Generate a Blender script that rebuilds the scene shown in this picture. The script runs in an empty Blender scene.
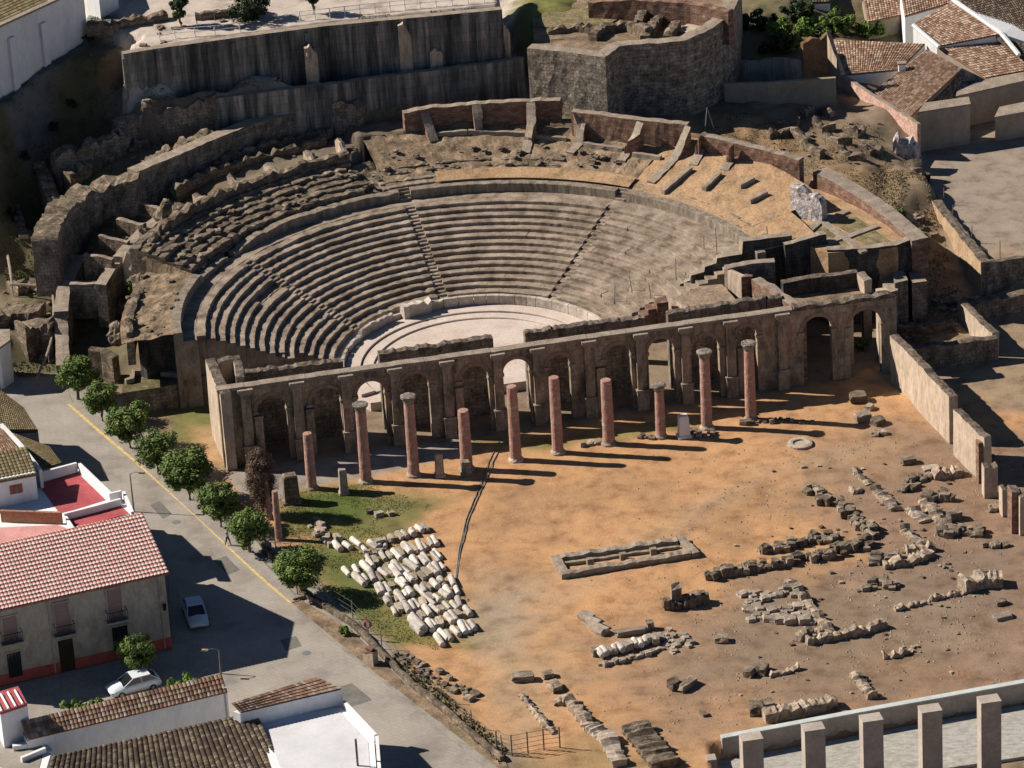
import bpy, math, random
import numpy as np
from mathutils import Vector, Matrix, noise as mnoise
R = math.radians
random.seed(7)
SC = bpy.context.scene

# ------------------------------------------------------------------ camera
PITCH, ROLL, FOC, CAMH = R(25.2), R(-3.45), 4000.0, 175.0
cF = Vector((0, math.cos(PITCH), -math.sin(PITCH)))
_r = Vector((1, 0, 0)); _u = _r.cross(cF)
cR = _r * math.cos(ROLL) + _u * math.sin(ROLL)
cU = -_r * math.sin(ROLL) + _u * math.cos(ROLL)
cam = bpy.data.cameras.new('camera'); cam_o = bpy.data.objects.new('camera', cam)
SC.collection.objects.link(cam_o); SC.camera = cam_o
cam.sensor_fit = 'HORIZONTAL'; cam.sensor_width = 36; cam.lens = 36 * FOC / 1024
cam.clip_start = 1; cam.clip_end = 6000
cam_o.matrix_world = Matrix(((cR.x, cU.x, -cF.x, 0), (cR.y, cU.y, -cF.y, 0), (cR.z, cU.z, -cF.z, CAMH), (0, 0, 0, 1)))

# ------------------------------------------------------------------ light
SUN_EL, SUN_AZ = R(37), R(164.8)
sdir = Vector((math.cos(SUN_AZ) * math.cos(SUN_EL), math.sin(SUN_AZ) * math.cos(SUN_EL), math.sin(SUN_EL)))
sun = bpy.data.lights.new('sun', 'SUN'); sun.energy = 5.0; sun.angle = R(0.5); sun.color = (1.0, 0.91, 0.80)
sun_o = bpy.data.objects.new('sun', sun); SC.collection.objects.link(sun_o)
sun_o.rotation_euler = sdir.to_track_quat('Z', 'Y').to_euler(); sun_o.location = (-200, 400, 200)
wd = bpy.data.worlds.new('World'); SC.world = wd; wd.use_nodes = True
bg = wd.node_tree.nodes['Background']; sky = wd.node_tree.nodes.new('ShaderNodeTexSky')
sky.sky_type = 'NISHITA'; sky.sun_disc = False; sky.sun_elevation = SUN_EL
sky.sun_rotation = R(90) - SUN_AZ; sky.altitude = 400; sky.air_density = .6; sky.dust_density = .1
wd.node_tree.links.new(sky.outputs[0], bg.inputs[0]); bg.inputs[1].default_value = 0.05
SC.view_settings.view_transform = 'Standard'; SC.view_settings.look = 'None'
SC.view_settings.exposure = 0.45; SC.view_settings.gamma = 1
SC.cycles.diffuse_bounces = 1; SC.cycles.max_bounces = 4

# ------------------------------------------------------------------ frames
def at(px, py, z=0.0):
    d = cR * ((px - 512) / FOC) + cU * ((384 - py) / FOC) + cF
    t = (z - CAMH) / d.z
    return Vector((d.x * t, d.y * t, z))
CEN = Vector((-3.2, 375.5, 0))
UA = R(10.78)
uu = Vector((math.cos(UA), math.sin(UA), 0)); nn = Vector((-math.sin(UA), math.cos(UA), 0))
def TH(r, th, z=0.0):
    a = R(th); return CEN + uu * (r * math.cos(a)) + nn * (r * math.sin(a)) + Vector((0, 0, z))
def UN(a, b, z=0.0):
    return CEN + uu * a + nn * b + Vector((0, 0, z))
def polar(p):
    d = p - CEN; a = d.dot(uu); b = d.dot(nn); return math.hypot(a, b), math.degrees(math.atan2(b, a))
def plane_n(px, py, nval):      # ray meets the vertical plane n = nval
    d = cR * ((px - 512) / FOC) + cU * ((384 - py) / FOC) + cF
    o = Vector((0, 0, CAMH)); t = (nval - (o - CEN).dot(nn)) / d.dot(nn)
    return o + d * t
def u_of(p): return (p - CEN).dot(uu)
def n_of(p): return (p - CEN).dot(nn)
def fbm(x, y, z=0.0, o=4): return mnoise.fractal(Vector((x, y, z)), 1.0, 2.0, o)

# ------------------------------------------------------------------ materials
MATS = {}
def srgb(h):
    v = [int(h[i:i+2], 16) / 255 for i in (0, 2, 4)]
    return tuple((c / 12.92 if c <= .04045 else ((c + .055) / 1.055) ** 2.4) for c in v) + (1,)
def mat(name, cols, scale=0.5, stretch=(1, 1, 1), rough=0.9, bump=0.3, bscale=3.0, detail=8, fine=0.35, spec=0.2, dist=0.0, metal=0.0, pos=None, coord='Position', blotch=0.0):
    """cols = list of colours laid out on a noise ramp; fine grain multiplies value a little"""
    m = bpy.data.materials.new(name); m.use_nodes = True; nt = m.node_tree; N = nt.nodes; L = nt.links
    b = N['Principled BSDF']; b.inputs['Roughness'].default_value = rough
    b.inputs['Specular IOR Level'].default_value = spec; b.inputs['Metallic'].default_value = metal
    if coord == 'Position':
        g = N.new('ShaderNodeNewGeometry'); src = g.outputs['Position']
    else:
        g = N.new('ShaderNodeTexCoord'); src = g.outputs[coord]
    mp = N.new('ShaderNodeMapping'); L.new(src, mp.inputs[0]); mp.inputs['Scale'].default_value = stretch
    if coord != 'Position':
        oi = N.new('ShaderNodeObjectInfo'); va = N.new('ShaderNodeVectorMath'); va.operation = 'SCALE'
        cx = N.new('ShaderNodeCombineXYZ'); L.new(oi.outputs['Random'], cx.inputs[0]); L.new(oi.outputs['Random'], cx.inputs[1])
        L.new(cx.outputs[0], va.inputs[0]); va.inputs['Scale'].default_value = 97; L.new(va.outputs[0], mp.inputs['Location'])
    n1 = N.new('ShaderNodeTexNoise'); n1.inputs['Scale'].default_value = scale; n1.inputs['Detail'].default_value = detail
    n1.inputs['Roughness'].default_value = 0.62; n1.inputs['Distortion'].default_value = dist
    L.new(mp.outputs[0], n1.inputs['Vector'])
    cr = N.new('ShaderNodeValToRGB'); L.new(n1.outputs['Fac'], cr.inputs[0])
    cols = [srgb(c) if isinstance(c, str) else c for c in cols]
    k = len(cols); el = cr.color_ramp.elements
    while len(el) < k: el.new(0.5)
    for i, c in enumerate(cols):
        el[i].position = (pos[i] if pos else (0.5 if k == 1 else 0.32 + 0.36 * i / (k - 1))); el[i].color = c
    n2 = N.new('ShaderNodeTexNoise'); n2.inputs['Scale'].default_value = bscale; n2.inputs['Detail'].default_value = 6
    n2.inputs['Roughness'].default_value = 0.7; L.new(mp.outputs[0], n2.inputs['Vector'])
    mr = N.new('ShaderNodeMapRange'); L.new(n2.outputs['Fac'], mr.inputs[0])
    mr.inputs[1].default_value = .3; mr.inputs[2].default_value = .7; mr.inputs[3].default_value = 1 - fine; mr.inputs[4].default_value = 1 + fine
    mx = N.new('ShaderNodeVectorMath'); mx.operation = 'SCALE'; L.new(cr.outputs[0], mx.inputs[0]); L.new(mr.outputs[0], mx.inputs['Scale'])
    L.new(mx.outputs[0], b.inputs['Base Color'])
    if bump:
        bp = N.new('ShaderNodeBump'); bp.inputs['Strength'].default_value = 1.0; bp.inputs['Distance'].default_value = bump
        L.new(n2.outputs['Fac'], bp.inputs['Height']); L.new(bp.outputs[0], b.inputs['Normal'])
    MATS[name] = m; m['out'] = 1
    return m
def after(m, fn):   # insert a colour step between the chain and the shader
    nt = m.node_tree; b = nt.nodes['Principled BSDF']; l = b.inputs['Base Color'].links[0]; s = l.from_socket
    nt.links.remove(l); nt.links.new(fn(nt, s), b.inputs['Base Color']); return m
def vcol_mult(nt, s):
    a = nt.nodes.new('ShaderNodeAttribute'); a.attribute_name = 'tint'
    v = nt.nodes.new('ShaderNodeVectorMath'); v.operation = 'MULTIPLY'; nt.links.new(s, v.inputs[0]); nt.links.new(a.outputs['Color'], v.inputs[1])
    return v.outputs[0]
def rand_mult(lo, hi):
    def f(nt, s):
        o = nt.nodes.new('ShaderNodeObjectInfo'); m = nt.nodes.new('ShaderNodeMapRange'); m.inputs[3].default_value = lo; m.inputs[4].default_value = hi
        nt.links.new(o.outputs['Random'], m.inputs[0]); v = nt.nodes.new('ShaderNodeVectorMath'); v.operation = 'SCALE'
        nt.links.new(s, v.inputs[0]); nt.links.new(m.outputs[0], v.inputs['Scale']); return v.outputs[0]
    return f
def lin(r, g, b): return (r, g, b, 1)

M_seat = mat('seat_stone', [lin(.13,.10,.075), lin(.27,.215,.165), lin(.40,.325,.255)], .55, bump=.03, bscale=5, fine=.28)
M_rubble = mat('rubble_stone', [lin(.08,.064,.048), lin(.18,.14,.10), lin(.32,.255,.19)], 1.1, bump=.08, bscale=4, fine=.45)
M_wall = mat('ruin_plaster', [lin(.10,.084,.068), lin(.205,.17,.135), lin(.36,.295,.23)], .9, stretch=(1.2, 1.2, .7), bump=.06, bscale=5, fine=.5)
M_end = mat('shaded_plaster', [lin(.035,.034,.033), lin(.075,.07,.064), lin(.14,.12,.10)], .8, stretch=(1.2, 1.2, .5), bump=.05, bscale=5, fine=.4)  # darker copy of ruin plaster; deep shade of the end walls put into its colour
M_scaena = mat('stage_wall_plaster', [lin(.11,.09,.07), lin(.24,.19,.14), lin(.38,.295,.215), lin(.31,.18,.125)], .6, stretch=(1.3, 1.3, .5), bump=.05, bscale=4.0, fine=.35)
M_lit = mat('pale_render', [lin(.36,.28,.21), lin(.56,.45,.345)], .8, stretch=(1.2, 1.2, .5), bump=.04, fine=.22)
M_brick = mat('old_brick', [lin(.12,.075,.055), lin(.24,.14,.10), lin(.32,.225,.165)], .9, stretch=(1, 1, 2.5), bump=.06, bscale=5, fine=.45)
M_bcol = mat('column_brick', [lin(.44,.37,.31), lin(.36,.19,.15), lin(.40,.24,.19), lin(.46,.37,.31)], .8, stretch=(.9, .9, 2.4), bump=.04, bscale=6, fine=.4)
M_conc = mat('stained_concrete', [lin(.055,.056,.054), lin(.155,.148,.135), lin(.37,.335,.29)], .6, stretch=(1.5, 1.5, .13), bump=.02, bscale=3, fine=.4, pos=[.36,.5,.68])
M_cap = mat('wall_cap', [lin(.22,.18,.14), lin(.36,.295,.235)], .9, bump=.05, bscale=5, fine=.35)
M_tilecap = mat('wall_top_rubble', [lin(.05,.042,.035), lin(.14,.11,.085), lin(.27,.215,.165)], 1.3, bump=.1, bscale=5, fine=.5)
M_orch = mat('orchestra_marble', [lin(.50,.41,.35), lin(.62,.53,.46)], .4, bump=.02, fine=.14)
M_earth = mat('earth_orange', [lin(.30,.19,.10), lin(.46,.29,.15), lin(.55,.36,.19)], .25, bump=.12, bscale=1.5, fine=.3)
M_dry = mat('dry_earth', [lin(.11,.08,.055), lin(.22,.16,.105), lin(.34,.25,.165)], .6, bump=.06, bscale=4, fine=.4)
M_mossy = mat('mossy_earth', [lin(.05,.05,.022), lin(.12,.105,.05), lin(.23,.17,.105)], .6, bump=.06, bscale=4, fine=.4)
M_white = mat('whitewash', [lin(.70,.70,.70), lin(.84,.84,.84)], .5, stretch=(1, 1, .4), bump=.02, fine=.08, rough=.8)
M_marble = after(mat('drum_marble', [lin(.34,.30,.26), lin(.60,.55,.49), lin(.76,.70,.64)], 1.4, bump=.05, bscale=4, fine=.25, coord='Object'), rand_mult(.65, 1.12))
M_stone = after(mat('loose_stone', [lin(.09,.072,.055), lin(.22,.175,.13), lin(.36,.29,.22)], 1.4, bump=.06, bscale=5, fine=.4, coord='Object'), rand_mult(.55, 1.25))
M_pale = after(mat('pale_stone', [lin(.28,.23,.18), lin(.50,.42,.34)], 1.3, bump=.05, bscale=4, fine=.25, coord='Object'), rand_mult(.6, 1.15))
M_bark = mat('bark', [lin(.10,.075,.05), lin(.22,.17,.12)], 3, bump=.03, fine=.3)

def masonry(w, h, dark, var, mort=.05):      # irregular stone courses on upright faces
    def f(nt, s):
        N = nt.nodes; L = nt.links; g = N.new('ShaderNodeNewGeometry'); sp = N.new('ShaderNodeSeparateXYZ'); L.new(g.outputs['Position'], sp.inputs[0])
        a = N.new('ShaderNodeMath'); a.operation = 'MULTIPLY_ADD'; L.new(sp.outputs['Y'], a.inputs[0]); a.inputs[1].default_value = -.75; L.new(sp.outputs['X'], a.inputs[2])
        nz = N.new('ShaderNodeTexNoise'); nz.inputs['Scale'].default_value = .8; L.new(g.outputs['Position'], nz.inputs['Vector'])
        z = N.new('ShaderNodeMath'); z.operation = 'MULTIPLY_ADD'; L.new(nz.outputs['Fac'], z.inputs[0]); z.inputs[1].default_value = .5; L.new(sp.outputs['Z'], z.inputs[2])
        c = N.new('ShaderNodeCombineXYZ'); L.new(a.outputs[0], c.inputs[0]); L.new(z.outputs[0], c.inputs[1])
        b = N.new('ShaderNodeTexBrick'); L.new(c.outputs[0], b.inputs['Vector']); b.inputs['Scale'].default_value = 1; b.inputs['Brick Width'].default_value = w; b.inputs['Row Height'].default_value = h; b.inputs['Mortar Size'].default_value = mort; b.inputs['Mortar Smooth'].default_value = .6
        b.inputs['Color1'].default_value = lin(1 + var, 1 + var, 1 + var); b.inputs['Color2'].default_value = lin(1 - var, 1 - var, 1 - var); b.inputs['Mortar'].default_value = lin(dark, dark, dark)
        v = N.new('ShaderNodeVectorMath'); v.operation = 'MULTIPLY'; L.new(s, v.inputs[0]); L.new(b.outputs['Color'], v.inputs[1]); return v.outputs[0]
    return f
for k_, a_ in (('ruin_plaster', (.7, .38, .66, .2)), ('shaded_plaster', (.8, .4, .7, .2)), ('old_brick', (.6, .3, .72, .22)), ('rubble_stone', (.75, .42, .6, .22)), ('stained_concrete', (2.4, 1.0, .75, .12)), ('stage_wall_plaster', (1.2, .55, .82, .1))):
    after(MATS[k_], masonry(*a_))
# ------------------------------------------------------------------ mesh helpers
class MB:
    def __init__(s): s.v = []; s.f = []; s.m = []; s.uv = {}
    def add(s, vs, fs, mi=0):
        o = len(s.v); s.v += [tuple(v) for v in vs]; s.f += [tuple(i + o for i in f) for f in fs]; s.m += [mi] * len(fs)
    def quad(s, a, b, c, d, mi=0): s.add([a, b, c, d], [(0, 1, 2, 3)], mi)
    def box(s, c, sx, sy, sz, rz=0.0, mi=0):          # c = centre of the base
        cx, cy = math.cos(rz), math.sin(rz); P = []
        for z in (0, sz):
            for x, y in ((-1, -1), (1, -1), (1, 1), (-1, 1)):
                X, Y = x * sx / 2, y * sy / 2; P.append((c[0] + X * cx - Y * cy, c[1] + X * cy + Y * cx, c[2] + z))
        s.add(P, [(3, 2, 1, 0), (4, 5, 6, 7), (0, 1, 5, 4), (1, 2, 6, 5), (2, 3, 7, 6), (3, 0, 4, 7)], mi)
    def prism(s, poly, z0, z1, mi=0, mtop=None):      # poly = list of xy, any orientation
        a = sum(poly[i][0] * poly[(i + 1) % len(poly)][1] - poly[(i + 1) % len(poly)][0] * poly[i][1] for i in range(len(poly)))
        if a < 0: poly = poly[::-1]
        k = len(poly); z0s = z0 if isinstance(z0, (list, tuple)) else [z0] * k; z1s = z1 if isinstance(z1, (list, tuple)) else [z1] * k
        if a < 0 and isinstance(z1, (list, tuple)): z1s = z1s[::-1]
        V = [(p[0], p[1], z0s[i]) for i, p in enumerate(poly)] + [(p[0], p[1], z1s[i]) for i, p in enumerate(poly)]
        s.add(V, [(i, (i + 1) % k, k + (i + 1) % k, k + i) for i in range(k)], mi)
        s.add(V, [tuple(range(k, 2 * k)), tuple(range(k - 1, -1, -1))], mi if mtop is None else mtop)
    def tube(s, pts, rad, seg=8, mi=0, cap=True):
        rs = rad if isinstance(rad, (list, tuple)) else [rad] * len(pts); o = len(s.v); pts = [Vector(p) for p in pts]
        for i, p in enumerate(pts):
            t = (pts[min(i + 1, len(pts) - 1)] - pts[max(i - 1, 0)]).normalized()
            a = t.cross(Vector((0, 0, 1)));  a = a.normalized() if a.length > .05 else Vector((1, 0, 0)); b = t.cross(a)
            for k in range(seg):
                an = 2 * math.pi * k / seg; s.v.append(tuple(p + a * (rs[i] * math.cos(an)) + b * (rs[i] * math.sin(an))))
        for i in range(len(pts) - 1):
            for k in range(seg):
                s.f.append((o + i * seg + k, o + i * seg + (k + 1) % seg, o + (i + 1) * seg + (k + 1) % seg, o + (i + 1) * seg + k)); s.m.append(mi)
        if cap:
            s.f.append(tuple(o + k for k in range(seg))[::-1]); s.m.append(mi); s.f.append(tuple(o + (len(pts) - 1) * seg + k for k in range(seg))); s.m.append(mi)
    def grid(s, fn, nu, nv, mi=0, flip=False):
        o = len(s.v)
        for j in range(nv + 1):
            for i in range(nu + 1): s.v.append(tuple(fn(i / nu, j / nv)))
        for j in range(nv):
            for i in range(nu):
                a = o + j * (nu + 1) + i; q = (a, a + 1, a + nu + 2, a + nu + 1); s.f.append(q[::-1] if flip else q); s.m.append(mi)
    def build(s, name, mats, parent=None, smooth=False, origin=None):
        me = bpy.data.meshes.new(name)
        if origin is not None: V = [(x - origin[0], y - origin[1], z - origin[2]) for x, y, z in s.v]
        elif parent is not None and parent.type == 'EMPTY' or parent is not None:
            w = parent_world(parent); V = [(x - w.x, y - w.y, z - w.z) for x, y, z in s.v]
        else: V = s.v
        me.from_pydata(V, [], s.f); mats = mats if isinstance(mats, (list, tuple)) else [mats]
        for m in mats: me.materials.append(m)
        me.polygons.foreach_set('material_index', s.m)
        if smooth: me.polygons.foreach_set('use_smooth', [True] * len(s.f))
        me.update(); o = bpy.data.objects.new(name, me); SC.collection.objects.link(o)
        if parent: o.parent = parent
        if origin is not None: o.location = origin
        return o
def parent_world(p):
    w = Vector((0, 0, 0))
    while p: w += p.location; p = p.parent
    return w
def tag(o, label=None, cat=None, group=None, kind=None):
    if label: o['label'] = label
    if cat: o['category'] = cat
    if group: o['group'] = group
    if kind: o['kind'] = kind
    elif cat: o['kind'] = 'thing'
    return o
def thing(name, label, cat, loc=(0, 0, 0), group=None, kind=None):
    o = bpy.data.objects.new(name, None); SC.collection.objects.link(o); o.location = loc; o.empty_display_size = .3
    return tag(o, label, cat, group, kind)
def copy_tree(o, parent=None):
    c = o.copy(); SC.collection.objects.link(c)
    if parent: c.parent = parent
    for ch in list(o.children): copy_tree(ch, c)
    return c

def resample(pts, step):
    out = [pts[0]]
    for a, b in zip(pts[:-1], pts[1:]):
        k = max(1, int((b - a).length / step))
        for i in range(1, k + 1): out.append(a.lerp(b, i / k))
    return out
def ruin_wall(mb, pts, zbase, thick, step=.6, jit=.15, side=1, mi=0, mtop=None, seed=0, layers=3, fjit=.04, closed=False):
    """pts: world Vectors whose z is the top height, running along one face; the wall thickens to its left (side=1)"""
    P = resample([Vector(p) for p in pts], step); n = len(P); sec = []
    for i, p in enumerate(P):
        a = P[max(i - 1, 0)]; b = P[min(i + 1, n - 1)]; t = (b - a); t.z = 0; t.normalize(); nrm = Vector((-t.y, t.x, 0)) * side
        zt = p.z + jit * 1.6 * fbm(p.x * .9 + seed, p.y * .9, 1, 3) + random.uniform(-jit, jit) * .45
        zt2 = zt + random.uniform(-jit, jit) * .5; zb = zbase(p) if callable(zbase) else zbase; row = []
        for k in range(layers + 1):
            f = k / layers; j = fjit * random.uniform(-1, 1) if 0 < k else 0
            row.append((p.x - nrm.x * j, p.y - nrm.y * j, zb + (zt - zb) * f))
        q = p + nrm * thick
        row.append((p.x + nrm.x * thick / 2, p.y + nrm.y * thick / 2, max(zt, zt2) + abs(random.gauss(0, jit * .3))))
        for k in range(layers, -1, -1):
            f = k / layers; j = fjit * random.uniform(-1, 1) if 0 < k else 0
            row.append((q.x + nrm.x * j, q.y + nrm.y * j, zb + (zt2 - zb) * f))
        sec.append(row)
    m = len(sec[0]); o = len(mb.v)
    for r_ in sec: mb.v += r_
    top = (layers, layers + 1)
    for i in range(n - 1):
        for k in range(m - 1):
            a = o + i * m + k; q = (a, a + m, a + m + 1, a + 1)
            mb.f.append(q[::-1] if side < 0 else q); mb.m.append((mtop if (mtop is not None and k in top) else mi))
    for i, fl in ((0, 1), (n - 1, 0)):
        f = tuple(o + i * m + k for k in range(m)); mb.f.append(f if fl else f[::-1]); mb.m.append(mi)
def W(name, label, cat, px, zt, zb, thick, mats, side=1, jit=.15, step=.6, group=None, parent=None, world=False, **kw):
    """px: list of (px, py) or (px, py, z) for the top of the near face"""
    P = [Vector(p) for p in px] if world else [at(p[0], p[1], p[2] if len(p) > 2 else zt) for p in px]
    mb = MB(); ruin_wall(mb, P, zb, thick, step, jit, side, mtop=1 if isinstance(mats, (list, tuple)) and len(mats) > 1 else None, **kw)
    org = Vector((P[0].x, P[0].y, zb if not callable(zb) else 0))
    o = mb.build(name, mats, parent, origin=None if parent else org)
    if not parent: tag(o, label, cat, group)
    return o
def arc_pts(r, t0, t1, z, step=.7):
    k = max(2, int(abs(t1 - t0) * R(1) * r / step)); return [TH(r, t0 + (t1 - t0) * i / k, z(t0 + (t1 - t0) * i / k) if callable(z) else z) for i in range(k + 1)]
# ================================================================== ground
def inpoly(x, y, poly):
    c = np.zeros(x.shape, bool); k = len(poly)
    for i in range(k):
        x0, y0 = poly[i][0], poly[i][1]; x1, y1 = poly[(i + 1) % k][0], poly[(i + 1) % k][1]
        if y0 == y1: continue
        t = ((y0 > y) != (y1 > y)) & (x < (x1 - x0) * (y - y0) / (y1 - y0) + x0); c ^= t
    return c
def sdist(x, y, poly):      # signed distance, positive inside
    d = np.full(x.shape, 1e9); k = len(poly)
    for i in range(k):
        ax, ay = poly[i][0], poly[i][1]; bx, by = poly[(i + 1) % k][0], poly[(i + 1) % k][1]
        ex, ey = bx - ax, by - ay; t = np.clip(((x - ax) * ex + (y - ay) * ey) / (ex * ex + ey * ey + 1e-9), 0, 1)
        d = np.minimum(d, np.hypot(x - ax - t * ex, y - ay - t * ey))
    return np.where(inpoly(x, y, poly), d, -d)
def ppoly(pts, z=0): return [at(p[0], p[1], z)[:2] for p in pts]
# control heights: (px, py, z)
CTRL = [(40,230,5),(30,300,3.5),(10,330,3),(110,300,3),(80,340,1.2),(150,400,.0),(200,420,0),(20,380,0),(10,190,6),(90,200,5.5),(30,150,7),
        (100,120,8),(140,100,10),(60,110,12),(0,110,16.5),(60,62,18.6),(100,42,20.3),(20,84,17.8),(45,66,18.8),(75,44,20),(118,42,20.8),(60,82,16),(95,62,17.5),(105,80,14.5),(30,110,13),(-30,130,16.5),(150,130,10.5),
        (200,150,9),(300,120,10),(400,110,11),(500,95,11),(480,60,12),(400,90,12),(560,100,11.2),(650,120,10.5),(720,120,9.5),(760,110,9.5),(700,90,10),
        (820,140,8.5),(850,170,8),(860,215,6.5),(890,205,6.5),(905,235,4.5),(930,230,4.0),(940,265,2.2),(960,290,1.2),(915,260,3.0),(930,310,.6),(1000,330,.3),
        (900,180,7.2),(780,120,9),(840,110,8.5),(960,180,4.6),(1010,240,4.5),(1020,160,4.6),(960,120,5),(900,60,6),(820,40,8),(1000,20,8),
        (750,30,12),(620,40,17),(560,30,17),(540,5,18),(300,5,21.8),(120,10,21.8),(200,20,21.8),(450,0,21.8),(760,0,10),(1000,0,8),(0,0,16),
        (118,88,16.6),(130,78,18.4),(160,77,18.7),(160,100,16.8),(200,77,18.4),(210,94,16.8),(260,75,17.8),(260,90,16.6),(300,84,16.6),(330,71,16.9),(330,80,16.4),(400,70,16.3),(480,56,16.3),(360,84,16.2),(230,108,10),(330,125,10.5),(70,170,9.5),(100,160,10),(120,175,10.5),(20,160,9),(40,120,10)]
FLAT = ppoly([(-900,420),(-60,392),(20,372),(75,372),(150,395),(205,400),(240,350),(895,300),(905,330),(960,345),(1060,310),(1500,400),(1500,1500),(-900,1500)])
PLAZA = ppoly([(928,192),(960,240),(985,266),(1040,262),(1300,255),(1300,100),(925,100),(915,140),(918,170)], 4.5)
TERR = ppoly([(118,58),(180,45),(330,24),(503,6),(500,-30),(300,-60),(-50,-60),(80,-60),(84,20),(92,27),(137,37),(124,46)], 21.8)
MIDB = [tuple(at(a, b, c)[:2]) for a, b, c in ((40,158,13),(66,151,13.4),(100,142,14),(124,133,14.6),(131,121,15.2),(165,109,15.9),(217,98,16.3),(256,92,16.4),(340,82,16.4),(440,69,16.4),(524,57,16.4))] + [(40, 425), (40, 700), (-300, 700), (-300, 420)]
AP0 = at(-30, 122, 17.2); APD = at(88, 37, 20.5) - AP0; APD.z = 0
APR = [tuple(at(a, b, c)[:2]) for a, b, c in ((-40,150,17.2),(-40,100,17.2),(0,70,17.5),(88,20,20.5),(140,30,20.8),(126,42,20.8),(100,58,20.3),(70,62,19.6),(48,78,18.8),(24,96,18),(0,116,17.5))]
cp = np.array([list(at(*c)) for c in CTRL])
def height(x, y):
    num = np.zeros(x.shape); den = np.zeros(x.shape)
    for c in cp:
        w = 1 / ((x - c[0]) ** 2 + (y - c[1]) ** 2 + 4) ** 2; num += w * c[2]; den += w
    z = num / den
    far = np.clip((np.hypot(x - 0, y - 390) - 110) / 60, 0, 1); z = z * (1 - far) + 6 * far
    dx, dy = x - CEN.x, y - CEN.y; a = dx * uu.x + dy * uu.y; b = dx * nn.x + dy * nn.y
    r = np.hypot(a, b); th = np.degrees(np.arctan2(b, a))
    inr = (r < 40.5) & (b > -2)
    z = np.where(inr, np.minimum(z, 5), z); z = np.where((r < 31.5) & (b > -14), 0, z)
    s = sdist(x, y, MIDB); k = np.clip(s / .5 + .5, 0, 1); zf = np.where(th > 100, 12.3 - np.clip((th - 122) / 28, 0, 1) * 3.2, 11.3); wt = np.clip((136 - th) / 10, 0, 1) * (r > 41) * (th > 60); z = z * k + (zf * wt + np.minimum(z, zf) * (1 - wt)) * (1 - k) * (x < 16) + z * (1 - k) * (x >= 16)
    s = sdist(x, y, FLAT); z = z * np.clip(-s / 3.5, 0, 1) + np.clip(z, 0, 0) * 0
    s = sdist(x, y, PLAZA); k = np.clip(s / .8 + .5, 0, 1); z = z * (1 - k) + 4.5 * k
    s = sdist(x, y, APR); k = np.clip(s / .8 + .5, 0, 1); zz_ = 17.4 + 3.2 * np.clip(((x - AP0.x) * APD.x + (y - AP0.y) * APD.y) / APD.length_squared, 0, 1.1); z = z * (1 - k) + zz_ * k
    wb = (r > 38.2) & (r < 47.5) & (th > 97) & (th < 152); zp = 10.2 - np.clip((th - 120) / 30, 0, 1) * 3.4; wq = np.clip((148 - th) / 8, 0, 1) * wb; z = z * (1 - wq) + zp * wq
    s = sdist(x, y, TERR); k = np.clip(s / .6 + .1, 0, 1); z = z * (1 - k) + 21.8 * k
    return z
gx = np.concatenate([np.array([-4000, -1500, -600, -250, -150, -110]), np.arange(-80, 90.01, .5), np.array([110, 150, 250, 600, 1500, 4000])])
gy = np.concatenate([np.array([-2500, -500, 0, 120, 180, 220]), np.arange(250, 520.01, .5), np.array([545, 600, 800, 1500, 4500])])
X, Y = np.meshgrid(gx, gy); Z = height(X, Y)
rough = np.clip(-sdist(X, Y, FLAT) / 4, 0, 1) * (sdist(X, Y, PLAZA) < -1) * (sdist(X, Y, TERR) < -1)
nz = np.array([[fbm(x * .35, y * .35, 0, 4) if 0 else 0 for x in (0,)]])
rs = np.random.RandomState(3)
def vnoise(x, y, s, seed):       # value noise, numpy
    r_ = np.random.RandomState(seed).rand(256, 256); X_ = x * s + 1000; Y_ = y * s + 1000
    i = np.floor(X_).astype(int); j = np.floor(Y_).astype(int); fx = X_ - i; fy = Y_ - j; fx = fx * fx * (3 - 2 * fx); fy = fy * fy * (3 - 2 * fy)
    g = lambda a, b: r_[a % 256, b % 256]
    return g(i, j) * (1 - fx) * (1 - fy) + g(i + 1, j) * fx * (1 - fy) + g(i, j + 1) * (1 - fx) * fy + g(i + 1, j + 1) * fx * fy
def fnoise(x, y, s, seed, o=4): return sum(vnoise(x, y, s * 2 ** k, seed + k) / 2 ** k for k in range(o)) / sum(1 / 2 ** k for k in range(o))
Z = Z + rough * (fnoise(X, Y, .25, 5) - .5) * 1.3 + rough * (fnoise(X, Y, .9, 9) - .5) * .5
SITE = ppoly([(210,480),(300,470),(890,370),(1100,440),(1100,690),(700,760),(560,768),(440,690),(290,560)])
Z = Z + np.clip(sdist(X, Y, SITE) / 3, 0, 1) * (fnoise(X, Y, .12, 21) - .5) * .35 + np.clip(sdist(X, Y, SITE) / 3, 0, 1) * (fnoise(X, Y, 1.0, 31) - .5) * .12
LOW = ppoly([(716,772),(714,743.2),(1100,671),(1300,900),(700,1100)]); kk = np.clip(sdist(X, Y, LOW) / .4 + .5, 0, 1); Z = Z * (1 - kk) - 1.8 * kk
def gz(p):
    i = np.clip(np.searchsorted(gx, p[0]) - 1, 0, len(gx) - 2); j = np.clip(np.searchsorted(gy, p[1]) - 1, 0, len(gy) - 2)
    fx = (p[0] - gx[i]) / (gx[i + 1] - gx[i]); fy = (p[1] - gy[j]) / (gy[j + 1] - gy[j])
    return float(Z[j, i] * (1 - fx) * (1 - fy) + Z[j, i + 1] * fx * (1 - fy) + Z[j + 1, i] * (1 - fx) * fy + Z[j + 1, i + 1] * fx * fy)
def atg(px, py, z=0.):      # pixel to a point on the terrain
    p = at(px, py, z)
    for _ in range(12): z = .5 * z + .5 * gz(p); p = at(px, py, z)
    p.z = gz(p); return p
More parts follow.
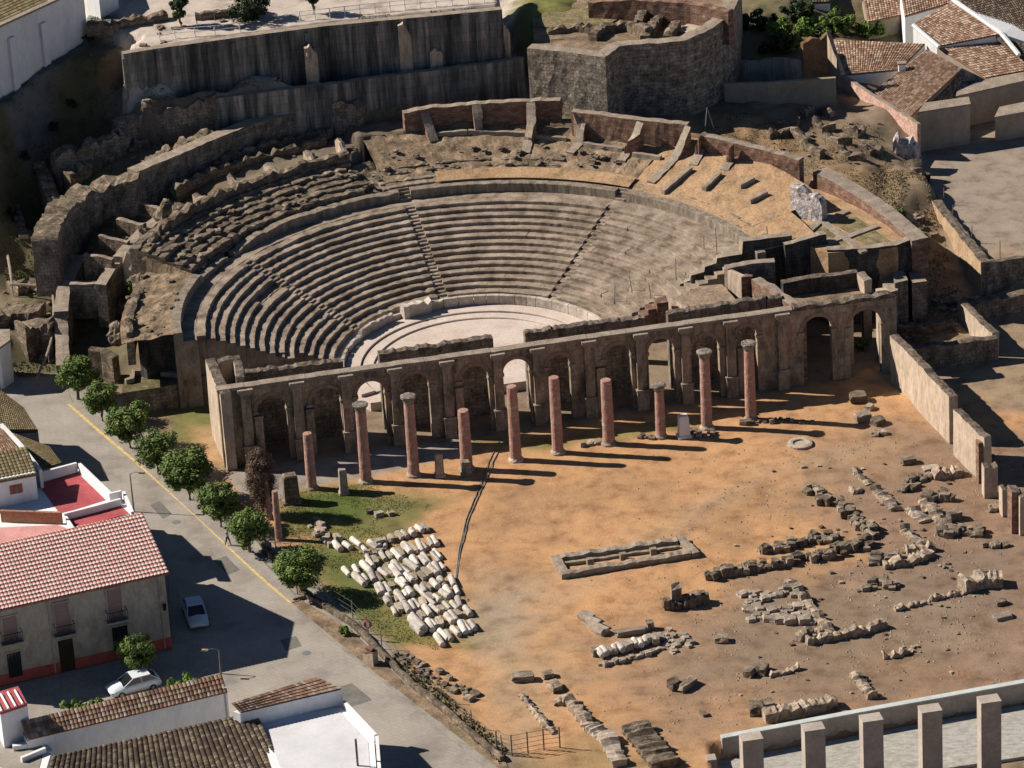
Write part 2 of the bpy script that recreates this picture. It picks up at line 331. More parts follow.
# colour zones painted as real ground covers: (colour, polygon px, z, soft, noise)
base = np.empty(X.shape + (3,)); base[:] = (.25, .19, .13)
def zone(col, pts, z=0., soft=1.2, amp=2.5, k=1.0, seed=1, world=False):
    poly = pts if world else ppoly(pts, z); s = sdist(X, Y, poly) + (fnoise(X, Y, .3, seed * 13) - .5) * 2 * amp
    a = np.clip(s / soft * .5 + .5, 0, 1)[..., None] * k; base[:] = base * (1 - a) + np.array(col) * a
zone((.115,.105,.055), [(0,90),(120,60),(240,150),(200,250),(120,330),(0,330)], 6, 3, 3, 1, 2)
zone((.17,.14,.10), [(120,60),(760,30),(760,130),(120,180)], 11, 2, 2, 1, 3)
zone((.16,.125,.095), [(100,60),(360,60),(360,95),(100,120)], 17, 1, 1, 1, 33)
zone((.16,.15,.06), [(335,60),(500,50),(500,62),(345,84)], 16.5, 1, 2, .8, 34)
zone((.50,.43,.37), [(-60,-90),(520,-90),(520,14),(118,60),(124,46),(137,38),(60,20),(-60,30)], 21.8, .5, .3, 1, 4)
zone((.16,.16,.15), [(-10,95),(22,82),(44,65),(76,40),(120,36),(128,48),(95,52),(60,70),(20,98)], 19, .6, .5, 1, 28)
zone((.17,.17,.055), [(510,-10),(630,0),(600,30),(520,35)], 17, 1, 2, 1, 5)
zone((.31,.20,.115), [(690,125),(760,120),(900,160),(905,200),(870,205),(800,180),(690,160)], 8.5, 1.5, 3, 1, 6)
zone((.20,.15,.10), [(765,120),(850,118),(880,165),(800,160)], 9, 2, 5, .8, 60)
zone((.24,.18,.11), [(850,190),(925,190),(975,290),(900,290),(900,240)], 5, 1.5, 3, 1, 7)
zone((.15,.13,.07), [(740,0),(905,0),(905,50),(840,60),(740,100)], 9, 2, 3, 1, 8)
zone((.30,.245,.195), [(920,190),(960,240),(985,266),(1300,260),(1300,100),(915,100)], 4.5, .4, .2, 1, 9)
zone((.31,.23,.15), [(880,290),(1200,290),(1200,470),(985,470),(900,370)], 0, 1.5, 3, 1, 10)
zone((.49,.28,.14), [(210,480),(300,470),(890,370),(1100,440),(1100,690),(700,790),(560,790),(440,690),(290,560)], 0, 1.2, 2, 1, 11)   # orange court
zone((.245,.165,.115), [(880,420),(1100,420),(1100,700),(760,740),(680,640),(740,590),(850,560),(800,500),(850,450)], 0, 4, 6, .9, 12)
zone((.27,.185,.13), [(780,440),(860,430),(880,520),(800,500)], 0, 4, 6, .5, 41)
zone((.30,.20,.13), [(600,640),(700,610),(780,620),(760,720),(660,760),(600,700)], 0, 5, 8, .7, 42)
zone((.24,.15,.085), [(520,490),(640,470),(660,500),(560,520)], 0, 3, 7, .35, 43)
zone((.24,.16,.09), [(640,500),(760,480),(740,540),(660,545)], 0, 3, 8, .4, 44)
zone((.22,.15,.09), [(480,500),(530,490),(520,580),(490,590)], 0, 3, 6, .35, 45)
zone((.40,.31,.22), [(470,560),(490,556),(510,640),(530,740),(512,745),(492,660)], 0, 1.5, 2.5, .5, 46)
zone((.40,.31,.22), [(530,610),(600,560),(760,470),(880,440),(885,446),(770,480),(610,575),(540,625)], 0, 1.5, 2.5, .3, 47)
zone((.20,.155,.12), [(900,560),(1000,540),(1030,600),(920,640)], 0, 3, 7, .5, 48)
zone((.35,.27,.20), [(860,590),(960,600),(1000,650),(900,680)], 0, 3, 8, .4, 49)
zone((.30,.17,.09), [(840,655),(920,640),(960,680),(880,700)], 0, 3, 5, .6, 50)   # brown diggings
zone((.215,.165,.115), [(690,600),(880,575),(1000,620),(900,690),(700,690)], 0, 4, 6, .6, 13)
zone((.33,.22,.13), [(780,470),(890,440),(900,470),(810,500)], 0, 3, 3, .5, 14)
zone((.17,.165,.06), [(280,490),(370,480),(430,505),(400,540),(330,545),(280,530)], 0, 1.5, 3, .95, 15)   # grass by the pedestal row
zone((.085,.12,.025), [(285,498),(352,488),(392,510),(350,528),(300,520)], 0, 1.5, 2, .9, 16)
zone((.20,.18,.06), [(300,520),(400,540),(480,640),(420,650),(360,640),(310,590)], 0, 1.5, 4, .9, 17)
zone((.10,.13,.035), [(315,540),(360,560),(400,600),(395,640),(350,625),(315,585)], 0, 1.5, 2.5, .85, 18)
zone((.16,.17,.05), [(470,432),(520,438),(600,432),(700,415),(700,424),(620,440),(520,452),(475,446)], 0, 1.2, 2, .7, 19)
zone((.33,.28,.21), [(470,590),(530,585),(545,620),(490,650),(465,625)], 0, 3, 3, .7, 20)     # pale washed patch
zone((.37,.27,.17), [(500,640),(570,650),(560,720),(520,740),(490,700)], 0, 2, 4, .6, 21)
zone((.30,.27,.235), [(228,474),(470,436),(478,452),(400,470),(300,488),(285,500),(240,500)], 0, .5, .25, 1, 22)   # paved strip
zone((.20,.15,.10), [(392,650),(440,690),(520,768),(480,768),(380,650)], 0, .8, 1, .8, 23)
zone((.17,.165,.075), [(600,735),(650,768),(540,768)], 0, 2, 2, .7, 24)
zone((.17,.17,.05), [(145,400),(222,400),(226,440),(180,440)], 0, 1.0, 1.5, .9, 25)
zone((.42,.27,.14), [(185,425),(226,425),(230,470),(205,470)], 0, 1, 1, .9, 26)
zone((.31,.29,.25), [(-80,380),(60,375),(120,400),(250,520),(380,640),(520,790),(300,900),(-200,900),(-200,400)], 0, .5, .2, 1, 27)
me = bpy.data.meshes.new('ground'); nx, ny = len(gx), len(gy)
co = np.stack([X, Y, Z], -1).reshape(-1, 3); idx = (np.arange(ny - 1)[:, None] * nx + np.arange(nx - 1)[None]).ravel()
fa = np.stack([idx, idx + 1, idx + nx + 1, idx + nx], 1)
me.vertices.add(len(co)); me.vertices.foreach_set('co', co.ravel()); me.loops.add(fa.size); me.loops.foreach_set('vertex_index', fa.ravel())
me.polygons.add(len(fa)); me.polygons.foreach_set('loop_start', np.arange(0, fa.size, 4)); me.polygons.foreach_set('loop_total', np.full(len(fa), 4))
me.update(); ca = me.color_attributes.new('tint', 'FLOAT_COLOR', 'POINT')
ca.data.foreach_set('color', np.concatenate([base.reshape(-1, 3), np.ones((len(co), 1))], 1).ravel())
me.polygons.foreach_set('use_smooth', [True] * len(fa))
M_ground = after(mat('ground_cover', [lin(.62,.58,.55), lin(.96,.96,.96), lin(1.13,1.12,1.10)], .45, bump=.04, bscale=6.0, fine=.22, detail=14, dist=.0), vcol_mult)
me.materials.append(M_ground); g = bpy.data.objects.new('ground', me); SC.collection.objects.link(g); g['kind'] = 'structure'
# ================================================================== theatre
TH_O = thing('roman_theatre', 'ruined stone seating bowl of the theatre with curved rows and pale marble orchestra', 'theatre', CEN)
NROW, R0, Z0, RUN, RISE = 14, 15.0, 1.9, .985, .395
STAIRS = [4, 47, 93, 137, 176]
def arc_solid(mb, r0, r1, z0, z1, t0, t1, step=.6, jz=.02, jr=.03, chip=0.0, mi=0, seed=0, smooth_r=False):
    """annular block from r0 to r1, top z1 (may be a function of theta), with worn edges"""
    k = max(1, int(abs(t1 - t0) * R(1) * r0 / step)); sec = []
    for i in range(k + 1):
        t = t0 + (t1 - t0) * i / k; c = chip(t) if callable(chip) else chip
        zz = z1(t) if callable(z1) else z1; zb = z0(t) if callable(z0) else z0
        nz_ = fbm(t * .35 + seed, r0 * 1.7, seed, 4)
        drop = max(0, nz_ * 1.3 - .05) * c + random.uniform(0, 1) * c * .25
        jr_ = random.uniform(-jr, jr) + max(0, fbm(t * .5 + 7 + seed, r0, 3, 4)) * c * .9
        zf = max(zz - drop + random.uniform(-jz, jz), zb + .03); zk = max(zz - drop * .5 + random.uniform(-jz, jz), zb + .03)
        sec += [TH(r0 + jr_ * .4, t, zb), TH(r0 + jr_, t, zf - .05), TH(r0 + jr_ + .05, t, zf), TH(r1, t, zk), TH(r1, t, zb)]
    fs = []
    for i in range(k):
        for q in range(4): a = i * 5 + q; fs.append((a, a + 1, a + 6, a + 5))
    fs += [(4, 3, 2, 1, 0), tuple(k * 5 + q for q in range(5))]
    mb.add(sec, fs, mi)
def wedges(t0, t1, gaps, half):
    out = []; cur = t0
    for g_ in sorted(gaps):
        if g_ - half > cur: out.append((cur, min(g_ - half, t1)))
        cur = max(cur, g_ + half)
    if cur < t1: out.append((cur, t1))
    return out
def wear(t): return .045 + .20 * max(0, min(1, (t - 78) / 25)) * (1 if t < 150 else .45)
for k in range(NROW):
    r = R0 + RUN * k; z = Z0 + RISE * (k + 1); mb = MB(); hs = math.degrees(.55 / r)
    for a, b in wedges(2.5 if k > 5 else 8, 176 - (0 if k > 3 else 6), STAIRS[1:4], hs):
        t = a
        while t < b - .01:                       # benches built of blocks of uneven length, some broken away
            w = math.degrees(random.uniform(2.5, 7) / r); e = min(b, t + w)
            c = wear((t + e) / 2); sunk = 0
            if random.random() < .10 * c / .4 and k not in (NROW - 1,): sunk = RISE * random.uniform(.4, .9)
            arc_solid(mb, r + random.uniform(-.02, .06), r + RUN + .12, -.2, z - sunk + random.uniform(-.03, .01), t, e, .45, .015 + .05 * c, .02 + .1 * c, chip=c * .55, seed=k * 3.1)
            t = e
    o = mb.build('seat_row', M_seat, TH_O)
for s_ in STAIRS[1:4]:
    mb = MB()
    for j in range(NROW * 2):
        r = R0 + RUN * j / 2; hs = math.degrees(.55 / r); z = Z0 + RISE * (j + 1) / 2 - .06
        arc_solid(mb, r + .02, r + RUN / 2 + .2, -.2, z, s_ - hs, s_ + hs, .3, .02, .03, chip=.1, seed=j)
    mb.build('stairway', M_seat, TH_O)
ZW = Z0 + RISE * NROW       # 7.43
RW = R0 + RUN * NROW        # 28.8
# walkway behind the lower seats
mb = MB()
for a, b in wedges(1.5, 178, [], 1): arc_solid(mb, RW, RW + 1.9, -.2, ZW + .02, a, b, .7, .02, .03, chip=.08)
mb.build('upper_walkway', M_seat, TH_O)
# podium wall with openings at the stairs
RP = 30.25; mb = MB()
for a, b in wedges(2, 178, [47, 93, 137.5], 1.2):
    def ztp(t): return 8.5 - .5 * max(0, min(1, (t - 128) / 6)) * (1 if t < 150 else 0)
    arc_solid(mb, RP, RP + .95, -.2, ztp, a, b, .6, .02, .02, chip=lambda t: .06 if t < 96 or t > 150 else .25, seed=9)
mb.build('podium_wall', mat('podium_stone', [lin(.13,.11,.085), lin(.24,.195,.15), lin(.34,.28,.22)], .8, stretch=(2, 2, .5), bump=.06, fine=.35), TH_O)
for s_, rr in ((47, 1), (93, 1)):
    mb = MB()
    for j in range(4): arc_solid(mb, RP - .1 + j * .32, RP + .5 + j * .32, ZW, ZW + .27 * (j + 1), s_ - 1.1, s_ + 1.1, .3, .02, .02)
    mb.build('podium_step', M_seat, TH_O)
# orchestra floor, its three shallow steps and parapet
mb = MB(); k = 96
def disc(mb, r, z, t0=-25, t1=205):
    P = [TH(r, t0 + (t1 - t0) * i / k) for i in range(k + 1)]; mb.prism([(p.x, p.y) for p in P], -.2, z)
disc(mb, 13.9, .95)
fl = mb.build('orchestra_step', M_orch, TH_O)
for (ra, rb, z) in ((13.55, 14.3, 1.0),): pass
mb = MB(); arc_solid(mb, 12.3, 13.9, .9, 1.30, -18, 198, .5, .005, .005); mb.build('orchestra_step', M_orch, TH_O)
mb = MB(); arc_solid(mb, 11.0, 12.2, .9, 1.12, -18, 198, .5, .005, .005); mb.build('orchestra_step', M_orch, TH_O)
M_parap = mat('parapet_marble', [lin(.30,.26,.22), lin(.48,.42,.36), lin(.58,.51,.45)], .5, bump=.03, fine=.25)
mb = MB(); t = 6
while t < 170:
    e = t + random.uniform(4, 9); m_ = (t + e) / 2
    if 113 < m_ < 118 or 131 < m_ < 136: t = e; continue
    if 97 < m_ < 113: arc_solid(mb, 13.5, 14.5, -.1, 2.75, t, e, .4, .12, .06, chip=.5, seed=4); t = e; continue
    arc_solid(mb, 13.95, 14.35, -.1, 2.35 if m_ < 142 else 1.9, t, e - .25, .4, .01, .01, chip=.05 if m_ < 96 else .3); t = e
mb.build('orchestra_parapet', M_parap, TH_O)
mb = MB(); arc_solid(mb, 14.35, R0 + .1, -.2, 1.75, 3, 172, .5, .02, .02); mb.build('front_walkway', M_orch, TH_O)

# media cavea: sloping fill from podium top to the chambers
def cav_z(r, t):            # terrain height of the middle tier
    f = (r - 31.2) / 9.8; z = 8.45 + 2.75 * max(0, f)
    if t < 48: z = 8.45 + (2.6 * max(0, f)) * (.25 + .75 * max(0, min(1, (t - 4) / 34))) - .0
    if t > 150: z = 8.45 - .6 * min(1, (t - 150) / 10)* max(0,f)
    return z
def cav_patch(name, r0, r1, t0, t1, m, amp, dz=0, parent=TH_O, step=.35, base=None, seed=0):
    nu = int((r1 - r0) / step) + 1; nv = int(abs(t1 - t0) * R(1) * r1 / step); mb = MB()
    def fn(i, j):
        r = r0 + (r1 - r0) * i; t = t0 + (t1 - t0) * j; p = TH(r, t)
        e = min(1, i * 8 * (r1 - r0) / 8); 
        return TH(r, t, cav_z(r, t) + dz + amp * (fbm(p.x * .8 + seed, p.y * .8, seed, 5)) * e)
    mb.grid(fn, nu, nv); return mb.build(name, m, parent)
cav_patch('sloping_fill', 31.15, 41.2, 46, 96, M_dry, .18)
M_cavearth = mat('cavea_earth', [lin(.22,.15,.09), lin(.38,.245,.14), lin(.45,.30,.175)], .5, bump=.04, bscale=4, fine=.3)
cav_patch('sloping_fill', 31.15, 41.5, 14, 46, M_cavearth, .07, seed=4)
cav_patch('sloping_fill', 31.15, 37.2, 3, 14.5, M_cavearth, .05, seed=5)
cav_patch('sloping_fill', 31.15, 37.0, 96, 150, M_rubble, .3, dz=-.35, seed=8)
cav_patch('sloping_fill', 31.15, 36.5, 150, 178, M_dry, .22, dz=-.05, seed=2)
# worn upper rows
for (t0, t1, r0, n_, rise, c) in ((99, 149, 31.6, 7, .75, .5), (50, 97, 31.4, 2, .42, .35), (60, 96, 33.6, 2, .45, .6), (6, 45, 31.3, 2, .14, .15)):
    for k in range(n_):
        r = r0 + k * .98; mb = MB(); t = t0 + random.uniform(0, 3)
        while t < t1:
            e = min(t1, t + math.degrees(random.uniform(2, 6) / r)); m_ = (t + e) / 2
            if True:
                arc_solid(mb, r + random.uniform(-.1, .1) * c, r + 1.1, 4, cav_z(r, m_) + rise * .55 + random.uniform(-.15, .15) * c, t, e, .4, .06 * c, .10 * c, chip=.8 * c, seed=k * 2.3)
            t = e
        mb.build('ruined_row', M_rubble if c > .4 else M_seat, TH_O)
# long shallow kerb of brick and the orange strip above the podium at centre
cav_patch('earth_strip', 31.2, 33.0, 46, 86, M_cavearth, .04, dz=.30, seed=6)

# upper chambers: rear ring wall and radial spurs
RC = 40.8
def chamber_wall(t0, t1, ztop, label, spurs, zf=11.1, grp='brick chamber walls behind the upper seats'):
    o = thing('chamber_wall', label, 'ruin wall', TH(RC, t0, 0), grp)
    mb = MB(); P = arc_pts(RC, t0, t1, ztop, .6); ruin_wall(mb, P, zf - 3, .8, .6, .06, side=-1, mtop=1, layers=4)
    mb.build('rear_wall', [M_brick, M_cap], o)
    for (ts, r0, zi, zo) in spurs:
        mb = MB(); a = TH(r0, ts, zi); b = TH(RC + .1, ts, zo); mid = a.lerp(b, .3)
        if zi < zf + .5: P = [a, TH(r0 + (RC - r0) * .45, ts, zf + .35), TH(RC - .6, ts, zo)]
        else: P = [a, b]
        ruin_wall(mb, P, zf - 3, .75, .45, .05, side=1, layers=3, mtop=1)
        mb.build('spur_wall', [M_brick, M_cap], o)
    return o
def atc(px, py, dz=0.0):        # pixel to a point on the middle tier
    z = 9.
    for _ in range(12): p = at(px, py, z + dz); r, t = polar(p); z = .5 * z + .5 * cav_z(r, t)
    p.z = z + dz; return p
def chambers(name, label, rear, spurs, kerbs, m=M_brick):
    P = [at(*q) for q in rear]; o = thing(name, label, 'ruin wall', (P[0].x, P[0].y, 0), 'brick chamber walls behind the upper seats')
    mb = MB(); ruin_wall(mb, P, 8, 1.0, .5, .07, side=1, mtop=1, layers=4); mb.build('rear_wall', [m, M_cap], o)
    for s in spurs:
        Q = [at(*q) if len(q) > 2 else atc(q[0], q[1], .15) for q in s]
        mb = MB(); ruin_wall(mb, Q, 7.5, 1.0, .4, .05, side=1, layers=3, mtop=1); mb.build('spur_wall', [m, M_cap], o)
    for s in kerbs:
        Q = [atc(q[0], q[1], .45) for q in s]; mb = MB(); ruin_wall(mb, Q, 7.5, .5, .5, .04, side=1, layers=1, mtop=1); mb.build('kerb', [M_cap, M_cap], o)
    return o
chambers('chamber_wall', 'long low brick chamber wall with square bays at the top centre of the seating', [(404,113,13.5),(432,108,13.6),(476,104,13.8),(530,101,13.9),(560,101,13.9)],
    [[(419,109,13.6),(424,124,12.2),(430,142)], [(472,105,13.8),(474,118,12.6),(476,133)], [(526,103,13.9),(527,122,12.4),(524,140),(521,152)]],
    [[(435,133),(467,131)],[(468,130.5),(525,133)],[(531,135),(566,138)]])
chambers('chamber_wall', 'brick chamber wall with two tall triangular-shadowed bays, right of the top centre', [(571,112,13.5),(600,115,13.5),(636,120,13.4),(687,125,13.3)],
    [[(573,113,13.5),(577,124,12.4),(575,142),(566,152)], [(637,121,13.4),(632,135,12.),(625,148),(617,160)], [(685,125,13.3),(678,142,11.6),(670,158),(647,181)]],
    [[(583,143),(622,149)],[(632,153),(660,157)]])
chambers('chamber_wall', 'reddish brick chamber wall stepping down above the orange earth on the right', [(700,135,12.6),(733,143,12.3),(765,151,12.),(799,160,11.7)],
    [[(702,135,12.6),(697,148,11.),(689,164)], [(734,144,12.3),(728,156,10.8),(720,169)]], [[(689,166),(661,190)],[(718,171),(702,187)],[(752,176),(738,184)],[(765,190),(748,199)]])
# ================================================================== stage wall
NF = -13.9; HW = 8.4; TW = .72
def ub(px, py): return u_of(plane_n(px, py, NF))
SW = thing('stage_wall', 'long two-tone arcaded stage wall with pilasters and worn cornice behind the columns', 'arcade', UN(0, NF))
arches = [(257,286,406.6,396),(311,340.6,400,388),(357,384.6,392,381),(402.5,429,388,373.7),(461,488.4,380,366),(503,529.4,372,358),(548,570,368,355),(605,631,358,344.5),(648,674,350,336),(691,719,345,336),(736,757,338,325),(803,831.6,328,315),(850,881,322,307)]
AR = []
for i, (xa, xb, ys, yc) in enumerate(arches):
    a = ub(xa, ys); b = ub(xb, ys - (xb - xa) * .16); zc = plane_n((xa + xb) / 2, yc, NF).z; zc = min(7.35, max(6.9, zc)); AR.append((a, b, zc))
u0, u1, u2 = ub(221, 430), ub(790, 340), ub(897, 340)
def wall_z_top(u): return HW + (.0 if u < u1 else .06 * fbm(u * 1.3, 3) - .12)
def arcade(mb, ua, ub_, AR, nf, thick, ztop, step=.35):
    us = set(np.arange(ua, ub_, step).tolist() + [ub_])
    for a, b, zc in AR:
        us = {q for q in us if not (a - .05 < q < b + .05)}
        for k in range(15): us.add(a + (b - a) * (.5 - .5 * math.cos(math.pi * k / 14)))
    us = sorted(us)
    def zb(u, L):
        for a, b, zc in AR:
            if a - 1e-6 <= u <= b + 1e-6:
                r_ = (b - a) / 2; m_ = (a + b) / 2
                if (u <= a + 1e-6 and L < 0) or (u >= b - 1e-6 and L > 0): return -.3
                return zc - r_ + math.sqrt(max(0, r_ * r_ - (u - m_) ** 2))
        return -.3
    for k in range(len(us) - 1):
        a, b = us[k], us[k + 1]; za, zb_ = zb(a, 1), zb(b, -1); ta, tb = ztop(a), ztop(b)
        A0, B0, A1, B1 = UN(a, nf, za), UN(b, nf, zb_), UN(a, nf, ta), UN(b, nf, tb)
        C0, D0, C1, D1 = UN(a, nf + thick, za), UN(b, nf + thick, zb_), UN(a, nf + thick, ta), UN(b, nf + thick, tb)
        mb.quad(A0, B0, B1, A1); mb.quad(D0, C0, C1, D1); mb.quad(A1, B1, D1, C1)
        if max(za, zb_) > 0: mb.quad(C0, D0, B0, A0)
    for a, b, zc in AR:
        zs = zc - (b - a) / 2
        mb.quad(UN(a, nf, -.3), UN(a, nf + thick, -.3), UN(a, nf + thick, zs), UN(a, nf, zs)); mb.quad(UN(b, nf + thick, -.3), UN(b, nf, -.3), UN(b, nf, zs), UN(b, nf + thick, zs))
    for u_, s_ in ((ua, 1), (ub_, -1)):
        q = [UN(u_, nf, -.3), UN(u_, nf, ztop(u_)), UN(u_, nf + thick, ztop(u_)), UN(u_, nf + thick, -.3)]; mb.quad(*(q if s_ > 0 else q[::-1]))
mb = MB(); arcade(mb, u0, u2, AR, NF, TW, wall_z_top); mb.build('wall', M_scaena, SW)
M_vous = mat('arch_brick', [lin(.20,.15,.12), lin(.32,.21,.16)], 1.2, bump=.05, fine=.3)
for a, b, zc in AR:     # arch ring and imposts
    mb = MB(); r_ = (b - a) / 2; m_ = (a + b) / 2; k = 16
    for j in range(k):
        t0 = math.pi * j / k; t1 = math.pi * (j + 1) / k
        q = lambda t, rr, dn: UN(m_ - rr * math.cos(t), NF - dn, zc - r_ + rr * math.sin(t))
        ri, ro = r_ + .0, r_ + .42
        mb.quad(q(t0, ri, .05), q(t1, ri, .05), q(t1, ro, .05), q(t0, ro, .05)); mb.quad(q(t0, ro, .05), q(t1, ro, .05), q(t1, ro, 0), q(t0, ro, 0)); mb.quad(q(t1, ri, .05), q(t0, ri, .05), q(t0, ri, 0), q(t1, ri, 0))
    mb.build('arch_ring', M_vous, SW)
    for s_ in (-1, 1):
        mb = MB(); c = UN(m_ + s_ * (r_ + .22), NF + .2, zc - r_ - .32); mb.box(c, .62, .72, .3, UA)
        mb.build('impost', M_cap, SW)
# pilasters with capital and plinth
PIL = [ub(245, 388) - .1] + [ub(x, y) for x, y in ((295.7,382),(344.5,374.4),(393.4,365.6),(445.4,358),(496.2,350.3),(536,345),(587.3,337),(639,329),(684,322.5),(729,316.6),(780.8,308))]
for p in PIL:
    for dd in (0,):
        mb = MB(); mb.box(UN(p, NF - .22, -.2), .95, .5, HW - .45, UA); mb.box(UN(p, NF - .3, -.2), 1.2, .72, 2.3, UA); mb.box(UN(p, NF - .33, 2.1), 1.32, .8, .16, UA)
        o = mb.build('pilaster', M_scaena, SW)
        mb = MB(); mb.box(UN(p, NF - .24, HW - .65), 1.1, .62, .22, UA); mb.box(UN(p, NF - .27, HW - .43), 1.3, .8, .2, UA); mb.box(UN(p, NF - .27, HW - .23), 1.5, .95, .25, UA)
        mb.build('capital', M_cap, o)
for i, p in enumerate(PIL):       # flanking half pilasters beside some piers
    if i in (0, 1, 4, 7, 10): 
        mb = MB(); mb.box(UN(p + 1.15, NF - .08, -.2), .8, .3, 5.2, UA); mb.box(UN(p + 1.15, NF - .14, 5.0), .95, .45, .2, UA); mb.build('half_pilaster', M_scaena, SW)
# cornice
mb = MB(); cut = [u0 - .1] + sorted(PIL) + [u1 + .3]
for a, b in zip(cut[:-1], cut[1:]):
    t = a
    while t < b - .01:
        e = min(b, t + random.uniform(1.0, 2.2)); mb.box(UN((t + e) / 2, NF + .28 - random.uniform(0, .05), HW - .02), e - t - .02, 1.05, .24 + random.uniform(-.03, .03), UA); t = e
mb.build('cornice', M_cap, SW)
P = [UN(u, NF - .05, HW + .22 + .1 * fbm(u * 2, 5)) for u in np.arange(u1 + .5, u2 + .1, .5)]
mb = MB(); ruin_wall(mb, P, HW - .15, TW + .35, .3, .16, side=1, layers=1, mtop=0); mb.build('worn_top', M_tilecap, SW)
# end return pier on the right
mb = MB(); mb.box(UN(u2 - .55, NF + 2.0, -.3), 1.1, 3.2, HW - .25, UA); mb.build('return_pier', M_lit, SW)
mb = MB(); mb.box(UN(AR[12][0] + .9, NF + 3.6, -.3), .75, .9, 6.8, UA); mb.build('inner_pier', M_lit, SW)

NR = -10.5
def rear(name, label, pts):
    P = [plane_n(x, y, NR) for x, y in pts]
    mb = MB(); ruin_wall(mb, P, -.2, .95, .3, .14, side=1, layers=5, mtop=1, fjit=.03)
    o = mb.build(name, [M_wall, M_tilecap], origin=Vector((P[0].x, P[0].y, 0))); tag(o, label, 'ruin wall', 'rough rear stage walls')
rear('rear_stage_wall', 'rough dark wall behind the leftmost arches of the stage wall', [(242,374.5),(343,361.7)])
rear('rear_stage_wall', 'rough-topped dark wall left of the central gap, in front of the orchestra', [(379,354.5),(440,345.5),(493,337.5)])
rear('rear_stage_wall', 'rough-topped dark wall right of the central gap, in front of the orchestra', [(525,333.7),(560,328.5),(645,318)])
rear('rear_stage_wall', 'rough dark wall below the brown vault top behind the right arches', [(668,314.6),(728,304.5),(766,298)])
rear('rear_stage_wall', 'short dark block of rear wall behind the brick cross wall', [(767,299),(782,297)])
# chamber at the left end
P = [at(220.5,394.5,HW), at(205,360,HW), at(239,355,HW), at(243,366,HW), at(244,377,HW)]
mb = MB(); ruin_wall(mb, P[:2], -.3, 1.0, .5, .12, side=-1, mtop=1, layers=5); ruin_wall(mb, [P[1] + Vector((.1,0,-.03)), P[2]], -.3, .9, .5, .12, side=-1, mtop=1, layers=5); ruin_wall(mb, [P[2] + Vector((.05,.05,-.06)), P[3], P[4]], -.3, .8, .5, .12, side=-1, mtop=1, layers=5)
o = mb.build('side_chamber', [M_lit, M_tilecap], origin=Vector((P[0].x, P[0].y, 0))); tag(o, 'roofless side chamber with a pale sunlit end wall at the left of the arcade', 'ruin')
# ------------------------------------------------------------------ columns
def hgt(bx, by, tx, ty, z=0.):      # height of an upright thing from its foot and head pixels
    b = at(bx, by, z); lo, hi = 0., 30.
    for _ in range(40):
        m_ = (lo + hi) / 2; v = Vector((b.x, b.y, b.z + m_)) - Vector((0, 0, CAMH)); y = 384 - FOC * v.dot(cU) / v.dot(cF)
        if y > ty: lo = m_
        else: hi = m_
    return b, (lo + hi) / 2
COLS = [(312,488,433,.50,0,'shortest column of the row, broken at the top, beside the dead cypress'),(366,481,403,.56,1,'brick column with a grey patched foot and capital, second from the left'),
    (414,475,395,.56,1,'tall red brick column with a capital, third from the left'),(467,469,410,.60,0,'broken brick column without capital, fourth from the left'),
    (516,460,386,.56,0,'red brick column in front of the lit central arch'),(558,453,378,.56,0,'plain red brick column, sixth from the left'),
    (609,444,380,.60,0,'thick shorter red brick column, seventh from the left'),(661,437,384,.50,1,'short thin column with a dark capital beside the white plinth'),
    (707,428,351,.55,1,'tall column with a capital just right of the white plinth'),(751,420,343,.55,1,'tall column with a capital at the right end of the row')]
def lathe(mb, c, prof, seg=20, mi=0, jit=0.0):
    o = len(mb.v); 
    for r_, z in prof:
        for k in range(seg):
            a = 2 * math.pi * k / seg; q = r_ * (1 + random.uniform(-jit, jit)); mb.v.append((c[0] + q * math.cos(a), c[1] + q * math.sin(a), c[2] + z))
    for i in range(len(prof) - 1):
        for k in range(seg): mb.f.append((o + i * seg + k, o + i * seg + (k + 1) % seg, o + (i + 1) * seg + (k + 1) % seg, o + (i + 1) * seg + k)); mb.m.append(mi)
    mb.f.append(tuple(o + (len(prof) - 1) * seg + k for k in range(seg))); mb.m.append(mi)
for i, (x, yb, yt, r_, cap, lab) in enumerate(COLS):
    b, h = hgt(x, yb, x, yt); b.z = gz(b); t = thing('column', lab, 'column', b, 'row of brick columns in front of the stage wall')
    hs = h - (.75 if cap else 0); mb = MB(); n_ = 14
    prof = [(r_ * (1.02 - .1 * k / n_) * random.uniform(.97, 1.03), .3 + (hs - .3) * k / n_) for k in range(n_ + 1)]
    if not cap: prof += [(r_ * .8, hs + .04)]
    lathe(mb, b, prof, 22, jit=.02); mb.build('shaft', M_bcol, t)
    mb = MB(); lathe(mb, b, [(r_ * 1.35, -.4), (r_ * 1.35, .12), (r_ * 1.3, .2), (r_ * 1.12, .3), (r_ * 1.02, .38)], 22, jit=.05); mb.build('base', M_pale, t)
    if cap:
        mb = MB(); lathe(mb, b, [(r_ * .95, hs - .02), (r_ * 1.0, hs + .1), (r_ * 1.12, hs + .35), (r_ * 1.38, hs + .55), (r_ * 1.4, hs + .72), (r_ * 1.1, hs + .8)], 22, jit=.05); mb.build('capital', mat('capital_stone', [lin(.15,.13,.11), lin(.36,.31,.26)], 1.5, fine=.4) if 'capital_stone' not in MATS else MATS['capital_stone'], t)
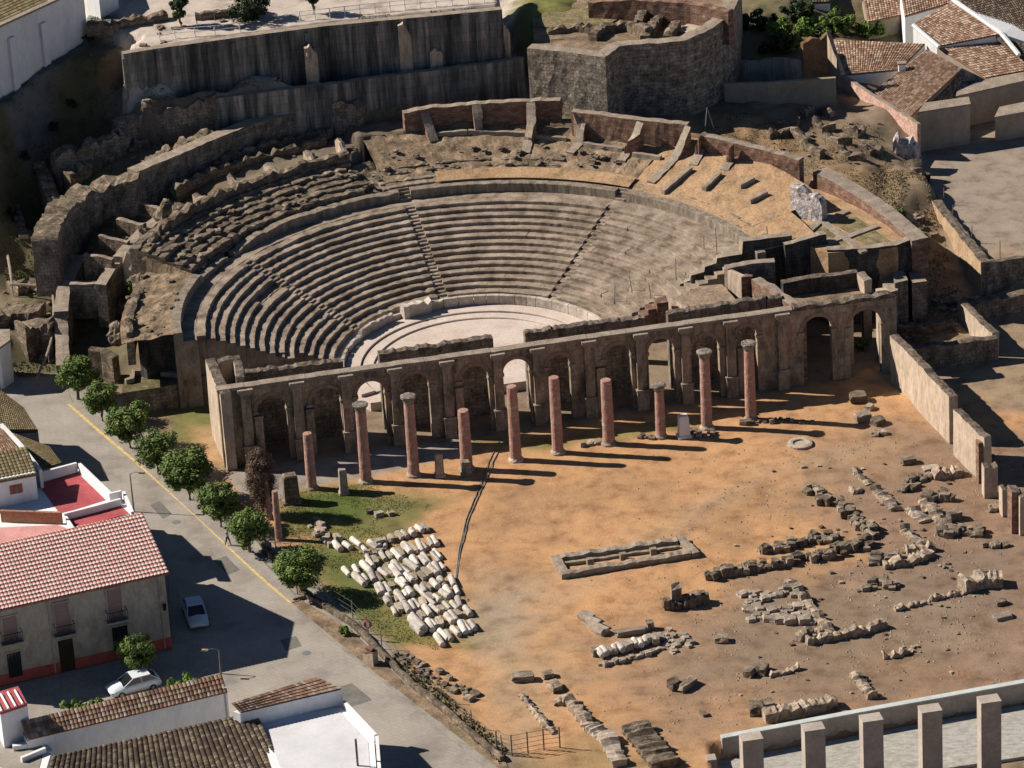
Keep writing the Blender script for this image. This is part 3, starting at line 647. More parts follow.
# pedestals and stubs
def pedestal(px, yb, yt, w, d, lab, m, taper=.8, rz=0.2, name='pedestal', cat='pedestal'):
    b, h = hgt(px, yb, px, yt); b.z = gz(b); mb = MB(); c, s_ = math.cos(rz), math.sin(rz); V = []
    for z, k in ((-.3, 1.25), (.28, 1.25), (.36, 1.0), (h * .55, (1 + taper) / 2), (h - .12, taper), (h, taper * .85)):
        for x, y in ((-1, -1), (1, -1), (1, 1), (-1, 1)):
            X_, Y_ = x * w / 2 * k * random.uniform(.96, 1.04), y * d / 2 * k; V.append((b.x + X_ * c - Y_ * s_, b.y + X_ * s_ + Y_ * c, b.z + z))
    F = [(4 * j + k, 4 * j + (k + 1) % 4, 4 * j + 4 + (k + 1) % 4, 4 * j + 4 + k) for j in range(5) for k in range(4)] + [(20, 21, 22, 23)]
    mb.add(V, F); o = mb.build(name, m, origin=b); return tag(o, lab, cat)
pedestal(344,493,468,.8,.7,'small pale standing stone between the first two columns', M_pale, .9)
pedestal(440,476,453,.8,.7,'pale standing stone between the third and fourth columns', M_pale, .9)
pedestal(466,474,461,.9,.9,'low grey stone block at the foot of the fourth column', M_stone, 1.)
pedestal(684,437,415,1.1,.9,'bright white plinth between the columns on the right', M_white, .85)
pedestal(292,502,474,1.5,1.2,'dark broken masonry stump left of the shortest column', M_rubble, .9)
for x, yb, yt, lab in ((269,519,472,'slim weathered column stump beside the dead cypress'),(279,540,491,'slim weathered column stump standing in front of another at the street edge')):
    b, h = hgt(x, yb, x, yt); mb = MB(); lathe(mb, b, [(.42, -.3), (.42, .15), (.36, .2)] + [(.36 - .01 * k + random.uniform(-.01, .02), .2 + (h - .2) * k / 8) for k in range(1, 9)], 16, jit=.04)
    o = mb.build('column_stump', M_bcol, origin=b); tag(o, lab, 'column stump')
# ================================================================== walls round the theatre
# analemma walls
M_dark = MATS['ruin_plaster']
def steps_wall(name, label, pts, zb, thick, mats, **kw): return W(name, label, 'ruin wall', pts, 0, zb, thick, mats, **kw)
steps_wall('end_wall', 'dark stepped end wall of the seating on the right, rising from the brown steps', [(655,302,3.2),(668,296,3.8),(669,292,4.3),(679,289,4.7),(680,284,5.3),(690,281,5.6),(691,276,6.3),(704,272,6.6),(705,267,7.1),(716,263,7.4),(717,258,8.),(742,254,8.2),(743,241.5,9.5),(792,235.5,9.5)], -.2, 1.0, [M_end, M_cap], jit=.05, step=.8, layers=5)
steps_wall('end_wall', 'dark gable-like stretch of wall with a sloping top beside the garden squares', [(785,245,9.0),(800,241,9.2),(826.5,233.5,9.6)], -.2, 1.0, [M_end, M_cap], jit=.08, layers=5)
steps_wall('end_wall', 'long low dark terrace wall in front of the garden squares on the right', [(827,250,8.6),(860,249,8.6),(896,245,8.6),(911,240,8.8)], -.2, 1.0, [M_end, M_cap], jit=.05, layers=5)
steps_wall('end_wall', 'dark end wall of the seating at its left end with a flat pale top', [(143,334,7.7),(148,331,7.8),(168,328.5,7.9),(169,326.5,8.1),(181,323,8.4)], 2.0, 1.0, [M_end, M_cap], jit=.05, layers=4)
# outer ring path on the right
def ring_R(t): return 45.6
mb = MB(); P = [at(*q) for q in ((813,172,10.2),(835,183,9.9),(862,200,9.5),(885,217,9.2),(912,241,8.9))]
ruin_wall(mb, P, 2, 1.9, .6, .05, side=1, mtop=1); o = mb.build('ring_wall', [M_brick, MATS['wall_cap']], origin=Vector((P[0].x, P[0].y, 2))); tag(o, 'broad grey-topped outer ring wall curving down on the right of the theatre', 'ruin wall')
# garden squares
mb = MB(); poly = [(740,236),(800,205),(813,176),(860,203),(885,219),(909,242),(895,248),(828,253),(790,240)]
pw = [at(x, y, 8.35)[:2] for x, y in poly]; mb.prism(pw, 2, 8.35); gt = mb.build('earth_terrace', M_cavearth); gt['kind'] = 'structure'
MQ = mat('mossy_bed', [lin(.10,.09,.04), lin(.20,.17,.09), lin(.30,.22,.13)], .8, bump=.1, fine=.4)
for q in ([(805,239),(818,224),(838,234),(826,243)], [(834,225),(852,214),(872,227),(852,235)], [(852,237),(873,229),(893,243),(868,246)], [(829,245),(843,239),(853,247),(830,250)]):
    mb = MB(); mb.prism([at(x, y, 8.35)[:2] for x, y in q], 8.3, 8.38); o = mb.build('planted_bed', MQ); tag(o, 'small mossy square bed between stone kerbs on the right terrace', 'garden bed', 'mossy beds on the right terrace')
for i, q in enumerate(([(800,243),(822,222)], [(820,222),(861,252)], [(850,237),(880,226)], [(830,243),(852,235)], [(826,223),(850,211)])):
    P = [at(x, y, 8.55) for x, y in q]; mb = MB(); ruin_wall(mb, P, 8.3, .8, .6, .03, side=1, layers=1); o = mb.build('stone_kerb', M_cap, origin=Vector((P[0].x, P[0].y, 8.3))); tag(o, 'low stone kerb between the mossy beds of the right terrace', 'kerb', 'kerbs between the mossy beds')
# pale masonry lump
W('masonry_block', 'white-flecked masonry lump standing at the head of the garden squares', 'ruin', px=[at(791,216,8.4) + Vector((0,0,3.3)), at(797,217.5,8.4) + Vector((0,0,3.5)), at(808,220,8.4) + Vector((0,0,3.0)), at(817,222,8.4) + Vector((0,0,2.6)), at(822,223,8.4) + Vector((0,0,1.6))], zt=0, zb=8, thick=1.1, world=True, mats=[mat('flecked_masonry', [lin(.12,.10,.10), lin(.55,.50,.48), lin(.75,.70,.68)], 1.6, bump=.3, fine=.4)], jit=.3, step=.35)
arcw = arc_pts(38.0, 148, 100, lambda t: 11.1 + .35 * fbm(t, 3) - (1.2 if t > 140 else 0) * (t - 140) / 8, .6)[::-1]
mb = MB(); ruin_wall(mb, arcw[::-1], 5, .9, .5, .3, side=-1, mtop=0, layers=4, fjit=.1); o = mb.build('ruin_wall', M_rubble, origin=Vector((arcw[0].x, arcw[0].y, 5))); tag(o, 'broken curved wall closing the ruined upper rows on the left', 'ruin wall')
for t_, r1, zt_ in ((146,40.2,8.9),(140,40.4,9.4),(133,40.6,9.7),(126,40.8,10.0),(119,40.6,10.3),(112,40.8,10.5),(105,40.6,10.7),(99.5,40.9,11.)):
    P_ = [TH(38.6, t_, zt_), TH(r1, t_, zt_ + .5)]; mb = MB(); ruin_wall(mb, P_, 5.5, .7, .5, .3, side=1, layers=3, mtop=1, fjit=.1); o = mb.build('spur_stub', [M_lit, M_cap], origin=Vector((P_[0].x, P_[0].y, 5.5))); tag(o, 'stub of a radial wall in the dark passage behind the ruined left rows', 'ruin wall', 'radial wall stubs in the left passage')
W('low_wall', 'short low wall across the orange earth above the right end of the seating', 'ruin wall', [(770,219,8.9),(783,212,9.),(797,209,9.0)], 0, 7, .7, [M_dry, M_cap], jit=.05)
# rooms behind the arcade on the right
W('room_wall', 'brick cross wall lit on its left face, running back from the arcade', 'ruin wall', [(751,279,8.2),(772,292,8.2),(796,309,8.4)], 0, -.2, 1.1, [M_brick, M_cap], side=1, jit=.1)
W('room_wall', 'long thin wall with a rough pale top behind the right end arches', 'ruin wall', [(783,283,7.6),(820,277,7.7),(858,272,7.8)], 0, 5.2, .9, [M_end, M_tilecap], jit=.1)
W('room_wall', 'short return wall at the far end of the long thin wall', 'ruin wall', [(857,273,7.8),(864,281,7.5)], 0, 5.2, .9, [M_lit, M_cap], jit=.1)
MB_ = mat('brown_vault', [lin(.20,.15,.11), lin(.38,.28,.20)], .8, bump=.1, fine=.35)
mb = MB(); mb.prism([at(x, y, 6.9)[:2] for x, y in ((672,309),(670,300),(700,286),(722,284),(741,305),(700,312))], 0, 6.9); o = mb.build('brown_vault', [MB_]); tag(o, 'flat brown vault top behind the right arches beside the stepped end wall', 'ruin')
W('vault_gable', 'small pale upright wall with a niche at the foot of the stepped end wall', 'ruin wall', [(668,297,7.4),(676,300,7.4),(685,308,7.2)], 0, 0, .5, [M_lit, M_cap], side=1, jit=.05)
mb = MB()
for x, y, z, sx in ((650,312,6.6,2.2),(655,306,7.2,1.8),(661,300,7.9,1.2)): p = at(x, y, z); mb.box((p.x, p.y, 5.0), sx, 1.4, z - 5.0, UA)
mb.prism([at(x, y, 5.0)[:2] for x, y in ((640,322),(648,306),(672,304),(676,318))], 4.2, 5.0)
p = at(674, 312, 5.0); mb.box((p.x, p.y, -.2), .8, 1.0, 4.5, UA); p = at(641, 318, 5.0); mb.box((p.x, p.y, -.2), .8, 1.0, 4.5, UA)
o = mb.build('brick_steps', M_brick); tag(o, 'red brick steps rising to the left of the brown vault top', 'steps')
# small roofless room
t = thing('small_room', 'small roofless room with pale sunlit wall and a brown door behind the arcade', 'ruin', at(735,300,0))
P = [at(727,271,8.0), at(741,280,8.0), at(751,278,8.0)]
mb = MB(); ruin_wall(mb, [at(727.5,271,8.4), at(741,277,8.4)], 0, .6, .5, .03, side=1, layers=3); mb.build('side_wall', M_lit, t)
mb = MB(); ruin_wall(mb, [at(741.5,277,8.4), at(752,276,8.4), at(753,275,8.4)], 0, .7, .5, .03, side=1, layers=3); mb.build('front_wall', M_brick, t)
mb = MB(); ruin_wall(mb, [at(728,268.5,8.5), at(752,263.5,8.5), at(775,262,8.5)], 0, 1.0, .5, .03, side=1, layers=3, mtop=1); mb.build('rear_wall', [M_dark, M_cap], t)
mb = MB(); p = at(746,298,3.6); mb.box((p.x, p.y - .05, 3.6), 1.0, .2, 2.9, UA); mb.build('door', mat('brown_door', [lin(.12,.05,.03), lin(.20,.09,.06)], 1, fine=.1), t)
mb = MB(); mb.prism([at(x, y, 6.0)[:2] for x, y in ((781,301),(783,289),(858,278),(872,288),(882,297),(835,301),(800,306))], 5.2, 6.0)
for x, y in ((784,292),(866,287)): p = at(x, y, 6.0); mb.box((p.x, p.y, -.2), .9, .9, 5.4, UA)
o = mb.build('rubble_floor', M_dry); tag(o, 'rubble-strewn upper floor behind the right end arches, carried on piers', 'ruin')
# stepped structure on far right behind the arcade
t = thing('stepped_ruin', 'small stepped masonry structure with flat pale tops right of the arcade', 'ruin', at(895,310,0))
for poly, z in (([(875,256),(878,251),(905,248),(918,257),(916,263),(903,258),(880,262)], 6.0), ([(873,262),(878,257),(884,262),(880,270)], 5.6), ([(880,274),(893,272),(898,290),(885,294)], 5.0), ([(892,271),(903,269),(908,280),(895,283)], 5.6), ([(908,272),(920,272),(927,281),(912,283)], 5.2)):
    mb = MB(); pz = [at(x, y, z)[:2] for x, y in poly]; mb.prism(pz, 0, z, 0, 1); mb.build('masonry_block', [M_dark, M_cap], t)

# portico side walls on the right
W('boundary_wall', 'tall pale precinct wall running towards the viewer on the right, nearest the arcade', 'wall', [(890,336,5.2),(905,350,5.2),(926,373,5.2),(949,397,5.2)], 0, -.3, .9, [M_lit, M_tilecap], side=1, jit=.12)
W('boundary_wall', 'second pale stretch of precinct wall, between the gap and the brick pier', 'wall', [(953,409,5.0),(968,424,5.0),(984,439,4.9)], 0, -.3, .8, [M_lit, M_tilecap], side=1, jit=.12)
mb = MB(); p = at(979.5, 482, 0); mb.box((p.x, p.y, -.2), .45, .9, 4.6, UA); o = mb.build('brick_pier', M_brick, origin=p); tag(o, 'narrow brick pier at the end of the second precinct wall', 'pier')
def pier(px, yb, yt, w, d, lab, m=M_lit):
    b, h = hgt(px, yb, px, yt); P = [b + Vector((-w / 2, -.1, h)), b + Vector((w / 2, .0, h))]; mb = MB(); ruin_wall(mb, P, -.3, d, .35, .2, side=1, layers=4, mtop=1)
    o = mb.build('wall_pier', [m, M_tilecap], origin=Vector((b.x, b.y, 0))); tag(o, lab, 'pier')
pier(991, 498, 467, 1.3, 1.2, 'stubby ruined pier standing in front of the precinct wall end')
pier(1006, 517, 490, .7, 1.2, 'slim ruined pier, first of the pair cut by the right edge of the picture')
pier(1016, 534, 492, .8, 1.6, 'tall ruined pier with a brick face at the right edge of the picture', M_brick)
pier(1023, 536, 496, .6, 1.6, 'pale ruined pier touching the right edge of the picture')
# low enclosure on the right of the arcade
W('enclosure_wall', 'low pale wall running back from the front wall of the small right-hand enclosure', 'wall', [(958,300,2.6),(975,318,2.6),(992,334,2.5)], 0, -.2, .8, [M_lit, M_tilecap], side=1, jit=.1)
W('enclosure_wall', 'dark front wall of the small enclosure right of the arcade', 'wall', [(908,350,2.5),(950,345,2.5),(998,338,2.6)], 0, -.2, 1.0, [M_wall, M_tilecap], side=1, jit=.12)
W('enclosure_wall', 'rubble-topped wall running off to the right edge behind the enclosure', 'wall', [(968,307,2.2),(990,301,2.2),(1045,292,2.4)], 0, -.2, 1.3, [M_wall, M_tilecap], side=1, jit=.2)
W('low_wall', 'broken low wall inside the small right-hand enclosure', 'ruin wall', [(898,328,1.2),(925,326,1.1),(955,322,1.1)], 0, 0, .8, [M_rubble], jit=.2)
W('low_wall', 'second broken low wall inside the small right-hand enclosure', 'ruin wall', [(905,338,1.2),(930,337,1.0)], 0, 0, .8, [M_rubble], jit=.25)
mb = MB(); mb.prism([at(x, y, .9)[:2] for x, y in ((941,287),(953,283),(985,291),(989,296),(950,300))], 0, .9); o = mb.build('concrete_slab', mat('pale_slab', [lin(.45,.44,.43), lin(.60,.59,.57)], .8, fine=.12)); tag(o, 'flat pale slab lying at the back of the small enclosure', 'slab')
# plaza retaining wall
W('retaining_wall', 'ochre retaining wall along the edge of the upper yard, seen end on', 'wall', [(927,196,5.6),(945,218,5.5),(965,243,5.4),(981,263,5.3)], 0, 0, 1.1, [mat('ochre_render', [lin(.40,.27,.16), lin(.58,.42,.27)], .7, stretch=(1,1,.4), fine=.25), M_tilecap], side=1, jit=.12)
W('retaining_wall', 'dark streaked retaining wall of the upper yard facing the viewer on the right', 'wall', [(982,263,5.3),(1000,261,5.2),(1060,254,5.2)], 0, 0, .7, [M_dark, M_tilecap], side=1, jit=.08)
# central top: retaining walls
M_c2 = M_conc
def conc_wall(name, label, px, zb, th=1.0):
    t = thing(name, label, 'retaining wall', at(*px[0]) * 1.0); P = [at(*q) for q in px]
    mb = MB(); ruin_wall(mb, P, zb, th, 1.2, .02, side=1, mtop=1, layers=4, fjit=.01); mb.build('wall', [M_conc, M_cap], t)
    Q = resample(P, 2.6)
    for a, b in zip(Q[:-1], Q[1:]):         # shallow pilaster strips
        d = (b - a); nrm = Vector((d.y, -d.x, 0)).normalized(); mb = MB(); h_ = a.z - zb - .5; c = a + nrm * .06; mb.box((c.x, c.y, zb), .35, .2, h_, math.atan2(d.y, d.x)); mb.build('strip', M_conc, t)
    return t
conc_wall('concrete_wall', 'tall dark streaked retaining wall under the pale upper terrace', [(123,54,22.1),(160,48,22.1),(256,35,22.1),(330,25.5,22.1),(400,19,22.1),(502,9.5,22.1)], 14.5)
W('ring_wall', 'long streaked curved wall with a thin pale coping, middle of the three behind the seats', 'ruin wall', [(215,99,16.3),(256,93.5,16.4),(300,88,16.4),(340,83,16.4),(381,77,16.4),(440,70,16.4),(512,60,16.4),(524,58,16.4)], 0, 9.5, .8, [M_conc, M_cap], jit=.04, step=.8, layers=5)
W('ring_wall', 'broken rubble-topped left end of the middle curved wall', 'ruin wall', [(57,158,13.),(66,152,13.4),(84,150,13.6),(100,143,14),(124,135,14.6),(131,122,15.2),(146,112,15.8),(165,110,15.9),(190,104,16.1),(217,99,16.3)], 0, 8, 1.8, [M_wall, M_rubble], jit=.45, step=.45, layers=5, fjit=.15)
W('ring_wall', 'smooth broad-topped curved wall standing behind the left rows of seats', 'ruin wall', [(137,172,13.2),(158,163,13.3),(180,154,13.4),(220,137,13.5),(256,123,13.5),(296,113,13.5),(326,107,13.5)], 0, 7, 1.7, [M_wall, M_cap], jit=.06, step=.6, layers=5)
W('ring_wall', 'rough mortar lump ending the smooth curved wall near the top centre', 'ruin wall', [(325,107,13.5),(333,102,14.3),(345,101,14.4),(353,105,14.),(358,109,13.6)], 0, 8, 2.6, [M_wall, M_rubble], jit=.3, step=.4, layers=5)
W('ring_wall', 'thick crumbling end of the outer wall, pale-flecked, at the far left', 'ruin wall', [(57,240,11.),(61,226,11.3),(72,208,11.8),(89,195,12),(110,186,12.2),(138,180,12.8)], 0, 4.5, 2.8, [M_wall, M_rubble], jit=.3, step=.4, layers=6, fjit=.1)
W('ring_wall', 'inner curved wall with a pale flat top on the left of the seating', 'ruin wall', [(124,257,8.6),(136,243,8.8),(150,229,9.),(165,217,9.2),(180,207,9.4)], 0, 3.5, 1.3, [M_wall, M_cap], jit=.06, step=.6)
W('cross_wall', 'short pale-topped wall dropping from the inner curved wall on the left', 'ruin wall', [(106,285,7.),(116,268,7.6),(124,258,8.2)], 0, 2, 1.2, [M_wall, M_cap], jit=.06)
W('cross_wall', 'low flat-topped wall joining the curved walls at the left of the theatre', 'ruin wall', [(69,285,6.4),(88,284,6.5),(106,283,6.8)], 0, 2.5, 1.0, [M_wall, M_cap], jit=.06)
W('cross_wall', 'wide pale-topped wall running down the left side towards the street trees', 'ruin wall', [(54,312,5.2),(56,290,5.8),(66,268,6.4),(71,255,6.8)], 0, -.2, 1.5, [M_wall, M_cap], side=-1, jit=.06)
W('cross_wall', 'lower continuation of the wide wall beside the street trees', 'ruin wall', [(56,365,2.4),(55,335,3.4),(54,312,4.9)], 0, -.2, 1.4, [M_wall, M_cap], side=-1, jit=.1)
W('ruin_wall', 'L-shaped broken wall at the left among dark grass', 'ruin wall', [(62,212,10),(60,196,10.2),(52,178,10.5),(45,163,10.8)], 0, 7, 1.4, [M_rubble], jit=.4, step=.4)
W('ruin_wall', 'small broken wall stub among dark grass at the left', 'ruin wall', [(17,160,10),(28,155,10.4),(40,160,10.3)], 0, 7, 1.0, [M_rubble], jit=.4, step=.4)
W('ruin_wall', 'pale narrow wall at the far left edge with a worn lit face', 'ruin wall', [(-6,172,8.2),(2,185,8.),(10,205,7.8),(19,236,7.5)], 0, 3, 1.0, [M_lit, M_tilecap], side=1, jit=.2)
for i, (q, lab) in enumerate((([(18,292),(30,288),(52,291)], 'brown rubble bank just below the white rail corner'), ([(-5,318),(15,312),(38,313)], 'rough rubble bank at the left edge below the rail'), ([(25,330),(38,326),(50,327)], 'pale rubble block beside the lower wall on the left'), ([(98,305),(112,300),(132,303)], 'dark rubble heap left of the sunlit earth behind the seats'))):
    W('rubble_bank', lab, 'rubble', [(x, y, 4.2) for x, y in q], 0, 0, 2.4, [M_rubble], jit=.3, step=.3, layers=4, fjit=.15)
# rubble lumps of the left sector
for i, (x, y, z, s_, lab) in enumerate(((172,218,9.4,1.8,'big rounded rubble lump behind the inner curved wall'),(150,242,8.4,1.3,'rounded rubble lump lower down behind the inner curved wall'),(141,282,6.5,1.1,'mossy rubble lump above the sunlit earth'),(118,333,4.6,1.2,'rubble lump with a hole beside the dark end wall'),(40,108,0,0,''),(345,96,0,0,''))):
    if s_ == 0: continue
    p = at(x, y, z); mb = MB(); k = 14
    def fn(i_, j_):
        a = 2 * math.pi * i_; b = math.pi * (j_ - .5); q = Vector((math.cos(a) * math.cos(b), math.sin(a) * math.cos(b), math.sin(b) * 1.1)); return p + q * s_ * (1 + .35 * fbm(q.x * 1.3 + x, q.y * 1.3, q.z * 1.3))
    mb.grid(fn, 18, 12); o = mb.build('rubble_lump', M_rubble, origin=p); tag(o, lab, 'rubble')
    W('rubble_footing', '', '', [(x - 6, y + 6, z - .6), (x + 6, y + 6, z - .6)], 0, 0, 2.0, [M_rubble], jit=.2) if 0 else None
# stub buttresses on the top terrace wall
for x, yb, yt, zb, lab in ((210,80,55,17.4,'short crumbled buttress at the left of the tall streaked wall'),(313,82,47,16.3,'crumbled buttress standing in front of the tall streaked wall, tallest on its left half'),(407,70,27,16.2,'tall crumbled buttress against the streaked wall, right of its middle'),(437,67,51,16.2,'low crumbled stump right of the tall buttress'),(505,58,24,16.2,'crumbled pier at the right end of the streaked wall')):
    b, h = hgt(x, yb, x, yt, zb); P = [b + Vector((-.7, 0, h)), b + Vector((-.1, 0, h * 1.03)), b + Vector((.7, .1, h * .8))]; mb = MB(); ruin_wall(mb, P, zb - 1.5, 1.3, .3, .3, side=1, layers=6, fjit=.16)
    o = mb.build('buttress', M_pale if 0 else M_lit, origin=b); tag(o, lab, 'buttress')
# left front: platform with hoops
t = thing('stage_side_platform', 'low earth-topped platform with a stepped pale kerb left of the arcade', 'ruin', at(150,400,0))
mb = MB(); mb.prism([at(x, y, 2.6)[:2] for x, y in ((122,388),(126,378),(140,372),(186,378),(188,383),(122,393))], -.2, 2.6, 0, 1); mb.build('platform', [M_dark, M_mossy], t)
mb = MB(); ruin_wall(mb, [at(x, y, 3.1) for x, y in ((126,380),(134,378),(135,371),(150,371),(180,374),(205,377))], 0, .45, .6, .03, side=1, layers=2); mb.build('kerb', M_cap, t)
W('low_wall', 'low rubble wall among the dark pits left of the arcade', 'ruin wall', [(112,358,3.),(100,352,3.3),(88,350,3.4)], 0, 0, 1.0, [M_rubble], side=-1, jit=.15)
W('low_wall', 'knobbly broken wall below the dark left end wall of the seating', 'ruin wall', [(143,347,4.2),(165,346,4.2),(188,345,4.0)], 0, 0, 1.0, [M_rubble], side=1, jit=.35)
M_hoop = mat('grey_iron', [lin(.14,.15,.15), lin(.22,.23,.22)], 2, bump=0, fine=.1)
for i in range(11):
    b = at(162 + i * 9.4, 372 + i * .6, 1.6); mb = MB(); c, s_ = math.cos(UA), math.sin(UA)
    pts = [b + Vector((-.38 * c, -.38 * s_, -.8)), b + Vector((-.38 * c, -.38 * s_, 1.3))] + [b + Vector((-.38 * math.cos(a) * c, -.38 * math.cos(a) * s_, 1.3 + .4 * math.sin(a))) for a in (R(45), R(90), R(135))] + [b + Vector((.38 * c, .38 * s_, 1.3)), b + Vector((.38 * c, .38 * s_, -.8))]
    mb.tube(pts, .07, 6); o = mb.build('iron_hoop', M_hoop, origin=b); tag(o, 'upright grey hoop in the dark row left of the arcade', 'hoop', 'grey hoops left of the arcade')
mb = MB(); mb.prism([at(x, y, .8)[:2] for x, y in ((150,372),(158,352),(285,360),(270,380))], -.1, .8); o = mb.build('side_passage_floor', M_mossy); o['kind'] = 'structure'
# white rail / drain on the left
def rail(name, label, cat, pts, m, rad=.16, lift=.5, post=2.5):
    P = [at(*q) for q in pts]; t = thing(name, label, cat, P[0]); mb = MB(); mb.tube(P, rad, 6); mb.build('top_rail', m, t)
    for q in resample(P, post):
        mb = MB(); mb.tube([(q.x, q.y, q.z - 1.2), (q.x, q.y, q.z)], .06, 6); mb.build('post', m, t)
rail('handrail', 'white handrail kinking down the left edge past the ruined walls', 'handrail', [(0,210,7),(5,240,6.3),(10,268,5.8),(12,284,5.2),(52,287,5.),(54,305,4.4),(54,330,3.4),(48,352,2.2),(37,378,1.)], M_cap)
# ------------------------------------------------------------------ bastion
M_bas = mat('bastion_stone', [lin(.11,.094,.074), lin(.25,.21,.165), lin(.40,.34,.27)], 1.4, bump=.09, bscale=4.0, fine=.5)
after(M_bas, masonry(.8, .42, .6, .2)); bz = 19.0; out = [(527,48),(566,52),(605,57),(622,45),(640,44),(665,43),(686,40),(700,34),(713,28),(725,18),(734,9),(739,-2),(741,-22)]
t = thing('bastion', 'massive rubble-walled bastion with an angled front and a curved right side at the top centre', 'bastion', at(640,80,bz))
P = [at(x, y, bz) for x, y in out]; mb = MB(); ruin_wall(mb, P, 8.5, 1.5, .7, .08, side=1, layers=8, mtop=1, fjit=.06); mb.build('outer_wall', [M_bas, M_cap], t)
poly = [at(x, y, bz)[:2] for x, y in out[:]] + [at(740,-40,bz)[:2], at(530,-40,bz)[:2]]
mb = MB(); pi = [at(x, y + 3, bz - 1)[:2] for x, y in ((534,40),(560,44),(600,48),(618,38),(684,32),(712,18),(728,0),(730,-30),(530,-30))]; mb.prism(pi, 10, 17.4); mb.build('inner_floor', M_dry, t)
mb = MB(); ruin_wall(mb, [at(588,2,19.5), at(640,0,20.), at(690,4,20.), at(728,12,20.)], 16, 1.0, .7, .1, side=1, layers=3); mb.build('rear_wall', M_brick, t)
for q, zt in (([(640,8),(632,22),(645,30)], 18.8), ([(655,14),(640,36)], 18.4), ([(672,20),(662,36)], 18.3), ([(596,34),(606,26),(625,24),(640,30)], 18.3), ([(548,30),(575,27),(600,30)], 18.0)):
    mb = MB(); ruin_wall(mb, [at(x, y, zt) for x, y in q], 16.5, 1.0, .4, .25, side=1, layers=2); mb.build('ruined_room_wall', M_rubble, t)
mb = MB(); mb.prism([at(x, y, 17.6)[:2] for x, y in ((678,30),(688,23),(704,25),(690,33))], 17, 17.6); mb.build('floor_slab', M_pale, t)
mb = MB(); mb.prism([at(x, y, 17.55)[:2] for x, y in ((534,26),(545,10),(625,6),(632,12),(600,28),(560,28))], 17, 17.55); mb.build('grass_patch', MATS['mossy_bed'], t)
# walls right of the bastion
M_shade = mat('tan_render', [lin(.26,.22,.16), lin(.38,.33,.25)], .5, bump=.03, fine=.15)
W('garden_wall', 'smooth tan wall in the shade right of the bastion', 'wall', [(724,84,12),(768,83,12),(800,81,11.8),(836,78,11.8)], 0, 7, .5, [M_shade, M_shade], jit=.03, step=1.5)
W('garden_wall', 'wall draped in grey sheeting above the smooth tan wall', 'wall', [(742,62,12.5),(768,60,12.6),(790,58,12.8),(803,62,12.)], 0, 8, .5, [mat('grey_sheet', [lin(.16,.16,.15), lin(.28,.28,.26)], .8, stretch=(2,2,.3), bump=.25, fine=.2)], jit=.15, step=.8, fjit=.12)
W('garden_wall', 'broken brown earth wall between the draped wall and the tiled roofs', 'wall', [(803,46,14),(812,39,14.6),(820,36,14.8),(827,34,15.)], 0, 7, .6, [mat('mud_wall', [lin(.20,.12,.07), lin(.30,.18,.10)], .8, fine=.2)], jit=.3, step=.5)
W('garden_wall', 'narrow pale wall edge running towards the pink brick wall', 'wall', [(827,33,14.5),(834,52,12.5),(841,73,10.3)], 0, 6, .5, [M_lit, M_cap], side=1, jit=.1)
W('garden_wall', 'long pinkish brick garden wall below the tiled roofs', 'wall', [(841,75,10.),(866,92,9.6),(892,108,9.2),(917,124,8.8)], 0, 4, .5, [mat('pink_brick', [lin(.46,.28,.22), lin(.62,.42,.34)], 1.5, bump=.04, fine=.3), M_cap], side=1, jit=.04)
W('rock_outcrop', 'jagged black and white rock outcrop at the corner of the pink brick wall', 'rock', [at(893,160,6.2) + Vector((0,0,1.6)), at(899,160,6.2) + Vector((0,0,2.4)), at(907,161,6.) + Vector((0,0,2.2)), at(916,165,5.6) + Vector((0,0,1.4))], 0, 4, 1.8, [MATS['flecked_masonry']], jit=.5, step=.35, fjit=.25, world=True)
W('rock_outcrop', 'lower tongue of dark rock running down from the outcrop', 'rock', [(903,162,6.6),(908,170,6.4),(920,183,5.6),(924,186,5.2)], 0, 3, 1.6, [M_rubble], jit=.4, step=.4, fjit=.25)
for q, lab in (([(812,125),(822,133),(836,132)], 'low broken wall forming a corner on the brown slope'), ([(822,140),(838,145),(852,146)], 'low broken wall lowest on the brown slope behind the brick chambers'), ([(842,132),(858,139),(866,134)], 'dark low wall on the brown slope right of the corner'), ([(770,140),(790,136),(806,144)], 'broken stones in a line behind the reddish chamber wall'), ([(800,147),(812,155),(820,160)], 'pale fallen stones behind the reddish chamber wall')):
    P = [atg(x, y, 8) + Vector((0, 0, .8)) for x, y in q]; mb = MB(); ruin_wall(mb, P, lambda p: p.z - 2, .7, .4, .3, side=1, layers=2); o = mb.build('low_wall', M_rubble, origin=P[0]); tag(o, lab, 'ruin wall')

random.seed(3)
for i, (x, y, z, h) in enumerate(((769,252,7.0,3.0),(743,263,6.0,2.6),(717,254,7.4,3.0),(704,258,6.,2.6),(676,285,4.5,3.0),(652,302,3.4,2.2),(633,296,3.2,2.4),(614,305,2.6,2.2))):
    b = at(x, y, z); mb = MB(); mb.tube([b - Vector((0, 0, .4)), b + Vector((random.uniform(-.3, .3), 0, h))], .045, 6); o = mb.build('pole', M_hoop, origin=b); tag(o, 'thin iron pole standing on the seats at the right end of the bowl', 'pole', 'thin poles on the right seats')
for q, lab in (([(806,118),(818,114),(830,118)], 'pale broken footing uppermost on the brown slope'), ([(858,150),(870,156),(884,152)], 'broken footing just left of the rock outcrop'), ([(778,128),(792,131),(800,126)], 'broken footing nearest the tripod on the brown slope'), ([(836,152),(848,160),(866,162)], 'lowest dark footing above the orange strip')):
    P = [atg(x, y, 8) + Vector((0, 0, .6)) for x, y in q]; mb = MB(); ruin_wall(mb, P, lambda p: p.z - 2, .8, .4, .3, side=1, layers=2); o = mb.build('low_wall', M_rubble, origin=P[0]); tag(o, lab, 'ruin wall')
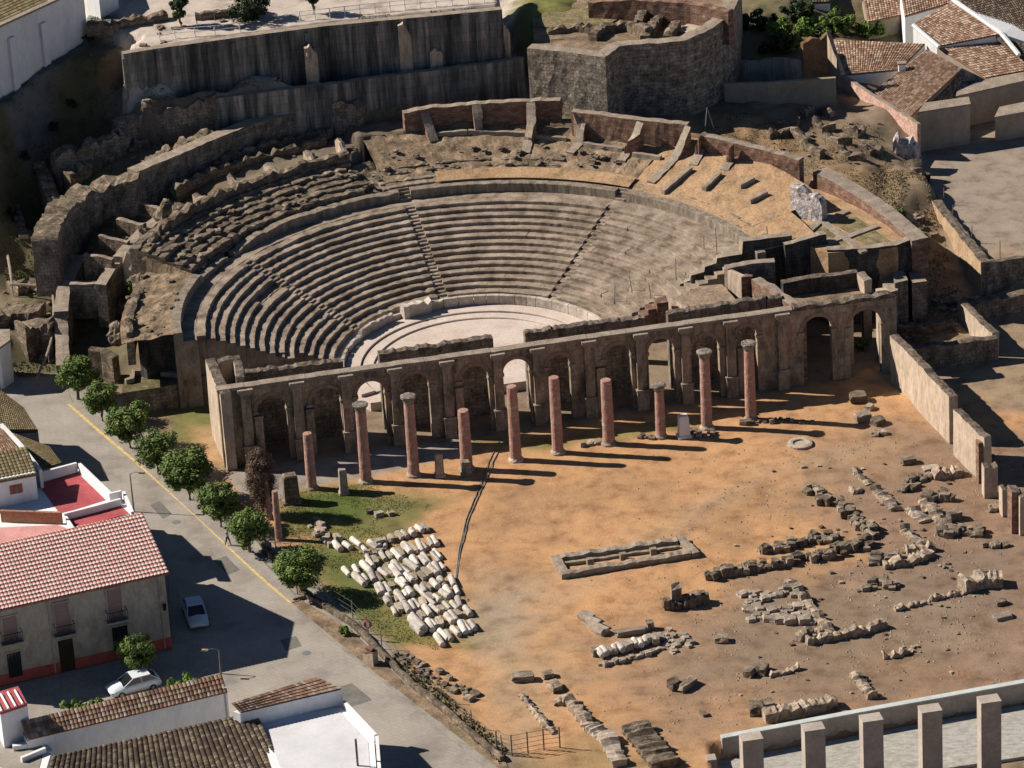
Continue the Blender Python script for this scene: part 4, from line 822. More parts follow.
t = thing('tripod', 'tall thin tripod of poles beside the brick chambers in the shade', 'tripod', atg(708,133,9)); b = atg(708,133,9)
for a in (0, 120, 240): mb = MB(); mb.tube([b + Vector((.9 * math.cos(R(a)), .9 * math.sin(R(a)), -.2)), b + Vector((0, 0, 3.0))], .05, 5); mb.build('leg', M_hoop, t)

for i, (t_, r0_, r1_) in enumerate(((147,41.2,44.6),(142,41.2,44.8),(137,41.4,45),(132,41.4,45))):
    P_ = [TH(r0_, t_, 8.6 + i * .45), TH(r1_, t_, 8.8 + i * .45)]; mb = MB(); ruin_wall(mb, P_, 5, .6, .5, .12, side=1, layers=2, mtop=1); o = mb.build('passage_sill', [M_rubble, M_cap], origin=Vector((P_[0].x, P_[0].y, 5))); tag(o, 'low sill crossing the sunken curved passage at the far left', 'ruin wall', 'low sills in the left passage')

for q_, lab in (([(142,166,12.8),(165,154,13),(190,143,13.2),(214,132,13.4)], 'broken rubble ridge between the smooth curved wall and the rubble-topped wall'), ([(70,176,11.6),(95,162,12.2),(122,152,12.6),(150,142,13.)], 'low crumbling ledge under the rubble-topped wall at the left'), ([(250,112,13.6),(280,104,13.8),(310,99,14)], 'low crumbling ledge at the foot of the long streaked curved wall')):
    P = [at(*p_) for p_ in q_]; mb = MB(); ruin_wall(mb, P, 7, 1.3, .35, .4, side=1, layers=3, fjit=.15); o = mb.build('ruin_wall', M_rubble, origin=Vector((P[0].x, P[0].y, 7))); tag(o, lab, 'ruin wall')
for r_, a_, b_, z_, lab in ((42.6, 128, 101, 11.1, 'broken inner ledge running along the passage behind the ruined left rows'), (44.6, 118, 99, 11.3, 'short outer ledge in the passage behind the ruined left rows'), (35.2, 176, 158, 8.6, 'short worn kerb curving over the earth left of the lower seats')):
    P = arc_pts(r_, a_, b_, lambda t: z_ + .3 * fbm(t, r_), .6); mb = MB(); ruin_wall(mb, P, 5, .8, .4, .3, side=1, layers=2, fjit=.12); o = mb.build('ruin_wall', M_rubble, origin=Vector((P[0].x, P[0].y, 5))); tag(o, lab, 'ruin wall')
# ================================================================== street
M_asph = mat('asphalt', [lin(.22,.20,.175), lin(.34,.305,.265), lin(.40,.36,.31)], .18, bump=.01, bscale=7, fine=.14)
M_pave = mat('paving', [lin(.27,.245,.215), lin(.36,.325,.285)], .6, bump=.02, fine=.15)
def setts(nt, s):       # faint paving joints and worn tyre bands
    g = nt.nodes.new('ShaderNodeNewGeometry'); mp = nt.nodes.new('ShaderNodeMapping'); mp.inputs['Rotation'].default_value = (0, 0, R(38)); nt.links.new(g.outputs['Position'], mp.inputs[0])
    b = nt.nodes.new('ShaderNodeTexBrick'); nt.links.new(mp.outputs[0], b.inputs['Vector']); b.inputs['Scale'].default_value = 1.0; b.inputs['Brick Width'].default_value = .9; b.inputs['Row Height'].default_value = .45; b.inputs['Mortar Size'].default_value = .03
    b.inputs['Color1'].default_value = lin(1, 1, 1); b.inputs['Color2'].default_value = lin(.95, .95, .95); b.inputs['Mortar'].default_value = lin(.86, .86, .86)
    v = nt.nodes.new('ShaderNodeVectorMath'); v.operation = 'MULTIPLY'; nt.links.new(s, v.inputs[0]); nt.links.new(b.outputs['Color'], v.inputs[1]); return v.outputs[0]
after(M_asph, setts); after(M_pave, setts)
M_yel = mat('yellow_paint', [lin(.50,.36,.12), lin(.66,.50,.20)], 1.5, bump=0, fine=.2)
def sheet(name, px, z, m, zb=-.3, step=None):
    mb = MB(); mb.prism([at(x, y, z)[:2] for x, y in px], zb, z); o = mb.build(name, m); o['kind'] = 'structure'; return o
sheet('road', [(-80,372),(20,376),(66,386),(74,404),(135,459),(200,517),(260,573),(296,605),(330,640),(420,712),(520,800),(560,850),(300,900),(-200,900),(-200,700),(-120,500)], .03, M_asph)
sheet('pavement', [(69.5,403),(77,401),(100,418),(160,462),(222,520),(268,566),(300,600),(292,602),(256,571),(135,459)], .15, M_pave)
sheet('pavement', [(-60,705),(0,687),(172,650),(168,560),(150,540),(168,560),(180,600),(207,671),(200,676),(40,717),(-60,744)][:4] + [(174,580),(207,668),(198,677),(40,717),(-60,744)], .15, M_pave)
sheet('verge', [(292,603),(300,599),(351,630),(406,685),(503,757),(512,775),(497,766),(440,722),(375,672),(322,628)], .08, MATS['earth_orange'] if 0 else M_dry)
mb = MB(); L_ = [at(x, y, .036) for x, y in ((68.5,404),(100,432),(135,461),(200,519),(256,573),(291,603))]
for a, b in zip(L_[:-1], L_[1:]):
    n_ = (b - a).cross(Vector((0, 0, 1))).normalized() * .16; mb.quad(a - n_, a + n_, b + n_, b - n_)
o = mb.build('road_marking', M_yel); o['kind'] = 'structure'
for q in ([(214,560),(226,556),(240,570),(228,575)], [(330,690),(352,683),(372,700),(348,708)], [(150,505),(160,501),(172,514),(163,519)], [(280,640),(296,636),(302,646),(286,651)]):
    mb = MB(); mb.prism([at(x, y, .03)[:2] for x, y in q], .0, .036); o = mb.build('road_patch', mat('tar_patch', [lin(.13,.125,.115), lin(.20,.19,.17)], .8, bump=0, fine=.12) if 'tar_patch' not in MATS else MATS['tar_patch']); o['kind'] = 'structure'
for i, (x, y, lab) in enumerate(((306,653,'round iron manhole cover in the sunlit road near the kerb'),(176,522,'round iron manhole cover in the upper street'))):
    p = at(x, y, .03); mb = MB(); lathe(mb, p, [(.42, -.02), (.42, .02), (.38, .026)], 20); o = mb.build('manhole_cover', M_hoop, origin=p); tag(o, lab, 'manhole cover')
# low wall and wire fence along the site
bd = [(232,500),(262,545),(300,590),(351,622),(380,652),(406,679),(440,706),(470,732),(500,757)]
P = [at(x, y, .55) for x, y in bd]; mb = MB(); ruin_wall(mb, P, 0, .45, .7, .1, side=1, layers=1); o = mb.build('low_wall', M_rubble, origin=Vector((P[0].x, P[0].y, 0))); tag(o, 'long low rubble kerb wall dividing the street from the orange court', 'wall')
t = thing('wire_fence', 'thin wire fence with grey posts along the street edge of the court', 'fence', at(262,545)); M_post = mat('fence_post', [lin(.14,.13,.12), lin(.22,.21,.19)], 2, bump=0, fine=.1)
Q = resample([at(x + 2, y - 3, 0) for x, y in bd[1:]], 3.0)
for q in Q:
    mb = MB(); mb.tube([q, q + Vector((0, 0, 1.9))], .05, 6); mb.build('post', M_post, t)
for z in (.7, 1.2, 1.8):
    mb = MB(); mb.tube([q + Vector((0, 0, z)) for q in Q], .012, 4); mb.build('wire', M_post, t)
t = thing('site_gate', 'small wire mesh gate with upright posts at the lower end of the court', 'gate', at(520,750))
G = [(497,752),(512,756),(528,753),(544,750),(560,748)]
for x, y in G:
    q = at(x, y); mb = MB(); mb.tube([q, q + Vector((0, 0, 2.1))], .07, 6); mb.build('post', M_post, t)
for z in (.15, .6, 1.05, 1.5, 2.0):
    mb = MB(); mb.tube([at(x, y) + Vector((0, 0, z)) for x, y in G], .025, 4); mb.build('rail', M_post, t)
q0, q1 = at(559, 748), at(548, 700)
# lamps and signs
def lamp(px, yb, yt, lab, arm=1):
    b, h = hgt(px, yb, px, yt); t = thing('street_lamp', lab, 'street lamp', b); mb = MB(); mb.tube([b, b + Vector((0, 0, h))], [.09, .05], 8); mb.build('pole', M_post, t)
    mb = MB(); mb.tube([b + Vector((0, 0, h)), b + Vector((.5 * arm, -.15, h + .25)), b + Vector((1.1 * arm, -.3, h + .25))], .04, 6); mb.build('arm', M_post, t)
    mb = MB(); mb.box(b + Vector((1.2 * arm, -.3, h + .14)), .6, .26, .16, -.2); mb.build('lamp_head', M_cap, t)
lamp(134, 512, 474, 'thin grey lamp post at the left kerb beside the red roof terraces')
lamp(221, 674, 650, 'short lamp post standing in the shade at the street corner', -1)
b, h = hgt(369, 640, 369, 624); t = thing('road_sign', 'round red and white no-entry style sign at the kerb by the fence', 'road sign', b); mb = MB(); mb.tube([b, b + Vector((0, 0, h + .5))], .05, 6); mb.build('pole', M_post, t)
mb = MB(); mb.tube([b + Vector((0, -.06, h)), b + Vector((0, -.10, h))], .38, 18); mb.build('sign_plate', mat('sign_red', [lin(.55,.05,.05)] * 2, 1, bump=0, fine=.02), t)
mb = MB(); mb.box(b + Vector((0, -.12, h - .28)), .26, .03, .56); mb.build('sign_panel', M_white, t)
b = at(371, 664); t = thing('utility_box', 'squat beige utility cabinet with a brown tiled top beside the fence', 'utility cabinet', b); mb = MB(); mb.box(b, 1.1, .8, 1.35, -.6); mb.build('cabinet', M_lit, t)
mb = MB(); mb.prism([(b.x + .75 * math.cos(a), b.y + .65 * math.sin(a)) for a in (R(10), R(110), R(190), R(290))], 1.35, [1.4, 1.45, 1.4, 1.45]); mb.box(b + Vector((0, 0, 1.5)), .7, .5, .18, -.6); mb.build('lid', M_brick, t)
b = at(302, 598); t = thing('barrier_block', 'small kerb island with a post where the yellow line ends', 'kerb block', b); mb = MB(); mb.box(b, 2.0, .5, .35, .45); mb.build('block', M_cap, t)
mb = MB(); mb.tube([b + Vector((-.4, .1, .3)), b + Vector((-.4, .1, 2.0))], .06, 6); mb.build('post', M_post, t)
# ------------------------------------------------------------------ cars
M_tyre = mat('rubber', [lin(.015,.015,.015)] * 2, 2, bump=0, fine=.05, rough=.8); M_glass = mat('car_glass', [lin(.012,.016,.02)] * 2, 2, bump=0, fine=0, rough=.08, spec=.6)
M_rim = mat('wheel_rim', [lin(.4,.4,.4)] * 2, 2, bump=0, fine=0, rough=.3, metal=.8); M_lamp = mat('lamp_glass', [lin(.6,.6,.6)] * 2, 2, bump=0, fine=0, rough=.1); M_tail = mat('tail_glass', [lin(.35,.02,.02)] * 2, 2, bump=0, fine=0, rough=.2)
def car(px, py, tox, toy, lab, col, z=.03):
    b = at(px, py, z); d = at(tox, toy, z) - b; yaw = math.atan2(d.y, d.x); t = thing('parked_car', lab, 'car', b, 'cars parked in the shaded street'); c, s_ = math.cos(yaw), math.sin(yaw)
    mp_ = mat('car_paint', [col, col], 1, bump=0, fine=.02, rough=.3, spec=.5)
    T = lambda x, y, z_: (b.x + 1.2 * (x * c - y * s_), b.y + 1.2 * (x * s_ + y * c), b.z + 1.12 * z_)
    st = [(-1.98,.45,.62,.80,.62),(-1.9,.30,.88,.80,.70),(-1.5,.25,.95,.82,.76),(-.7,.25,.93,.83,.78),(.5,.25,.90,.83,.78),(1.0,.25,.86,.82,.76),(1.6,.27,.74,.80,.70),(1.92,.32,.60,.76,.60),(1.98,.42,.50,.70,.55)]
    mb = MB(); V = []
    for x, z0, z1, w0, w1 in st:
        V += [T(x, -w0 * .92, z0), T(x, -w0, (z0 + z1) / 2), T(x, -w1, z1), T(x, 0, z1 + .05), T(x, w1, z1), T(x, w0, (z0 + z1) / 2), T(x, w0 * .92, z0)]
    n_ = 7; F = [(i * n_ + k, i * n_ + k + 1, (i + 1) * n_ + k + 1, (i + 1) * n_ + k) for i in range(len(st) - 1) for k in range(n_ - 1)] + [tuple(range(n_))[::-1], tuple((len(st) - 1) * n_ + k for k in range(n_))]
    F += [(i * n_, (i + 1) * n_, (i + 1) * n_ + 6, i * n_ + 6) for i in range(len(st) - 1)]
    mb.add(V, [f[::-1] for f in F]); mb.build('body', mp_, t, smooth=True)
    cab = [(-1.75,.93,.70),(-1.15,1.36,.58),(.15,1.38,.58),(.95,.89,.70)]     # greenhouse
    mb = MB(); V = []
    for x, z1, w in cab: V += [T(x, -w, z1), T(x, w, z1)]
    base_ = [T(-1.75, -.72, .9), T(-1.75, .72, .9), T(.95, -.72, .86), T(.95, .72, .86)]
    mb.add(V, [(0, 1, 3, 2), (2, 3, 5, 4), (4, 5, 7, 6), (0, 2, 4, 6), (1, 7, 5, 3)]); mb.build('windows', M_glass, t)
    mb = MB(); mb.prism([T(x, y, 0)[:2] for x, y in ((-1.2,-.6),(.18,-.6),(.18,.6),(-1.2,.6))], b.z + 1.525, b.z + 1.60)
    for sx in (-1, 1):
        for p0, p1 in (((-1.15, .59, 1.38), (-1.78, .72, .92)), ((.15, .59, 1.39), (.96, .72, .88)), ((-.45, .60, 1.38), (-.45, .76, .92))):
            mb.tube([T(p0[0], p0[1] * sx, p0[2]), T(p1[0], p1[1] * sx, p1[2])], .04, 5)
    mb.build('roof', mp_, t)
    for x in (-1.25, 1.2):
        for y in (-.74, .74):
            mb = MB(); mb.tube([T(x, y - .1, .3), T(x, y + .1, .3)], .3, 16); w = mb.build('wheel', M_tyre, t)
            mb = MB(); sg = 1 if y > 0 else -1; mb.tube([T(x, y + sg * .09, .3), T(x, y + sg * .115, .3)], .18, 12); mb.build('rim', M_rim, w)
    for y in (-.55, .55):
        mb = MB(); mb.box(T(1.93, y, .48), .12, .28, .14, yaw); mb.build('headlight', M_lamp, t); mb = MB(); mb.box(T(-1.95, y, .62), .1, .26, .2, yaw); mb.build('tail_light', M_tail, t)
car(196, 619, 203, 640, 'pale blue hatchback parked along the kerb in the street shade', lin(.45,.56,.66))
car(134, 690, 62, 709, 'white hatchback parked in front of the balcony house, half hidden by a tiled roof', lin(.68,.74,.78))
# ------------------------------------------------------------------ people
def person(px, py, z, yaw, lab, top, legs, skin=lin(.4,.25,.18)):
    b = at(px, py, z); me = bpy.data.meshes.new('person'); V = [(0,0,.92),(0,0,1.15),(0,.0,1.38),(0,0,1.5),(.02,0,1.62),(.02,0,1.72), (.0,.10,.86),(.16,.10,.48),(.22,.10,.06),(.34,.10,.03),(0,-.10,.86),(-.08,-.10,.48),(-.26,-.10,.08),(-.16,-.10,.03),(0,.20,1.40),(-.08,.24,1.14),(.02,.24,.92),(0,-.20,1.40),(.10,-.24,1.14),(.24,-.22,.94)]
    E_ = [(0,1),(1,2),(2,3),(3,4),(4,5),(0,6),(6,7),(7,8),(8,9),(0,10),(10,11),(11,12),(12,13),(2,14),(14,15),(15,16),(2,17),(17,18),(18,19)]
    rad = [.15,.14,.16,.07,.10,.09,.10,.075,.05,.045,.10,.075,.05,.045,.07,.05,.04,.07,.05,.04]
    me.from_pydata(V, E_, []); o = bpy.data.objects.new('person', me); SC.collection.objects.link(o); o.modifiers.new('s', 'SKIN')
    for i, r_ in enumerate(rad): me.skin_vertices[0].data[i].radius = (r_, r_ * (1.25 if i in (1, 2) else 1))
    me.skin_vertices[0].data[0].use_root = True
    sb = o.modifiers.new('u', 'SUBSURF'); sb.levels = 1; sb.render_levels = 1; o.location = b; o.rotation_euler = (0, 0, yaw)
    m = mat('clothes_' + str(px), [lin(.1,.1,.1)] * 2, 1, bump=0, fine=0); nt = m.node_tree; bs = nt.nodes['Principled BSDF']; nt.links.remove(bs.inputs['Base Color'].links[0])
    tc = nt.nodes.new('ShaderNodeTexCoord'); sp = nt.nodes.new('ShaderNodeSeparateXYZ'); nt.links.new(tc.outputs['Object'], sp.inputs[0]); cr = nt.nodes.new('ShaderNodeValToRGB'); cr.color_ramp.interpolation = 'CONSTANT'
    mr = nt.nodes.new('ShaderNodeMapRange'); mr.inputs[2].default_value = 1.8; nt.links.new(sp.outputs['Z'], mr.inputs[0]); nt.links.new(mr.outputs[0], cr.inputs[0]); el = cr.color_ramp.elements; el[0].color = legs; el[1].position = .53; el[1].color = top; e = el.new(.825); e.color = skin; e = el.new(.92); e.color = lin(.03,.02,.015)
    nt.links.new(cr.outputs[0], bs.inputs['Base Color']); me.materials.append(m); return tag(o, lab, 'person')
person(228, 545, .15, -.4, 'person in dark clothes with a white top walking on the pavement between the street trees', lin(.5,.5,.5), lin(.03,.03,.04))
# cable across the court and the two-part track
for dx in (0, 5):
    mb = MB(); P = [atg(x + dx * (1 - i / 6), y, 0) + Vector((0, 0, .06)) for i, (x, y) in enumerate(((502,436),(489,462),(478,490),(466,520),(459,550),(455,585)))]
    mb.tube(resample(P, 1.5), .045, 6); o = mb.build('cable', MATS['grey_iron']); tag(o, ('left' if dx == 0 else 'right') + ' one of two grey cables snaking across the court from the arcade', 'cable', 'grey cables across the court')
# ================================================================== houses
def tmats(nm, cs): return [mat(nm + str(i), [tuple(q * .85 for q in c[:3]) + (1,), c], 2.5, bump=.02, fine=.2) for i, c in enumerate(cs)]
T_brown = tmats('clay_tile', [lin(.36,.22,.15), lin(.29,.17,.11), lin(.44,.30,.21), lin(.21,.13,.09), lin(.50,.39,.30)])
T_red = tmats('red_tile', [lin(.40,.15,.125), lin(.33,.115,.095), lin(.46,.20,.165), lin(.68,.52,.48), lin(.74,.60,.55)])
T_dark = tmats('dark_tile', [lin(.09,.065,.05), lin(.13,.10,.07), lin(.17,.13,.09), lin(.07,.05,.04), lin(.21,.17,.12)])
T_moss = tmats('moss_tile', [lin(.20,.16,.09), lin(.15,.13,.06), lin(.26,.20,.12), lin(.18,.12,.07), lin(.23,.21,.11)])
def tile_roof(parent, A, B, Cc, D, mats, pitch=.36, course=.45, amp=.07, two=False, name='roof'):
    """A,B eave ends, C,D ridge ends (C above B)"""
    A, B, Cc, D = map(Vector, (A, B, Cc, D)); wid = max((B - A).length, (Cc - D).length); L = max((D - A).length, (Cc - B).length)
    nc = max(2, int(wid / pitch)); nr = max(2, int(L / course)); nrm = (B - A).cross(D - A).normalized(); nrm = nrm if nrm.z > 0 else -nrm
    mb = MB(); prof = [(0, 0), (.22, .75), (.5, 1), (.78, .75)]
    sub = 2
    for j in range(nr * sub):
        v0, v1 = j / (nr * sub), (j + 1) / (nr * sub); row = []
        for v, up in ((v0, 1 if j % sub == 0 else .5), (v1, .5 if j % sub == 0 else 0)):
            l = A.lerp(D, v); r_ = B.lerp(Cc, v); rr = []
            for i in range(nc):
                for a, h_ in prof: rr.append(l.lerp(r_, (i + a) / nc) + nrm * (amp * h_ + .05 * up))
            rr.append(r_ + nrm * .05 * up); row.append(rr)
        o = len(mb.v); k = len(row[0]); mb.v += [tuple(p) for rr in row for p in rr]
        for i in range(k - 1):
            mb.f.append((o + i, o + i + 1, o + k + i + 1, o + k + i)); random.seed(i // 4 * 977 + (j // 2) * 131)
            mi = random.choice((0, 0, 1, 2, 3, 4)) if not two else ((3 + random.randint(0, 1)) if j % 2 == 0 else random.randint(0, 2)); mb.m.append(mi)
    random.seed(int(A.x * 10) & 1023)
    th = nrm * -.22
    for a, b in ((A, B), (B, Cc), (Cc, D), (D, A)): mb.quad(a + th, b + th, b, a, 1)
    mb.quad(A + th, D + th, Cc + th, B + th, 1)
    return mb.build(name, mats, parent)
def perp_z(c, d, px, py, lo=0, hi=25):     # height at which a pixel lies square to direction d from corner c
    f = lambda z: (at(px, py, z) - c).to_2d().dot(d.to_2d())
    a, b = lo, hi
    for _ in range(40):
        m_ = (a + b) / 2
        if f(a) * f(m_) <= 0: b = m_
        else: a = m_
    return at(px, py, (a + b) / 2)
def walls(parent, pts, zb, zt, m, name='wall'):
    mb = MB(); mb.prism([(p[0], p[1]) for p in pts], zb, zt); return mb.build(name, m, parent)
M_fac = mat('aged_facade', [lin(.22,.20,.165), lin(.36,.32,.26), lin(.44,.40,.33)], .5, stretch=(1, 1, .5), bump=.02, fine=.2)
M_redp = mat('red_plinth', [lin(.30,.07,.05), lin(.40,.10,.08)], .8, bump=.01, fine=.15)
M_redf = mat('red_terrace', [lin(.34,.07,.08), lin(.46,.11,.115)], .7, bump=.01, fine=.15); M_pinkf = mat('pink_terrace', [lin(.55,.25,.24), lin(.66,.36,.33)], .5, bump=.01, fine=.15)
M_shut = mat('shutter', [lin(.24,.16,.15), lin(.30,.20,.19)], 1, stretch=(.2,.2,5), bump=.01, fine=.2); M_dkwood = mat('dark_wood', [lin(.02,.014,.01), lin(.05,.035,.025)], 1, bump=0, fine=.2)
M_iron = mat('black_iron', [lin(.02,.02,.02)] * 2, 1, bump=0, fine=.1); M_wglass = mat('window_glass', [lin(.02,.025,.03)] * 2, 1, bump=0, fine=0, rough=.1, spec=.5)
# --- balcony house
c0 = at(172, 648); c1 = at(0, 687); d = (c1 - c0).normalized(); back = Vector((d.y, -d.x, 0)); back = back if back.y > 0 else -back
lft = c0 + d * 21; _, HE = hgt(172, 648, 163.5, 570)
e0 = Vector((c0.x, c0.y, HE)); ridge0 = perp_z(e0, d, 139, 514, 5, 20)
dep = (ridge0 - e0).dot(back); dep = max(3., dep); print('house L eave', HE, 'ridge', ridge0, 'dep', dep)
H1 = thing('balcony_house', 'two-storey house with a pink tiled roof, shuttered balconies and a red painted plinth', 'house', c0)
def on(a, b_, z): p = c0 + d * a + back * b_; p.z = z; return p
mb = MB(); mb.prism([on(0, 0, 0)[:2], on(21, 0, 0)[:2], on(21, dep * 1.0, 0)[:2], on(0, dep * 1.0, 0)[:2]], 0, HE - .1)
RZ = ridge0.z
mb.quad(on(0, 0, HE - .12), on(0, dep, HE - .12), on(0, dep, RZ - .3), on(0, 0, HE - .1)); mb.build('wall', M_fac, H1)
walls(H1, [on(-.05, -.06, 0), on(21, -.06, 0), on(21, .3, 0), on(-.05, .3, 0)], 0, 1.15, M_redp, 'plinth'); walls(H1, [on(-.06, -.05, 0), on(.3, -.05, 0), on(.3, dep, 0), on(-.06, dep, 0)], 0, 1.14, M_redp, 'plinth')
walls(H1, [on(-.1, -.12, 0), on(21, -.12, 0), on(21, .2, 0), on(-.1, .2, 0)], HE - .35, HE - .12, M_fac, 'eaves_moulding')
tile_roof(H1, on(-.35, -.45, HE - .12), on(21, -.45, HE - .12), on(21, dep, RZ), on(-.35, dep, RZ), T_red, pitch=.34, course=.50, two=True)
bz_ = 7.4; tile_roof(H1, on(21, dep + bz_, RZ - 4.25), on(-.35, dep + bz_, RZ - 4.25), on(-.35, dep + .02, RZ), on(21, dep + .02, RZ), T_red, pitch=.34, course=.50, two=True, name='rear_roof')
mb = MB(); mb.add([on(0, dep, 0), on(21, dep, 0), on(21, dep + bz_, 0), on(0, dep + bz_, 0), on(0, dep, RZ - .25), on(21, dep, RZ - .25), on(21, dep + bz_, RZ - 4.5), on(0, dep + bz_, RZ - 4.5)], [(0, 1, 5, 4), (1, 2, 6, 5), (2, 3, 7, 6), (3, 0, 4, 7), (4, 5, 6, 7)]); mb.build('rear_wall', M_fac, H1)
def fpos(px, py):         # pixel to (along, height) on the facade plane
    o = Vector((0, 0, CAMH)); dr = cR * ((px - 512) / FOC) + cU * ((384 - py) / FOC) + cF; t = (c0 - o).dot(back) / dr.dot(back); p = o + dr * t; return (p - c0).dot(d), p.z
def opening(parent, a, z0, w, h, kind):
    q = lambda x, y, z: on(x, y, z)
    if kind == 'balcony':
        mb = MB(); mb.prism([q(a - w / 2, -.05, 0)[:2], q(a + w / 2, -.05, 0)[:2], q(a + w / 2, .1, 0)[:2], q(a - w / 2, .1, 0)[:2]], z0, z0 + h); wd_ = mb.build('window', M_shut, parent)
        mb = MB(); mb.prism([q(a - w / 2 - .15, -.1, 0)[:2], q(a + w / 2 + .15, -.1, 0)[:2], q(a + w / 2 + .15, .1, 0)[:2], q(a - w / 2 - .15, .1, 0)[:2]], z0 + h, z0 + h + .12)
        for sx in (-1, 1): mb.prism([q(a + sx * (w / 2 + .14), -.1, 0)[:2], q(a + sx * (w / 2 + .02), -.1, 0)[:2], q(a + sx * (w / 2 + .02), .1, 0)[:2], q(a + sx * (w / 2 + .14), .1, 0)[:2]], z0, z0 + h - .01)
        mb.build('frame', M_fac, wd_)
        mb = MB(); mb.prism([q(a - w / 2 - .35, -.75, 0)[:2], q(a + w / 2 + .35, -.75, 0)[:2], q(a + w / 2 + .35, .0, 0)[:2], q(a - w / 2 - .35, .0, 0)[:2]], z0 - .22, z0 - .06); bl = mb.build('balcony', M_fac, parent)
        mb = MB(); W_ = w / 2 + .3; k = 12
        for i in range(k + 1):
            x = a - W_ + 2 * W_ * i / k; mb.tube([q(x, -.7, z0 - .06), q(x, -.7, z0 + .95)], .022, 4)
        mb.tube([q(a - W_, -.02, z0 + .95), q(a - W_, -.7, z0 + .95), q(a + W_, -.7, z0 + .95), q(a + W_, -.02, z0 + .95)], .04, 5); mb.tube([q(a - W_, -.7, z0 + .1), q(a + W_, -.7, z0 + .1)], .03, 5); mb.build('railing', M_iron, bl)
    else:
        mb = MB(); mb.prism([q(a - w / 2, -.075, 0)[:2], q(a + w / 2, -.075, 0)[:2], q(a + w / 2, .1, 0)[:2], q(a - w / 2, .1, 0)[:2]], z0, z0 + h); o = mb.build(kind, M_dkwood if kind == 'door' else M_wglass, parent)
        mb = MB(); mb.prism([q(a - w / 2 - .15, -.1, 0)[:2], q(a + w / 2 + .15, -.1, 0)[:2], q(a + w / 2 + .15, .05, 0)[:2], q(a - w / 2 - .15, .05, 0)[:2]], z0 + h + .0, z0 + h + .14); mb.build('lintel', M_fac, o)
        if kind == 'window':
            mb = MB()
            for i in range(5): x = a - w / 2 + w * i / 4; mb.tube([q(x, -.12, z0), q(x, -.12, z0 + h)], .02, 4)
            mb.build('grille', M_iron, o)
for (xa, ya, xb, yb) in ((1,616,19,640),(54,602,70,632),(107,588,122,618)):
    a0, z1 = fpos((xa + xb) / 2, ya); a1, z0 = fpos((xa + xb) / 2, yb); opening(H1, (a0 + a1) / 2, z0, 1.25, z1 - z0, 'balcony')
a0, z1 = fpos(65, 640); opening(H1, a0, .1, 1.35, z1, 'door')
a0, z1 = fpos(13, 652); opening(H1, a0, .7, 1.2, z1 - .7, 'window'); a0, z1 = fpos(119, 626); opening(H1, a0, .8, 1.4, z1 - .8, 'window')
for px in (47, 160):
    a0, _z = fpos(px, 600); mb = MB(); mb.tube([on(a0, -.1, HE - .3), on(a0, -.1, .2)], .05, 6); mb.build('drainpipe', M_fac, H1)
a0, z_ = fpos(163, 605); mb = MB(); mb.box(on(a0, -.5, z_ - .2), .3, .5, .45, 0); mb.build('wall_lantern', M_iron, H1)
# --- terraces behind it
ZT = 6.2
def zpoly(px, z): return [at(x, y, z) for x, y in px]
H2 = thing('terrace_house', 'white house with red roof terraces and white parapets beside the street', 'house', at(90,520,0))
p2 = zpoly([(34,480),(77,468),(110,498),(123,493),(131,513),(60,532),(-30,560),(-30,500)], ZT); walls(H2, p2, 0, ZT, M_white)
walls(H2, zpoly([(38,484),(77,472),(106,500),(60,514)], ZT + .02), ZT - .1, ZT + .03, M_redf, 'terrace_floor'); walls(H2, zpoly([(66,518),(120,505),(129,513),(72,530)], ZT + .02), ZT - .1, ZT + .03, M_redf, 'terrace_floor')
walls(H2, zpoly([(-30,534),(58,530),(72,535),(0,560),(-30,570)], ZT - .5), ZT - .6, ZT + .05, M_pinkf, 'terrace_floor')
def parapet(parent, px, h, z=ZT, th=.28, m=M_white):
    P = [at(x, y, z + h) for x, y in px]; mb = MB(); ruin_wall(mb, P, z - .2, th, 2.0, .005, side=1, layers=1, fjit=0, mtop=1); return mb.build('parapet', [m, m], parent)
parapet(H2, [(36,474),(77,463)], 1.0); parapet(H2, [(78,463.5),(109,493)], 1.0); parapet(H2, [(109,494),(121.5,491)], 1.0); parapet(H2, [(122,491.5),(131,512)], .6); parapet(H2, [(64,514),(92,507),(121,499)], .7); parapet(H2, [(62,513),(72,529)], .5)
P = [at(0,511,ZT + 1.2), at(61,513,ZT + 1.2)]; mb = MB(); ruin_wall(mb, P, ZT - .5, .3, 2, .005, side=1, layers=1, fjit=0); mb.build('partition_wall', mat('orange_render', [lin(.42,.20,.12), lin(.50,.26,.16)], .6, fine=.15), H2)
H3 = thing('rooftop_room', 'small white rooftop block with a red shuttered window and a mossy sloping roof', 'house', at(20,500,0))
q = zpoly([(-20,505),(3,500),(39,491),(35,478),(-20,490)], ZT); mb = MB(); b0 = [at(3,507,ZT), at(38.5,499,ZT)]
w = [at(-25,512,ZT)] + [at(38.5,499.5,ZT)]; dd = (w[1] - w[0]).normalized(); bk = Vector((-dd.y, dd.x, 0)); 
walls(H3, [w[0], w[1], w[1] + bk * 4.2, w[0] + bk * 4.2], ZT - .1, ZT + 2.9, M_white)
E0, E1 = w[0] + Vector((0, 0, 2.75)) - bk * .15, w[1] + Vector((0, 0, 2.75)) - bk * .15; tile_roof(H3, E0, E1 + dd * .15, E1 + dd * .15 + bk * 4.2 + Vector((0, 0, 1.0)), E0 + bk * 4.2 + Vector((0, 0, 1.0)), T_moss)
mb = MB(); c = w[1] - dd * 2.0 - bk * .03; mb.box((c.x, c.y, ZT + 1.1), 1.2, .12, .9, math.atan2(dd.y, dd.x)); wn = mb.build('window', mat('red_shutter', [lin(.35,.10,.07)] * 2, 1, bump=0, fine=.1), H3)
